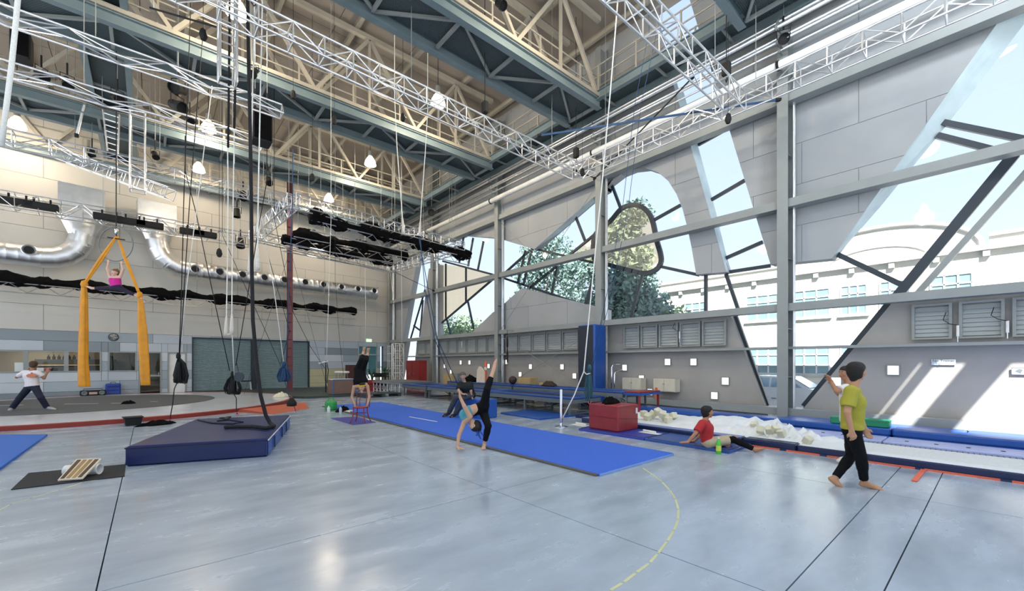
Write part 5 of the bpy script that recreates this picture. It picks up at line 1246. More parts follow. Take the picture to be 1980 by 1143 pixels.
MB().box((13.37, b.y, p.z-.062), (13.385, a.y, p.z+.062)).build('sign_plate', mat('sign_pale', 'c9d3dc', .5), t)
M2 = Matrix(((0, 0, -1, 0), (-1, 0, 0, 0), (0, 1, 0, 0), (0, 0, 0, 1))); M2.translation = Vector((13.367, p.y, p.z+.028)); text('No Trainer', .075, M2, mat('sign_ink', '4c5560', .6), t)
M2 = M2.copy(); M2.translation = Vector((13.367, a.y-.12, p.z-.03)); text('Sign', .07, M2, mat('sign_ink', '4c5560', .6), t)
p = px(1975, 718, X=13.38); t = thing('notice_sign', 'small framed sign with grey arrow shapes at the right edge', 'sign', (13.37, p.y, p.z-.08))
MB().box((13.37, p.y-.2, p.z-.07), (13.385, p.y+.13, p.z+.07)).build('sign_plate', M_white, t)
for a, b, c, d in ((-.2,.13,.062,.072),(-.2,.13,-.072,-.062),(.122,.132,-.07,.07)): MB().box((13.362, p.y+a, p.z+c), (13.37, p.y+b, p.z+d)).build('border', M_gsteel, t)
MB().prism([(13.365, p.y+.09, p.z+.0), (13.365, p.y+.03, p.z+.05), (13.365, p.y-.02, p.z+.03), (13.365, p.y+.01, p.z-.05)], (.004, 0, 0)).build('symbol', M_gsteel, t)
# ---- far clutter near exit --------------------------------------------------
p = px(666, 766, Z=0); t = thing('road_case', 'brown road case with blue edges behind the handstand', 'case', p)
R0 = Matrix.Translation(p) @ Matrix.Rotation(.1, 4, 'Z')
MB(R0).rbox((-.55, 0, .1), (.55, .6, .78), .02).build('case_body', mat('brown_case', '7d6459', .6), t)
for x in (-.56, .52):
    MB(R0).box((x, -.015, .1), (x+.04, .01, .8)).build('edge_profile', mat('blue_profile', '3e6fb0', .3), t)
MB(R0).box((-.56, -.015, .76), (.56, .02, .8)).build('edge_profile', mat('blue_profile', '3e6fb0', .3), t); MB(R0).box((-.5, .05, .78), (.5, .55, .81)).build('lid_papers', M_white, t)
for x, y in ((-.45, .1), (.45, .1), (-.45, .5), (.45, .5)): MB(R0).lathe([(.05, 0), (.05, .06), (.02, .1)], 10, o=(x, y, 0)).build('castor', M_blk, t)
for i, (u, l) in enumerate(((655, 'left white round stool seat behind the road case'), (667, 'right white round stool seat behind the road case'))):
    p = px(u, 755, Z=0); t = thing('stool', l, 'stool', p, 'white stools')
    MB().lathe([(0, .98), (.22, .99), (.25, 1.03), (.22, 1.1), (0, 1.11)], 18, o=p).build('seat', M_white, t, smooth='auto')
    for k in range(4): a = math.pi/4+k*math.pi/2; MB().tube([p+Vector((.24*math.cos(a), .24*math.sin(a), 0)), p+Vector((.14*math.cos(a), .14*math.sin(a), 1.0))], .014, 5).build('leg', M_chrome, t)
p = px(683, 752, Z=0); t = thing('wooden_cabinet', 'dark brown cabinet behind the handstand', 'cabinet', p)
MB().box((p.x-.3, p.y, 0), (p.x+.5, p.y+.5, 1.45)).build('body', mat('dark_brown_wood', '4a2420', .5), t); MB().box((p.x-.27, p.y-.02, .05), (p.x+.47, p.y, 1.4)).build('door', mat('dark_brown_wood', '4a2420', .5), t)
p = px(727, 757, Z=0); t = thing('red_case', 'red box left of the scaffold stage deck', 'case', p)
MB().rbox((p.x-.5, p.y, 0), (p.x+.45, p.y+.7, .62), .02).build('body', M_rc, t); MB().box((p.x-.5, p.y-.012, .4), (p.x+.45, p.y, .43)).build('lid_line', M_blk, t); MB().box((p.x-.1, p.y-.03, .3), (p.x+.1, p.y-.012, .36)).build('latch', M_chrome, t)
p = px(742, 768, Z=0); t = thing('pallet', 'low dark green pallet platform behind the blue runner', 'pallet', p)
for k in range(5): MB().box((p.x-.9, p.y+.22*k, .14), (p.x+.9, p.y+.22*k+.18, .17)).build('slat', M_dgreen, t)
for x in (-.8, 0, .8): MB().box((p.x+x-.08, p.y+.02, 0), (p.x+x+.08, p.y+1.05, .14)).build('bearer', M_dgreen, t)
p = px(630, 762, Z=0); t = thing('microphone_stand', 'tall black stand with clamp and cable left of the road case', 'stand', p)
MB().tube([p+Vector((0,0,.02)), p+Vector((0,0,1.7))], .03, 8).build('pole', M_blk, t); MB().lathe([(.2, 0), (.2, .03), (.04, .05)], 14, o=p).build('base', M_blk, t)
MB().tube([p+Vector((-.35,0,1.55)), p+Vector((-.1,0,1.62)), p+Vector((.1,0,1.66))], .04, 6).build('clamp', M_white, t); MB().tube([p+Vector((.05,0,1.6)), p+Vector((.12,0,1.2)), p+Vector((.06,0,.6)), p+Vector((.4,0,.03)), p+Vector((.8,-.1,.03))], .02, 5).build('cable', M_blk, t)
p = px(757, 735, X=12.2); t = thing('drum_rack', 'black rack of small gear beside the truss tower', 'rack', (p.x-1.3, p.y-1.5, 0)); q0 = Vector((p.x-1.3, p.y-1.5, 0))
for x, y in ((-.4, 0), (.4, 0), (-.4, .5), (.4, .5)): MB().beam(q0+Vector((x, y, 0)), q0+Vector((x, y, .95)), .04, .04, up=(0, 1, 0)).build('leg', M_blk, t)
MB().box((q0.x-.45, q0.y-.05, .7), (q0.x+.45, q0.y+.55, .74)).build('shelf', M_blk, t); MB().rbox((q0.x-.35, q0.y, .74), (q0.x+.1, q0.y+.4, .95), .02).build('amplifier', M_blk, t); MB().tube([q0+Vector((-.4, 0, 1.0)), q0+Vector((.4, 0, 1.0))], .02, 6).build('top_bar', M_chrome, t)
def plant(p, h, label, n=26, m=None):
    t = thing('potted_plant', label, 'plant', p); r = random.Random(n)
    MB().lathe([(.14, 0), (.18, .3), (.2, .32), (.17, .32), (.15, .05), (0, .05)], 14, o=p).build('pot', M_dark, t)
    MB().tube([p+Vector((0,0,.1)), p+Vector((.03,0,h*.5))], .02, 5).build('stem', M_bark, t)
    for k in range(n):
        a = r.uniform(0, 6.28); l = r.uniform(.3, .6)*h*.7; z0 = r.uniform(.25, .5)*h; d = Vector((math.cos(a), math.sin(a), 0)); s = Vector((-d.y, d.x, 0))*.05
        b = p+Vector((0, 0, z0)); c = b+d*l*.5+Vector((0,0,l*.8)); e_ = b+d*l+Vector((0,0,l*.6))
        MB().add([b, c-s, c+s, e_], [(0,1,3,2)]).build('leaf', m or mat('plant_leaf', '1f4a33', .5), t)
plant(px(718, 751, Z=0), 1.5, 'dark potted plant in front of the exit door'); plant(px(752, 750, Z=0)+Vector((.3,1.2,0)), 1.7, 'dark potted plant in the corner beside the truss tower', 30)
p = px(474, 748, Z=.0); 
t = thing('stool', 'small black topped stool in front of the left roller shutter', 'stool', px(474, 757, Z=0)); p = px(474, 757, Z=0)
MB().box((p.x-.28, p.y-.15, .55), (p.x+.28, p.y+.15, .6)).build('seat', M_blk, t)
for x, y in ((-.24, -.12), (.24, -.12), (-.24, .12), (.24, .12)): MB().tube([p+Vector((x*1.2, y*1.2, 0)), p+Vector((x, y, .55))], .015, 5).build('leg', M_white, t)
cloth_heap('pale_cloth', px(544, 768, Z=.11), .3, .22, .17, M_foam, 'pale cloth bundle on the stage in front of the red mast', 'clothing', 31)
# office props
for i, (u, n_, m) in enumerate(((20, 'poster', M_plyw), (87, 'hoop', None), (165, 'bookcase', None), (60, 'ball_box', M_red), (78, 'ball_box', M_white), (92, 'ball_box', M_red), (105, 'ball_box', M_blk), (232, 'coat_rack', None))):
    q = q_(u); 
    lab = ['small framed poster leaning inside the left office window', 'dark ring hanging on the office wall behind the middle window', 'dark bookcase seen through the third office window', 'red box on the office sill, first from the left', 'white box on the office sill', 'dark red box on the office sill right of the white one', 'black box on the office sill at the right', 'dark garments on a rack behind the fourth window'][i]
    nm = n_
    if n_ == 'poster': o = MB(MW).box((q_(45), -.35, 1.2), (q_(27), -.3, 1.6)).build('framed_poster', M_white); tag(o, lab, 'poster'); 
    elif n_ == 'hoop':
        t = thing('wall_ring', lab, 'ring', tuple(MW @ Vector((qz(103, 704, -2.9)[0], -2.9, 1.55)))); qq = qz(103, 704, -2.9)
        MB(MW).tube([(qq[0]+.2*math.cos(a), -3.0, qq[1]+.2*math.sin(a)) for a in [2*math.pi*k/20 for k in range(20)]], .035, 6, close=True).build('ring', mat('wreath', '5a5040', .8), t); MB(MW).tube([(qq[0], -3.0, qq[1]+.2), (qq[0], -3.05, 2.4)], .006, 4).build('string', M_blk, t)
    elif n_ == 'bookcase':
        t = thing('bookcase', lab, 'bookcase', tuple(MW @ Vector((q, -2.6, 0))))
        MB(MW).box((q-1.2, -3.0, 0), (q+1.6, -2.5, 1.75)).build('carcass', mat('dark_teal_wood', '2b302f', .7), t)
        for k in range(3): MB(MW).box((q-1.15, -2.5, .45+k*.5), (q+1.55, -2.46, .49+k*.5)).build('shelf', M_plyw, t)
        for k in range(9): MB(MW).lathe([(.05, 0), (.06, .12), (.02, .16), (.02, .22)], 8, o=(q-.2+k*.17, -2.7, 1.75)).build('bottle_row', M_blk, t)
    elif n_ == 'ball_box': o = MB(MW).rbox((q-.11, -.24, 1.21), (q+.11, -.1, 1.36), .02).build('desk_box', m); tag(o, lab, 'box')
    else:
        t = thing('coat_rack', lab, 'coat rack', tuple(MW @ Vector((q, -1, 0)))); 
        MB(MW).tube([(q+.3, -.8, 0), (q+.3, -.8, 1.95)], .02, 6).build('pole', M_blk, t)
        MB(MW).lathe([(.1, 1.2), (.2, 1.3), (.22, 1.6), (.1, 1.9), (.03, 1.95)], 9, o=(q+.3, -.8, 0)).build('coat', mat('dark_coat', '2c3a2c', .9, 0, .3, 8), t, smooth=True)
MB(MW).box((q_(196), -.3, 1.1), (22.0, -.02, 1.18)).build('sill', M_white, of)
# ================================================================== PEOPLE (smooth implicit bodies)
V3 = lambda p: np.array([p[0], p[1], p[2]], dtype=np.float32)
def polygonize(prims, cell, k=.02, extra=None):
    lo = np.min([np.minimum(a, b)-max(ra, rb) for a, b, ra, rb, *_ in prims], axis=0)-3*cell
    hi = np.max([np.maximum(a, b)+max(ra, rb) for a, b, ra, rb, *_ in prims], axis=0)+3*cell
    n = np.ceil((hi-lo)/cell).astype(int)+1
    f = np.full(n, .2, np.float32)
    for pr in prims:
        a, b, ra, rb = pr[:4]; caps = pr[4] if len(pr) > 4 else ()
        m = max(ra, rb)+k*1.5+2*cell
        i0 = np.maximum(0, np.floor((np.minimum(a, b)-m-lo)/cell).astype(int)); i1 = np.minimum(n, np.ceil((np.maximum(a, b)+m-lo)/cell).astype(int)+1)
        gx, gy, gz = [lo[j]+cell*np.arange(i0[j], i1[j], dtype=np.float32) for j in range(3)]
        X, Y, Z = np.meshgrid(gx, gy, gz, indexing='ij')
        d = b-a; L2 = float(d@d)+1e-9
        t = ((X-a[0])*d[0]+(Y-a[1])*d[1]+(Z-a[2])*d[2])/L2; tc_ = np.clip(t, 0, 1)
        D = np.sqrt((X-a[0]-tc_*d[0])**2+(Y-a[1]-tc_*d[1])**2+(Z-a[2]-tc_*d[2])**2)-(ra+(rb-ra)*tc_)
        L = math.sqrt(L2)
        if 0 in caps: D = np.maximum(D, -t*L)
        if 1 in caps: D = np.maximum(D, (t-1)*L)
        s = f[i0[0]:i1[0], i0[1]:i1[1], i0[2]:i1[2]]
        h = np.maximum(k-np.abs(s-D), 0)/k
        s[...] = np.minimum(s, D)-h*h*k*.25
    if extra is not None:
        gx, gy, gz = [lo[j]+cell*np.arange(n[j], dtype=np.float32) for j in range(3)]
        X, Y, Z = np.meshgrid(gx, gy, gz, indexing='ij')
        for (p, nn) in extra: f = np.maximum(f, (X-p[0])*nn[0]+(Y-p[1])*nn[1]+(Z-p[2])*nn[2])
    # surface nets
    s = f < 0
    c = [s[dx:n[0]-1+dx, dy:n[1]-1+dy, dz:n[2]-1+dz] for dx in (0, 1) for dy in (0, 1) for dz in (0, 1)]
    tot = sum(x.astype(np.int8) for x in c); act = (tot > 0) & (tot < 8)
    idx = np.full(act.shape, -1, np.int64); ids = np.argwhere(act); idx[act] = np.arange(len(ids))
    acc = np.zeros((len(ids), 3)); cnt = np.zeros(len(ids))
    for ax in range(3):
        for o1 in (0, 1):
            for o2 in (0, 1):
                o = [0, 0, 0]; oth = [j for j in range(3) if j != ax]; o[oth[0]] = o1; o[oth[1]] = o2
                p0 = ids+o; p1 = p0.copy(); p1[:, ax] += 1
                f0 = f[tuple(p0.T)]; f1 = f[tuple(p1.T)]; m = (f0 < 0) != (f1 < 0)
                tt = f0/(f0-f1+1e-12); q = p0.astype(float); q[:, ax] += tt
                acc[m] += q[m]; cnt[m] += 1
    P = lo+cell*(acc/cnt[:, None])
    quads = []
    for ax in range(3):
        oth = [j for j in range(3) if j != ax]
        A = s; sh = [slice(None)]*3; sh2 = [slice(None)]*3; sh[ax] = slice(0, -1); sh2[ax] = slice(1, None)
        e_ = A[tuple(sh)] != A[tuple(sh2)]; q = np.argwhere(e_)
        q = q[(q[:, oth[0]] > 0) & (q[:, oth[1]] > 0) & (q[:, oth[0]] < n[oth[0]]-1) & (q[:, oth[1]] < n[oth[1]]-1)]
        def I(d0, d1): p = q.copy(); p[:, oth[0]] -= d0; p[:, oth[1]] -= d1; return idx[tuple(p.T)]
        quads.append(np.stack([I(0, 0), I(1, 0), I(1, 1), I(0, 1)], 1))
    Q_ = np.concatenate(quads); Q_ = Q_[(Q_ >= 0).all(1)]
    return P, Q_
def skin_mesh(name, prims, cell, m, parent, k=.02, extra=None, label=None):
    P, Q_ = polygonize(prims, cell, k, extra)
    me = bpy.data.meshes.new(name); me.from_pydata((P-np.array(WLOC(parent))).tolist(), [], Q_.tolist())
    b = bmesh.new(); b.from_mesh(me); bmesh.ops.recalc_face_normals(b, faces=b.faces); bmesh.ops.smooth_vert(b, verts=b.verts, factor=.5, use_axis_x=True, use_axis_y=True, use_axis_z=True); b.to_mesh(me); b.free()
    for p in me.polygons: p.use_smooth = True
    me.materials.append(m); o = bpy.data.objects.new(name, me); C.objects.link(o); o.parent = parent
    if label: o['label'] = label
    return o
def U(v): v = Vector(v); return v.normalized()
def person(label, base, J, s=1.0, skin='c99a7c', clothes=(), hair=None, cell=.009, female=False, bare=(True, True), shoes=None, grip=(None, None), eye=True):
    """J: joints as Vectors. clothes: list of (name, material, [segments], inflate, length overrides)"""
    t = thing('person', label, 'person', base)
    M_sk = mat('skin_'+skin, skin, .55, 0, .05, 8)
    hc, hf, hu = J['head'], U(J['face']), U(J['up']); hs = hf.cross(hu).normalized(); hu = hs.cross(hf).normalized()
    B = []
    def cap(a, b, ra, rb, *c): B.append((V3(a), V3(b), ra*s, rb*s, *c))
    S, E, Wr, H, K, A, T = [J[q] for q in ('sh', 'el', 'wr', 'hip', 'kn', 'an', 'toe')]
    ch, pe, nk = J['chest'], J['pelvis'], J['neck']
    sd = (S[1]-S[0]).normalized()
    w = .06*s if female else .075*s
    def torso(inf=0, top=True, bottom=True):
        L = []
        for sg in (-1, 1):
            L.append((V3(pe+sd*sg*.05*s), V3(ch+sd*sg*w), .095*s+inf, .105*s+inf))
            L.append((V3(ch+sd*sg*w), V3(ch.lerp(S[0] if sg < 0 else S[1], .72)), .10*s+inf, .062*s+inf))
        L.append((V3(H[0]), V3(H[1]), .098*s+inf, .098*s+inf))
        L.append((V3(pe), V3(pe.lerp(ch, .55)), .105*s+inf, .10*s+inf))
        if top: L.append((V3(S[0].lerp(S[1], .12)), V3(S[0].lerp(S[1], .88)), .055*s+inf, .055*s+inf))
        if not female: L.append((V3(ch-(sd*.08*s)), V3(ch+(sd*.08*s)), .11*s+inf, .11*s+inf))
        return L
    B += torso()
    def limb(a, b, ra, rb, inf=0, f0=0, f1=1, caps=(), bulge=0):
        return (V3(a.lerp(b, f0)), V3(a.lerp(b, f1)), (ra+(rb-ra)*f0)*s+inf, (ra+(rb-ra)*f1)*s+inf, caps)
    for i in (0, 1):
        B.append(limb(S[i], E[i], .05, .038)); B.append(limb(E[i], Wr[i], .039, .026))
        B.append(limb(H[i], K[i], .088 if not female else .085, .054)); B.append(limb(K[i], A[i], .053, .036)); B.append((V3(K[i].lerp(A[i], .28)), V3(K[i].lerp(A[i], .4)), .056*s, .052*s))
        # foot
        td = (T[i]-A[i]); Lf = td.length; td = td.normalized(); leg = (A[i]-K[i]).normalized()
        heel = A[i]+leg*.045*s-td*.03*s; ball = A[i].lerp(T[i], .62)+leg*.012*s
        cap(heel, ball, .036, .033); cap(A[i], ball, .036, .026); 
        fs = td.cross(leg).normalized()
        for q in range(5):
            o = (q-2)*.016*s; cap(ball+fs*o, T[i]+fs*o*1.1-td*abs(q-1)*.008*s, .013 if q else .016, .010 if q else .014)
    # hands
    for i in (0, 1):
        hd = U(J['hand'][i]); pn = U(J['palm'][i]); cs = hd.cross(pn).normalized(); pn = cs.cross(hd).normalized(); wv = Wr[i]
        curl = J.get('curl', (.5, .5))[i]
        kn = wv+hd*.085*s
        for o in (-.024, -.008, .008, .024): cap(wv+cs*o*.6*s+hd*.01*s, kn+cs*o*1.15*s, .017, .0135)
        for q, (o, l) in enumerate(((-.031, .066), (-.011, .078), (.010, .074), (.030, .058))):
            p0 = kn+cs*o*s; a1 = curl*.6; a2 = curl*1.3
            d1 = (hd*math.cos(a1)+pn*math.sin(a1)); d2 = (hd*math.cos(a2)+pn*math.sin(a2))
            p1 = p0+d1*l*.52*s; p2 = p1+d2*l*.48*s
            cap(p0, p1, .0105, .0098); cap(p1, p2, .0098, .0085)
        sg = -1
        p0 = wv+hd*.03*s+cs*sg*.026*s; p1 = p0+(hd*.6+cs*sg*.7+pn*.35).normalized()*.036*s; p2 = p1+(hd*.9+cs*sg*.2+pn*.4).normalized()*.03*s
        cap(p0, p1, .0145, .0115); cap(p1, p2, .0115, .0095)
    # head + neck
    cap(nk-(hc-nk)*.25, hc-hu*.05*s, .056 if not female else .048, .05)
    cap(hc-hf*.022*s+hu*.028*s, hc+hf*.018*s+hu*.028*s, .084, .08); cap(hc+hu*.0*s, hc+hf*.03*s-hu*.055*s, .074, .05)
    cap(hc+hf*.045*s-hu*.075*s, hc+hf*.062*s-hu*.088*s, .034, .026)
    cap(hc+hf*.09*s+hu*.01*s, hc+hf*.112*s-hu*.028*s, .009, .0145); cap(hc+hf*.088*s-hu*.048*s-hs*.014*s, hc+hf*.088*s-hu*.048*s+hs*.014*s, .012, .012)
    for g in (-1, 1):
        cap(hc+hs*g*.08*s+hu*.012*s, hc+hs*g*.083*s-hu*.022*s, .013, .010); cap(hc+hf*.06*s+hs*g*.034*s-hu*.02*s, hc+hf*.05*s+hs*g*.04*s-hu*.03*s, .03, .026)
    skin_mesh('body', B, cell, M_sk, t, k=.016*s)
    if eye:
        mb = MB(); mw = MB()
        for g in (-1, 1):
            e0 = hc+hf*.086*s+hs*g*.031*s+hu*.012*s
            Rz = hf.to_track_quat('Z', 'Y').to_matrix()
            mw.lathe([(0, -.006), (.011*s, 0), (.009*s, .004*s), (0, .006*s)], 8, o=e0, R=Rz); mb.lathe([(0, .002), (.006*s, .006*s), (0, .0085*s)], 8, o=e0, R=Rz)
        eo = mw.build('eyes', mat('eye_white', 'b8b2aa', .4), t, smooth=True); mb.build('pupils', M_blk, eo)
        mb = MB()
        for g in (-1, 1): mb.tube([hc+hf*.093*s+hs*g*.018*s+hu*.034*s, hc+hf*.088*s+hs*g*.045*s+hu*.034*s], .004*s, 5)
        mb.build('eyebrows', mat('hair_dark', '1d1612', .8), t)
        MB().tube([hc+hf*.1*s-hu*.047*s-hs*.018*s, hc+hf*.103*s-hu*.049*s, hc+hf*.1*s-hu*.047*s+hs*.018*s], .005*s, 5).build('lips', mat('lips', '9a5548', .5), t)
    if hair:
        hm, kind = hair; L = []
        def hcap(a, b, ra, rb): L.append((V3(a), V3(b), ra*s, rb*s))
        hcap(hc-hf*.035*s+hu*.04*s, hc+hf*.018*s+hu*.052*s, .09, .078)
        hcap(hc-hf*.045*s-hu*.01*s, hc-hf*.03*s+hu*.04*s, .078, .088)
        ex = [(V3(hc+hf*.052*s), V3(hf+hu*-.75))]
        if kind == 'long':
            for g in (-1, 0, 1): hcap(hc-hf*.03*s+hs*g*.05*s, hc-hf*.06*s+hs*g*.055*s-hu*.16*s, .05, .03)
        if kind == 'mid':
            for g in (-1, 1): hcap(hc-hf*.02*s+hs*g*.05*s+hu*.03*s, hc-hf*.02*s+hs*g*.055*s-hu*.06*s, .045, .03)
            hcap(hc-hf*.04*s, hc-hf*.05*s-hu*.09*s, .07, .045)
        if kind == 'bun': hcap(hc-hf*.06*s+hu*.11*s, hc-hf*.06*s+hu*.12*s, .035, .035)
        skin_mesh('hair', L, cell, hm, t, k=.03*s, extra=[(np.array(ex[0][0]), np.array(ex[0][1])/float(np.linalg.norm(ex[0][1])))])
    for spec in clothes:
        nm, mm, kind = spec[:3]; inf = spec[3] if len(spec) > 3 else .012; opt = spec[4] if len(spec) > 4 else {}
        L = []; ex = []
        tdir = (ch-pe).normalized()
        if kind in ('shirt', 'tank'):
            L += torso(inf)
            if kind == 'shirt':
                sl = opt.get('sleeve', .62)
                for i in (0, 1): L.append(limb(S[i], E[i], .054, .05, inf+.006, 0, sl, (1,)))
            hem = pe + tdir*opt.get('hem', -.02)*s
            ex.append((V3(hem), V3(-tdir)))
            if kind == 'tank': ex.append((V3(nk - (nk-ch).normalized()*.05*s), V3((nk-ch).normalized())))
            if 'armcut' in opt:
                pass
        if kind in ('pants', 'leggings'):
            L.append((V3(H[0]), V3(H[1]), .098*s+inf, .098*s+inf)); wh = opt.get('waist', .1); L.append((V3(pe), V3(pe+tdir*wh*s), .105*s+inf, .095*s+inf, (1,)))
            for sg in (-1, 1): L.append((V3(pe+sd*sg*.05*s), V3(pe+sd*sg*.05*s+tdir*wh*s), .095*s+inf, .09*s+inf, (1,)))
            tl = opt.get('thigh', (1, 1)); sh_ = opt.get('shin', (.95, .95)); wd_ = .012 if kind == 'pants' else 0
            for i in (0, 1):
                L.append(limb(H[i], K[i], .088, .056+wd_, inf, 0, tl[i], (1,) if sh_[i] == 0 else ()))
                if sh_[i] > 0:
                    L.append(limb(K[i], A[i], .056+wd_, .040+wd_*1.6, inf, 0, sh_[i], (1,)))
                    if kind == 'leggings': L.append((V3(K[i].lerp(A[i], .28)), V3(K[i].lerp(A[i], .4)), .056*s+inf, .052*s+inf))
        if kind == 'legging_one':
            i = opt['leg']; f0, f1 = opt['range']
            L.append(limb(H[i], K[i], .088, .056, inf, f0, 1, (0,))); L.append(limb(K[i], A[i], .056, .04, inf, 0, f1, (1,))); L.append((V3(K[i].lerp(A[i], .28)), V3(K[i].lerp(A[i], .4)), .056*s+inf, .052*s+inf))
        if kind == 'shoes':
            for i in (0, 1):
                td = (T[i]-A[i]).normalized(); leg = (A[i]-K[i]).normalized(); heel = A[i]+leg*.045*s-td*.03*s; ball = A[i].lerp(T[i], .62)+leg*.012*s
                L += [(V3(heel), V3(ball), .036*s+inf, .037*s+inf), (V3(A[i]), V3(ball), .036*s+inf, .03*s+inf), (V3(ball), V3(T[i]+leg*.01*s), .036*s+inf, .026*s+inf)]
            skin_mesh('shoes', L, cell, mm, t, k=.02*s); continue
        if kind == 'headband':
            n = 20; up2 = hu; pts = [hc+hu*.055*s+hf*(.105*s*math.cos(a)-.004*s)+hs*(.092*s*math.sin(a)) for a in [2*math.pi*q/n for q in range(n)]]
            MB().tube(pts, .018*s, 6, close=True).build(nm, mm, t, smooth=True); continue
        skin_mesh(nm, L, cell, mm, t, k=.022*s, extra=ex)
    return t
Rv = Vector((CS, -SN, 0)); Fv = Vector((SN, CS, 0)); Zv = Vector((0, 0, 1))
M_hair = mat('dark_hair', '1b1614', .75, 0, .25, 30, bump=.5, bscale=60); M_hairb = mat('brown_hair', '4a3726', .75, 0, .25, 30, bump=.5, bscale=60); M_hairg = mat('grey_brown_hair', '5b524a', .8, 0, .2, 30)
M_blkcloth = mat('black_jersey', '0d0e11', .85, 0, .2, 15, bump=.15, bscale=12, spec=.2)
def g(u, v, D): return px(u, v, D=D)
# 1 walking person in yellow
D = 5.35
J = dict(head=g(1657,719,D), face=Rv+Fv*.15, up=Zv, neck=g(1651,748,D), chest=g(1650,778,D), pelvis=g(1648,826,D),
 sh=(g(1652,757,D+.17), g(1646,757,D-.17)), el=(g(1660,797,D+.22), g(1638,797,D-.22)), wr=(g(1672,828,D+.16), g(1646,832,D-.24)),
 hip=(g(1649,832,D+.085), g(1647,832,D-.085)), kn=(g(1647,880,D+.15), g(1665,884,D-.1)), an=(g(1614,925,D+.12), g(1671,932,D-.02)), toe=(g(1628,944,D+.06), g(1706,946,D-.06)),
 hand=(Zv*-1+Rv*.4, Zv*-1+Rv*.35), palm=(Fv*-1, Fv), curl=(.7, .8))
M_yel2 = mat('yellow_cotton', 'a39d36', .85, 0, .07, 6, bump=.3, bscale=5)
person('barefoot person in yellow t-shirt and black leggings walking to the right', px(1655, 945, Z=0), J, .97, 'b98a68',
  (('leggings', M_blkcloth, 'leggings', .008, dict(shin=(.93, .9))), ('t_shirt', M_yel2, 'shirt', .02, dict(sleeve=.75, hem=-.02))), (M_hair, 'mid'), .0085)
# 2 person behind in white
D = 6.7
J = dict(head=g(1636,722,D), face=Rv*-1, up=Zv+Rv*-.1, neck=g(1640,744,D), chest=g(1641,768,D), pelvis=g(1640,810,D),
 sh=(g(1636,751,D-.16), g(1641,751,D+.16)), el=(g(1618,757,D-.2), g(1622,762,D+.2)), wr=(g(1607,738,D-.1), g(1612,745,D+.12)),
 hip=(g(1640,814,D-.085), g(1641,814,D+.085)), kn=(g(1643,852,D-.08), g(1652,852,D+.1)), an=(g(1642,884,D-.08), g(1658,881,D+.12)), toe=(g(1621,890,D-.1), g(1640,888,D+.1)),
 hand=(Zv+Rv*-.6, Zv+Rv*-.6), palm=(Rv*-1, Rv*-1), curl=(.4, .4))
person('person in white t-shirt behind the yellow one, arms raised toward the left', px(1645, 893, Z=0), J, .93, 'a9795a',
  (('trousers', M_blkcloth, 'leggings', .012, dict(shin=(.85, .85))), ('t_shirt', mat('white_cotton', 'd9d5cf', .85, 0, .05, 6, bump=.3, bscale=5), 'shirt', .016, dict(sleeve=.7, hem=-.05)), ('shoes', mat('white_shoes', 'cfcbc2', .6), 'shoes', .008)), (M_hair, 'short'), .010)
# 3 gymnast bending over backwards
D = 7.72
J = dict(head=g(918,822,D), face=Rv*-.85+Zv*-.25, up=Zv*-1+Rv*.35, neck=g(908,812,D), chest=g(902,799,D+.02), pelvis=g(931,788,D+.05),
 sh=(g(898,816,D-.02), g(909,806,D-.12)), el=(g(887.5,842,D-.06), g(897.5,785,D-.2)), wr=(g(884,865,D-.12), g(889.5,768,D-.22)),
 hip=(g(934,795,D+.12), g(936,784,D-.02)), kn=(g(944,824,D-.12), g(942,752,D-.2)), an=(g(937,858,D+.05), g(954,716,D-.1)), toe=(g(934.5,869.5,D-.06), g(959,695,D-.05)),
 hand=(Rv*.9+Fv*-.35+Zv*-.15, Zv+Rv*-.1), palm=(Zv*-1, Rv*-1), curl=(.08, .1))
gy = person('barefoot gymnast in black leggings doing a walkover on one hand with a leg up', px(910, 871, Z=0), J, .93, 'c79c80',
  (('leggings', M_blkcloth, 'leggings', .008, dict(shin=(.8, .62), waist=.2)), ('teal_top', mat('teal_top', '4c97a6', .8), 'tank', .008, dict(hem=.2))), (M_hair, 'bun'), .0085, female=True)
hp = g(922, 832, D); mb = MB(); r = random.Random(4)
for k in range(9): a = hp+Vector((r.uniform(-.05,.05), r.uniform(-.05,.05), .02)); mb.tube([a, a+Rv*r.uniform(-.02,.08)+Vector((0,0,-.07)), a+Rv*r.uniform(-.05,.13)+Vector((0,0,-r.uniform(.1,.2)))], .007, 5)
mb.build('dreadlocks', mat('blue_dreads', '2b4f9c', .8), gy)
# 4 handstand on chair
D = 11.1
J = dict(head=g(700,749,D-.12), face=Fv*-1+Zv*-.15, up=Zv+Fv*-.1, neck=g(698.5,746,D), chest=g(697,737,D+.02), pelvis=g(695.5,717,D+.05),
 sh=(g(685,747,D), g(710.5,747,D)), el=(g(680.5,768,D+.03), g(714,767,D+.03)), wr=(g(685.5,780,D-.02), g(711.5,779,D-.02)),
 hip=(g(692,714,D+.05), g(700,714,D+.05)), kn=(g(699,695,D-.12), g(707.5,697,D-.12)), an=(g(703,681,D+.12), g(711,683,D+.12)), toe=(g(704.5,671,D+.02), g(712.5,673,D+.02)),
 hand=(Zv*-1+Rv*.2, Zv*-1+Rv*-.2), palm=(Rv, Rv*-1), curl=(1.1, 1.1))
person('person in black doing a handstand on the red chair with a yellow headband', px(697, 787, D=11.1), J, .92, 'c2987c',
  (('black_shorts', M_blkcloth, 'leggings', .012, dict(shin=(.25, .25))), ('black_top', M_blkcloth, 'tank', .012, dict(hem=-.05)), ('headband', mat('yellow_band', 'd8b928', .7), 'headband')), (M_hair, 'short'), .010)
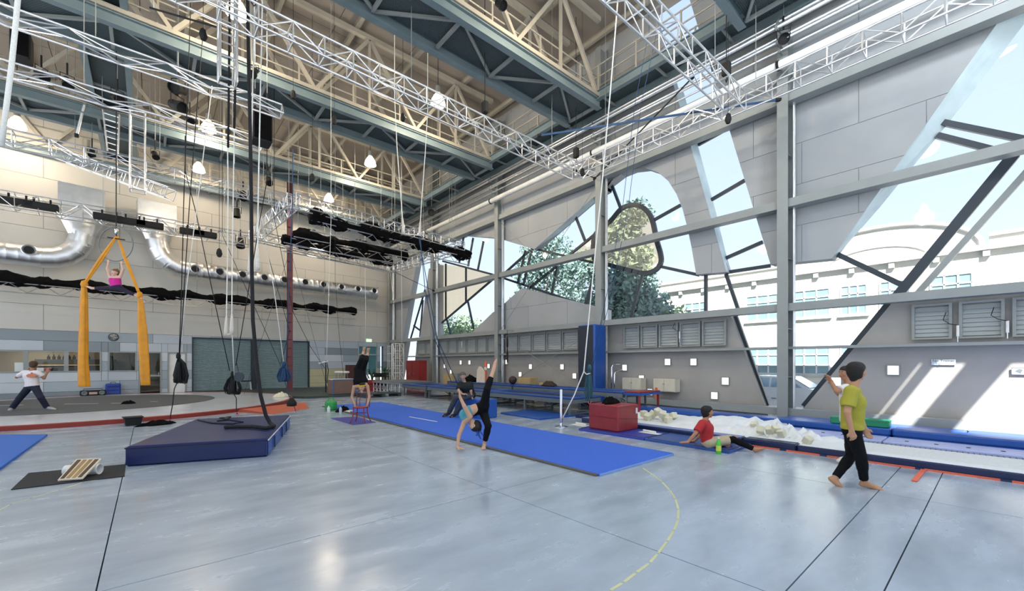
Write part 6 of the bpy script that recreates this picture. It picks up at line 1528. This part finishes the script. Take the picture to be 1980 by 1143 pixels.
# 5 man from behind, white t-shirt
D = 13.2
J = dict(head=g(65.5,706,D), face=Fv+Rv*-.4, up=Zv+Rv*.12, neck=g(62,716,D), chest=g(60,727,D), pelvis=g(62.5,746,D),
 sh=(g(73,720.5,D), g(48,720.5,D)), el=(g(85,731.5,D+.08), g(32,729.5,D+.08)), wr=(g(91,721,D+.15), g(44,724,D+.28)),
 hip=(g(67,748,D), g(57,748,D)), kn=(g(79,769,D-.05), g(38,770,D-.05)), an=(g(91,788,D+.1), g(23.5,789,D-.1)), toe=(g(106,791,D+.0), g(18,794,D-.25)),
 hand=(Zv, Fv+Zv*.3), palm=(Fv, Rv), curl=(.9, .6))
mp = person('person in white t-shirt and navy trousers standing wide, back turned, on the stage', px(60, 792, Z=.12), J, 1.0, 'a8765a',
  (('trousers', mat('navy_trousers', '1a2036', .85, 0, .15, 6, bump=.3, bscale=5), 'pants', .014, dict(shin=(1.0, 1.0))), ('t_shirt', mat('white_tee', 'e3dde0', .85, 0, .05, 6, bump=.3, bscale=5), 'shirt', .018, dict(sleeve=.7, hem=-.02)), ('shoes', mat('grey_shoes', '9fa5ab', .6), 'shoes', .008)), (M_hairb, 'short'), .010, eye=True)
c = g(60, 726.5, D-.145); mb = MB()
pts = [(-.17,0),(-.1,.05),(-.02,.06),(.0,.1),(.02,.06),(.1,.03),(.2,-.01),(.1,-.05),(-.02,-.06),(-.12,-.05)]
mb.prism([c+Rv*x*.95+Zv*z for x, z in pts], Fv*.04); mb.build('shirt_print', mat('orange_print', 'c47a5c', .8), mp)
# 6 seated man
D = 12.1
J = dict(head=g(895,728,D-.05), face=Fv*-1+Zv*-.15+Rv*.1, up=Zv+Rv*-.1, neck=g(898,739,D), chest=g(902,748,D+.02), pelvis=g(909,763,D+.2),
 sh=(g(910,743,D+.05), g(889,743,D-.05)), el=(g(910.5,757,D-.02), g(886,756,D-.15)), wr=(g(912,768,D+.0), g(894,762,D-.25)),
 hip=(g(913,764,D+.12), g(905,764,D+.08)), kn=(g(896,770,D-.2), g(882,768,D-.18)), an=(g(881,800,D+.0), g(868,798,D+.05)), toe=(g(871,805.5,D-.2), g(857,804,D-.1)),
 hand=(Zv*-1+Rv*.7, Rv), palm=(Zv*-1, Zv*-1), curl=(.1, .5))
person('man in dark green black t-shirt and grey trousers sitting on the blue block', px(905, 770, D=12.1), J, .98, 'b58d76',
  (('trousers', mat('grey_trousers', '3c3f46', .85, 0, .15, 6, bump=.3, bscale=5), 'pants', .012, dict(shin=(.97, .97))), ('t_shirt', mat('dark_green_tee', '0f1a1d', .85, 0, .2, 6, bump=.3, bscale=5), 'shirt', .018, dict(sleeve=.75, hem=-.04)), ('shoes', mat('dark_sandals', '2a2622', .7), 'shoes', .006)), (M_hairg, 'short'), .010)
# 7 seated person in red
D = 7.75
J = dict(head=g(1368,797,D), face=Rv+Fv*-.1, up=Zv, neck=g(1363,812,D), chest=g(1365,828,D), pelvis=g(1368,853,D),
 sh=(g(1366,818,D+.15), g(1358,819,D-.15)), el=(g(1356,840,D+.3), g(1345,838,D-.2)), wr=(g(1342,853,D+.38), g(1330,855,D-.2)),
 hip=(g(1373,855,D+.09), g(1371,856,D-.08)), kn=(g(1421,848,D+.2), g(1418,850,D-.12)), an=(g(1399,858,D+.0), g(1459,869,D-.28)), toe=(g(1411,864,D-.15), g(1478,867,D-.34)),
 hand=(Rv*-1, Rv*-1+Zv*-.05), palm=(Zv*-1, Zv*-1), curl=(.1, .1))
person('person in red t-shirt sitting on the mat, leaning back with one leg outstretched', px(1368, 862, D=7.75), J, .9, 'b07c5c',
  (('shorts', mat('beige_shorts', 'b9a98c', .85, 0, .08, 6, bump=.3, bscale=5), 'pants', .018, dict(shin=(0, 0), thigh=(.85, .82))), ('long_sock', M_blkcloth, 'legging_one', .008, dict(leg=1, range=(.8, .93))), ('t_shirt', mat('red_cotton', 'ad282d', .85, 0, .08, 6, bump=.4, bscale=5), 'shirt', .018, dict(sleeve=.8, hem=-.06))), (M_hair, 'mid'), .0085)
# 8 aerialist
D = 12.0
J = dict(head=g(222.5,527.5,D-.02), face=Fv*-1+Rv*-.1, up=Zv, neck=g(222.5,535.5,D), chest=g(222.5,543.5,D), pelvis=g(225,554.5,D),
 sh=(g(213,536,D), g(232,536,D)), el=(g(207.5,520,D), g(238,521.5,D)), wr=(g(209.5,508,D), g(235,511,D)),
 hip=(g(220,556,D), g(230,556.5,D)), kn=(g(202,557.5,D), g(245,564,D)), an=(g(179,557.5,D), g(264.5,572,D)), toe=(g(166,553,D), g(277,579,D)),
 hand=(Zv, Zv), palm=(Fv, Fv), curl=(1.2, 1.2))
person('aerialist in magenta top doing the splits between two yellow silks', px(225, 560, D=12.0), J, .85, 'd2ab98',
  (('leggings', mat('dark_purple_tights', '1c1330', .85), 'leggings', .006, dict(shin=(.75, .8))), ('magenta_top', mat('magenta_top', 'c81f8c', .8), 'tank', .008, dict(hem=.02))), (mat('blond_hair', '7a5c3c', .8), 'bun'), .009, female=True)
# ================================================================== RED CHAIR
D = 11.1; t = thing('bentwood_chair', 'red painted bentwood chair standing on the purple mat', 'chair', px(697, 817, Z=.01))
M_chair = mat('chair_red', '8f1f2e', 0.35, 0, .06, 5)
c0 = px(697, 817, Z=.01); zt = .43
MB().lathe([(0, zt-.03), (.19, zt-.03), (.205, zt-.015), (.2, zt), (.17, zt+.005), (0, zt-.002)], 24, o=(c0.x, c0.y, 0)).build('seat', M_chair, t, smooth='auto')
MB().tube([Vector((c0.x, c0.y, .26))+Vector((.155*math.cos(a), .155*math.sin(a), 0)) for a in [2*math.pi*k/18 for k in range(18)]], .009, 6, close=True).build('leg_ring', M_chair, t, smooth=True)
for sx, sy in ((-1, -1), (1, -1), (-1, 1), (1, 1)):
    d = Rv*sx*.14+Fv*sy*.14; c = Vector((c0.x, c0.y, 0))
    MB().tube([c+d*.95+Zv*(zt-.02), c+d*1.0+Zv*.25, c+d*1.2+Zv*.1, c+d*1.5+Zv*.01], [.016, .015, .013, .011], 8).build('leg', M_chair, t, smooth=True)
c = Vector((c0.x, c0.y, 0))+Fv*.17
MB().tube([c+Rv*x+Zv*z+Fv*f for x, z, f in ((-.17,zt-.02,0),(-.18,.6,.03),(-.17,.8,.08),(-.1,.87,.1),(0,.89,.1),(.1,.87,.1),(.17,.8,.08),(.18,.6,.03),(.17,zt-.02,0))], .012, 8).build('back_hoop', M_chair, t, smooth=True)
MB().tube([c+Rv*x+Zv*z+Fv*f for x, z, f in ((-.08,zt-.01,0),(-.09,.6,.03),(-.07,.73,.08),(0,.78,.09),(.07,.73,.08),(.09,.6,.03),(.08,zt-.01,0))], .009, 8).build('inner_hoop', M_chair, t, smooth=True)
# ================================================================== SILKS & HOOP
M_silk = mat('yellow_silk', 'd28c0d', .55, 0, .12, 5, bump=.3, bscale=6)
D = 12.0; ap = g(225, 457, D)
def silk_strip(name, pts, ws, t, seed):
    N = 16; vs = []; r = random.Random(seed); ph = r.random()*6
    for i, (p, w) in enumerate(zip(pts, ws)):
        for j in range(N):
            a = 2*math.pi*j/N; rr = 1+.22*math.sin(3*a+ph)+.16*math.sin(5*a+ph*2)
            vs.append(p+Rv*(w*rr*math.cos(a))+Fv*(w*.55*rr*math.sin(a)))
    n = len(pts); MB().add(vs, [(i*N+j, i*N+(j+1)%N, (i+1)*N+(j+1)%N, (i+1)*N+j) for i in range(n-1) for j in range(N)]+[tuple(range(N)), tuple(range((n-1)*N, n*N))]).build(name, M_silk, t, smooth=True)
def fine(P, W_, n=8):
    o = []; w = []
    for a, b, c, d in zip(P[:-1], P[1:], W_[:-1], W_[1:]):
        for k in range(n): o.append(a.lerp(b, k/n)); w.append(c+(d-c)*k/n)
    return o+[P[-1]], w+[W_[-1]]
t = thing('aerial_silk', 'left yellow aerial silk tied at the foot and falling almost to the stage', 'aerial silk', g(161, 747, D), 'yellow aerial silks')
silk_strip('upper_silk', *fine([ap, g(196, 500, D), g(164, 548, D)], [.03, .075, .045]), t, 1); silk_strip('falling_silk', *fine([g(162, 546, D), g(162, 570, D), g(161, 650, D), g(160, 700, D), g(162, 748, D)], [.05, .085, .11, .12, .14]), t, 2)
MB().lathe([(0,-.13),(.06,-.09),(.085,0),(.06,.09),(0,.13)], 12, o=g(163, 550, D)).build('knot', M_silk, t, smooth=True)
t = thing('aerial_silk', 'right yellow aerial silk tied at the other foot and falling beside the door', 'aerial silk', g(277, 745, D), 'yellow aerial silks')
silk_strip('upper_silk', *fine([ap+Vector((.02,0,0)), g(246, 510, D), g(268, 565, D)], [.025, .05, .04]), t, 3); silk_strip('falling_silk', *fine([g(270, 568, D), g(272, 590, D), g(275, 640, D), g(278, 690, D), g(281, 745, D)], [.05, .075, .12, .125, .12]), t, 4)
MB().lathe([(0,-.12),(.055,-.08),(.075,0),(.055,.08),(0,.12)], 12, o=g(270, 571, D)).build('knot', M_silk, t, smooth=True)
hc_ = g(224, 472, D); t = thing('aerial_hoop', 'thin steel aerial hoop held by the aerialist', 'hoop', hc_-Zv*.51)
MB().tube([hc_+Rv*.49*math.cos(a)+Zv*.49*math.sin(a) for a in [2*math.pi*k/36 for k in range(36)]], .014, 8, close=True).build('hoop_ring', M_gsteel, t, smooth=True)
MB().beam(g(208, 459, D), g(241, 464, D), .03, .03).build('spreader_bar', M_blk, t); MB().tube([ap, g(224.6, 440, D), Vector((ap.x, ap.y, 10.5))], .012, 5).build('hanging_line', M_rope_b, t)
MB().lathe([(0, -.08), (.04, -.04), (.045, .05), (0, .1)], 10, o=ap+Zv*.14).build('swivel', M_chrome, t, smooth=True)
# ================================================================== ROPES
def pts_(L): return [px(u, v, D=d) for u, v, d in L]
def up_to(p, z): return Vector((p.x, p.y, z))
rope('thick black climbing rope hanging down and trailing over the crash mat', [Vector((g(479,0,9.3).x, g(479,0,9.3).y, 14.0))]+pts_([(479,0,9.3),(481,130,9.2),(484,260,9.1),(486,400,8.9),(487,530,8.8),(489,620,8.7),(496,700,8.6),(504,765,8.55),(514,803,8.5)])+[px(522,818,Z=.37), px(530,824,Z=.35), px(515,828,Z=.35), px(490,825,Z=.35), px(460,825,Z=.35), px(434,826,Z=.35)], .036, M_rope_b, 'climbing_rope', n=8)
rope('coiled thin rope end lying on the crash mat', [px(u, v, Z=.325) for u, v in ((382,812),(410,818),(450,820),(470,816),(440,811),(425,808),(446,806),(438,812),(420,814))], .015, M_rope_b)
rope('thick white braided rope hanging at the left edge of the view', [up_to(g(37,-30,5.2), 14.0)]+pts_([(37,-30,5.2),(30,50,5.2),(22,130,5.2),(13,200,5.2),(3,282,5.2)]), .026, M_rope_w, n=8)
rope('left black strap hanging at the top beside the thick black rope', [up_to(g(444,0,10), 14.0)]+pts_([(444,0,10),(443,130,10),(441,285,10)]), .026, M_rope_b, 'black_strap', 'strap')
rope('right black strap hanging at the top beside the thick black rope', [up_to(g(459,0,10), 14.0)]+pts_([(459,0,10),(456,120,10),(453,248,10)]), .026, M_rope_b, 'black_strap', 'strap')
M_pad_w = mat('white_wrap', 'd9d1c6', .8, 0, .1, 30)
def trapeze(label, la, lb, D, pad=30, rr=.014, z_top=14.0, anchors=True):
    a = pts_([(u, v, D) for u, v in la]); b = pts_([(u, v, D) for u, v in lb]); t = thing('trapeze', label, 'trapeze', a[-1], 'white trapezes')
    for L in (a, b):
        top = [up_to(L[0], z_top)] if anchors else []
        MB().tube(top+L, rr, 6).build('rope', M_rope_w, t)
        e_ = L[-1]; d = (L[-2]-e_).normalized(); MB().tube([e_, e_+d*.1, e_+d*.35, e_+d*.5], [.05, .05, .035, .02], 8).build('rope_sleeve', M_pad_w, t, smooth=True)
    d = (b[-1]-a[-1]); MB().tube([a[-1]-d*.12, b[-1]+d*.12], .02, 8).build('bar', M_pad_w, t)
trapeze('low white trapeze hanging in front of the left roller shutter', [(440,285),(441,360),(440,500),(437,648)], [(453,250),(451,380),(449,500),(448,645)], 11.2, z_top=6.9, anchors=True)
trapeze('higher white trapeze with padded ropes left of the red mast', [(492,40),(489,150),(486,300),(485,400),(483,528)], [(507,20),(503,200),(501,300),(499,400),(498,522)], 9.6)
trapeze('white trapeze ropes ending in the thick black drape', [(763,190),(768,290),(775,380),(781,452)], [(827,215),(822,300),(816,380),(811,455)], 14.0)
# bundles
def bundle(label, u, v, D, w, h, m, tail, seed, n=26, name='rope_bundle', weight=True):
    c = g(u, v, D); t = thing(name, label, 'rope bundle', c-Zv*h/2, 'coiled rope bundles'); r = random.Random(seed); mb = MB()
    for k in range(n):
        a = r.uniform(0, math.pi); rr = r.uniform(.35, 1)*w/2; z0 = h/2; z1 = -h/2*r.uniform(.65, 1)
        dx = math.cos(a)*rr; dy = math.sin(a)*rr*.6
        mb.tube([c+Zv*z0, c+Rv*dx*.6+Fv*dy+Zv*z0*.5, c+Rv*dx+Fv*dy+Zv*(z1*.4), c+Rv*dx*.8+Fv*dy+Zv*z1, c+Rv*dx*.3-Fv*dy+Zv*(z1*.92), c+Rv*dx*.15+Zv*z0*.6], .013, 5)
    mb.build('coils', m, t, kind='stuff'); MB().lathe([(0, -.07), (.05, -.05), (.055, .03), (.03, .1), (0, .1)], 10, o=c+Zv*h/2).build('knot', m, t, smooth=True)
    P = pts_(tail); MB().tube([c-Zv*h*.35]+P, .012, 5).build('tail_line', m, t)
    e_ = P[-1]; MB().tube([e_+Rv*.04, e_+Zv*.06, e_-Rv*.04, e_-Zv*.05], .014, 5, close=True).build('shackle', mat('pink_shackle', 'c4657a', .5), t)
    return t
bundle('big black teardrop coil of rope hanging left of the left roller shutter', 345, 716, 11.3, .5, .74, M_rope_b, [(337,752,11.3),(334,780,11.3),(330,803,11.3),(329,815,11.3)], 1, 40)
bundle('tangled black coils of rope hanging in front of the left roller shutter', 450, 744, 12.4, .55, .6, M_rope_b, [(457,770,12.4),(457,790,12.4),(459,801,12.4)], 2, 34)
bundle('blue coil of rope hanging in front of the red mast', 549, 722, 13.4, .5, .55, M_rope_bl, [(553,745,13.4),(558,765,13.4),(566,780,13.4),(572,794,13.4)], 3, 34)
bundle('thin blue green coil of rope beside the chrome post', 1140, 745, 10.6, .3, .85, mat('teal_rope', '2c5560', .8), [(1141,770,10.6),(1140,778,10.6)], 4, 12)
t = thing('sling_pouch', 'small black pouch hanging under the blue rope coil', 'pouch', g(564, 786, 13.35)); MB().lathe([(0, -.12), (.14, -.1), (.15, 0), (.06, .14), (.02, .16)], 12, o=g(564, 779, 13.3)).build('pouch', M_blk, t, smooth=True); MB().tube([g(564, 775, 13.3)+Zv*.1, g(558, 765, 13.4)], .01, 5).build('cord', M_blk, t)
t = thing('round_tray', 'dark round disc hanging among the tangled black coils', 'disc', g(460, 735, 12.5)); MB().lathe([(0, -.02), (.14, -.02), (.14, .02), (0, .02)], 20, o=g(462, 729, 12.2), R=Fv.to_track_quat('Z','Y').to_matrix()).build('disc', M_dark, t); MB().tube([g(462, 722, 12.2), g(457, 700, 12.3)], .008, 4).build('cord', M_blk, t)
for i, (L, r, m, l, top) in enumerate([
 ([(369,5,11.5),(362,200,11.4),(355,400,11.3),(350,600,11.3),(346,692,11.3)], .012, M_rope_b, 'left black line running down to the big teardrop coil', 10.6),
 ([(394,45,11.5),(380,220,11.4),(366,400,11.3),(355,580,11.3),(347,692,11.3)], .012, M_rope_b, 'right black line running down to the big teardrop coil', 10.6),
 ([(410,170,11.8),(398,260,11.8),(386,360,11.6),(360,560,11.4),(351,660,11.3)], .012, M_rope_w, 'thin white line slanting down to the teardrop coil', 8.4),
 ([(358,330,12.6),(380,416,12.5),(410,560,12.4),(444,717,12.4)], .012, M_rope_b, 'black line slanting right to the tangled coils', 8.4),
 ([(516,350,12.6),(500,440,12.5),(484,540,12.4),(456,707,12.4)], .012, M_rope_b, 'black line slanting left to the tangled coils', 8.4),
 ([(449,648,11.3),(451,690,12.0),(453,728,12.3)], .012, M_rope_w, 'white line from the low trapeze to the tangled coils', None),
 ([(489,530,9.8),(505,420,13.0),(530,560,13.3),(549,705,13.4)], .012, M_rope_w, 'thin white line slanting to the blue coil', None),
 ([(566,372,13.4),(562,480,13.4),(558,580,13.4),(553,708,13.4)], .014, M_rope_bl, 'blue line running along the red mast', 8.4),
 ([(505,425,13.4),(520,500,13.4),(560,640,13.4),(543,703,13.4)], .008, M_rope_b, 'thin dark line behind the red mast', None),
 ([(430,455,12.8),(470,545,13),(520,655,13.3),(543,708,13.4)], .008, M_rope_b, 'thin dark line crossing the left roller shutter to the blue coil', 14.0),
 ([(530,420,14),(567,604,15),(600,670,16),(628,712,17)], .009, M_rope_b, 'thin dark guy line running to the black stand', 14.0),
 ([(1195,0,10.5),(1180,180,10.5),(1165,345,10.5),(1140,600,10.5),(1129,718,10.5),(1110,765,10.45),(1086,812,10.4)], .016, M_rope_w, 'long white rope tied down to the chrome post', 14.0),
 ([(1128,718,10.5),(1134,724,10.55),(1141,722,10.6)], .014, M_rope_w, 'short white rope tail at the knot above the chrome post', None),
 ([(1255,60,10.8),(1228,200,10.8),(1204,400,10.7),(1175,560,10.6),(1143,712,10.6)], .007, M_rope_bl, 'left thin grey blue line running to the teal coil', 14.0),
 ([(1275,40,10.8),(1240,200,10.8),(1215,400,10.7),(1180,580,10.6),(1145,712,10.6)], .007, M_rope_bl, 'right thin grey blue line running to the teal coil', 14.0),
 ([(810,459,15.5),(828,560,15.8),(845,654,16.4),(884,741,17.2)], .014, M_rope_bl, 'right dark blue guy rope running to the trampolines', None),
 ([(812,455,15.5),(822,560,15.8),(840,654,16.4),(873,739,17.2)], .014, M_rope_bl, 'left dark blue guy rope running to the trampolines', None),
 ([(754,520,26),(762,590,26),(764,650,26)], .012, M_rope_w, 'white rope in the corner by the truss tower', None),
 ([(776,512,20),(777,600,20),(777,668,20)], .008, M_rope_w, 'thin white vertical line in front of the corner window', 14.0),
 ([(640,430,14.5),(637,520,14.5),(634,620,14.5),(631,706,14.5)], .008, M_rope_w, 'thin white line hanging in front of the far wall above the stand', 14.0),
 ([(706,530,24),(707,600,24),(706,655,24)], .012, M_rope_w, 'short thin white line above the exit sign', 14.0),
 ([(648,540,18),(655,640,18),(664,725,18)], .007, M_rope_b, 'thin grey guy line over the white stools', 14.0)]):
    P = pts_(L)
    if top: P = [up_to(P[0], max(top, P[0].z+.05))]+P
    rope(l, P, r, m, 'hanging_line' if top else 'guy_line', 'rope')
# straps
def strap(label, a, b, m, w=.05, name='strap'):
    t = thing(name, label, 'strap', (a+b)/2); MB().beam(a, b, .012, w).build('webbing', m, t); d = (b-a).normalized()
    for e_ in (a, b): MB().tube([e_-d*.06, e_+d*.06], .05, 8).build('wrap', M_blk, t)
strap('long black strap slanting from the truss down to the column by the arched window', px(1337,152,X=11.7), px(1150,345,X=12.95), M_blk, .05)
strap('long dark blue strap stretched level under the wall truss', px(1043,262,Z=8.6), px(1505,193,X=12.9), M_rope_bl, .06)
strap('short black strap from the truss corner to the column', px(1112,330,X=11.9), px(1152,345,X=12.95), M_blk, .04)
strap('dark line from the corner of the far frame down to the column', pC+Vector((0,0,-.1)), px(838,562,X=12.9), M_blk, .03)
# small pulleys
for i, (u, v, D, l) in enumerate([(646,232,14,'black pulley block below the second girder'),(567,182,12.8,'black pulley block under the bright silver truss left of the ropes'),(779,226,13.5,'black pulley block near the glowing lamp'),(393,65,9.5,'dark green pulley block at the upper left between two lines'),(424,488,13,'small dark pulley block before the duct left of the trapeze'),(1126,332,14.5,'small black hook under the silver truss corner'),(1408,228,10.9,'small dark pulley under the truss above the diagonal window strip'),(604,342,15,'small pulley block left of the far lamps')]):
    p = g(u, v, D); t = thing('pulley_block', l, 'pulley', p-Zv*.15, 'hanging pulley blocks')
    MB().lathe([(0, -.16), (.05, -.14), (.085, -.05), (.06, .08), (0, .14)], 8, o=p).build('block', M_blk, t, smooth='auto'); MB().tube([p+Zv*.12, Vector((p.x, p.y, 14.0))], .006, 4).build('line', M_rope_b, t)
p = px(981, 672, X=12.6); t = thing('spindle_weight', 'long dark spindle hanging in front of the third window bay', 'rope', p-Zv*.9)
MB().tube([Vector((p.x, p.y, 3.1)), p+Zv*.55], .012, 5).build('line', M_blk, t); MB().beam((p.x, p.y, 3.1), (13.0, p.y, 3.1), .03, .03).build('arm', M_steel, t); MB().lathe([(0, -.9), (.03, -.6), (.05, -.3), (.02, -.05), (.02, 0), (.045, .05), (.045, .35), (.015, .5), (0, .6)], 10, o=p).build('spindle', M_blk, t, smooth='auto')
# ================================================================== RED MAST
D = 22.0; t = thing('climbing_mast', 'tall red brown steel mast with rungs standing beyond the stage', 'mast', px(561, 756, D=D)); a = px(560.5, 754, D=D); a.z = .02
tp_ = px(564, 338, D=D)
MB().ibeam(a, Vector((a.x, a.y, tp_.z)), .26, .2, .04) if False else None
mb = MB(); h = tp_.z
mb.box((a.x-.12, a.y-.1, 0), (a.x+.12, a.y-.08, h)).box((a.x-.12, a.y+.08, 0), (a.x+.12, a.y+.1, h)).box((a.x-.015, a.y-.08, 0), (a.x+.015, a.y+.08, h)); mb.build('mast_column', mat('mast_red', '6b383c', .5, .1, .08, 3), t)
z = 1.0
while z < 9: MB().tube([Vector((a.x-.13, a.y-.13, z)), Vector((a.x+.02, a.y-.13, z))], .018, 5).build('rung', M_dark, t); z += .45
MB().box((a.x-.3, a.y-.3, 0), (a.x+.3, a.y+.3, .03)).build('base_plate', M_dark, t)
for dx in (-2.2, 1.6): MB().tube([Vector((a.x, a.y-.1, 7.5)), Vector((a.x+dx, a.y-1.0, .1))], .008, 4).build('stay_wire', M_dark, t)
# stepped things hanging above (catwalk bits) : none
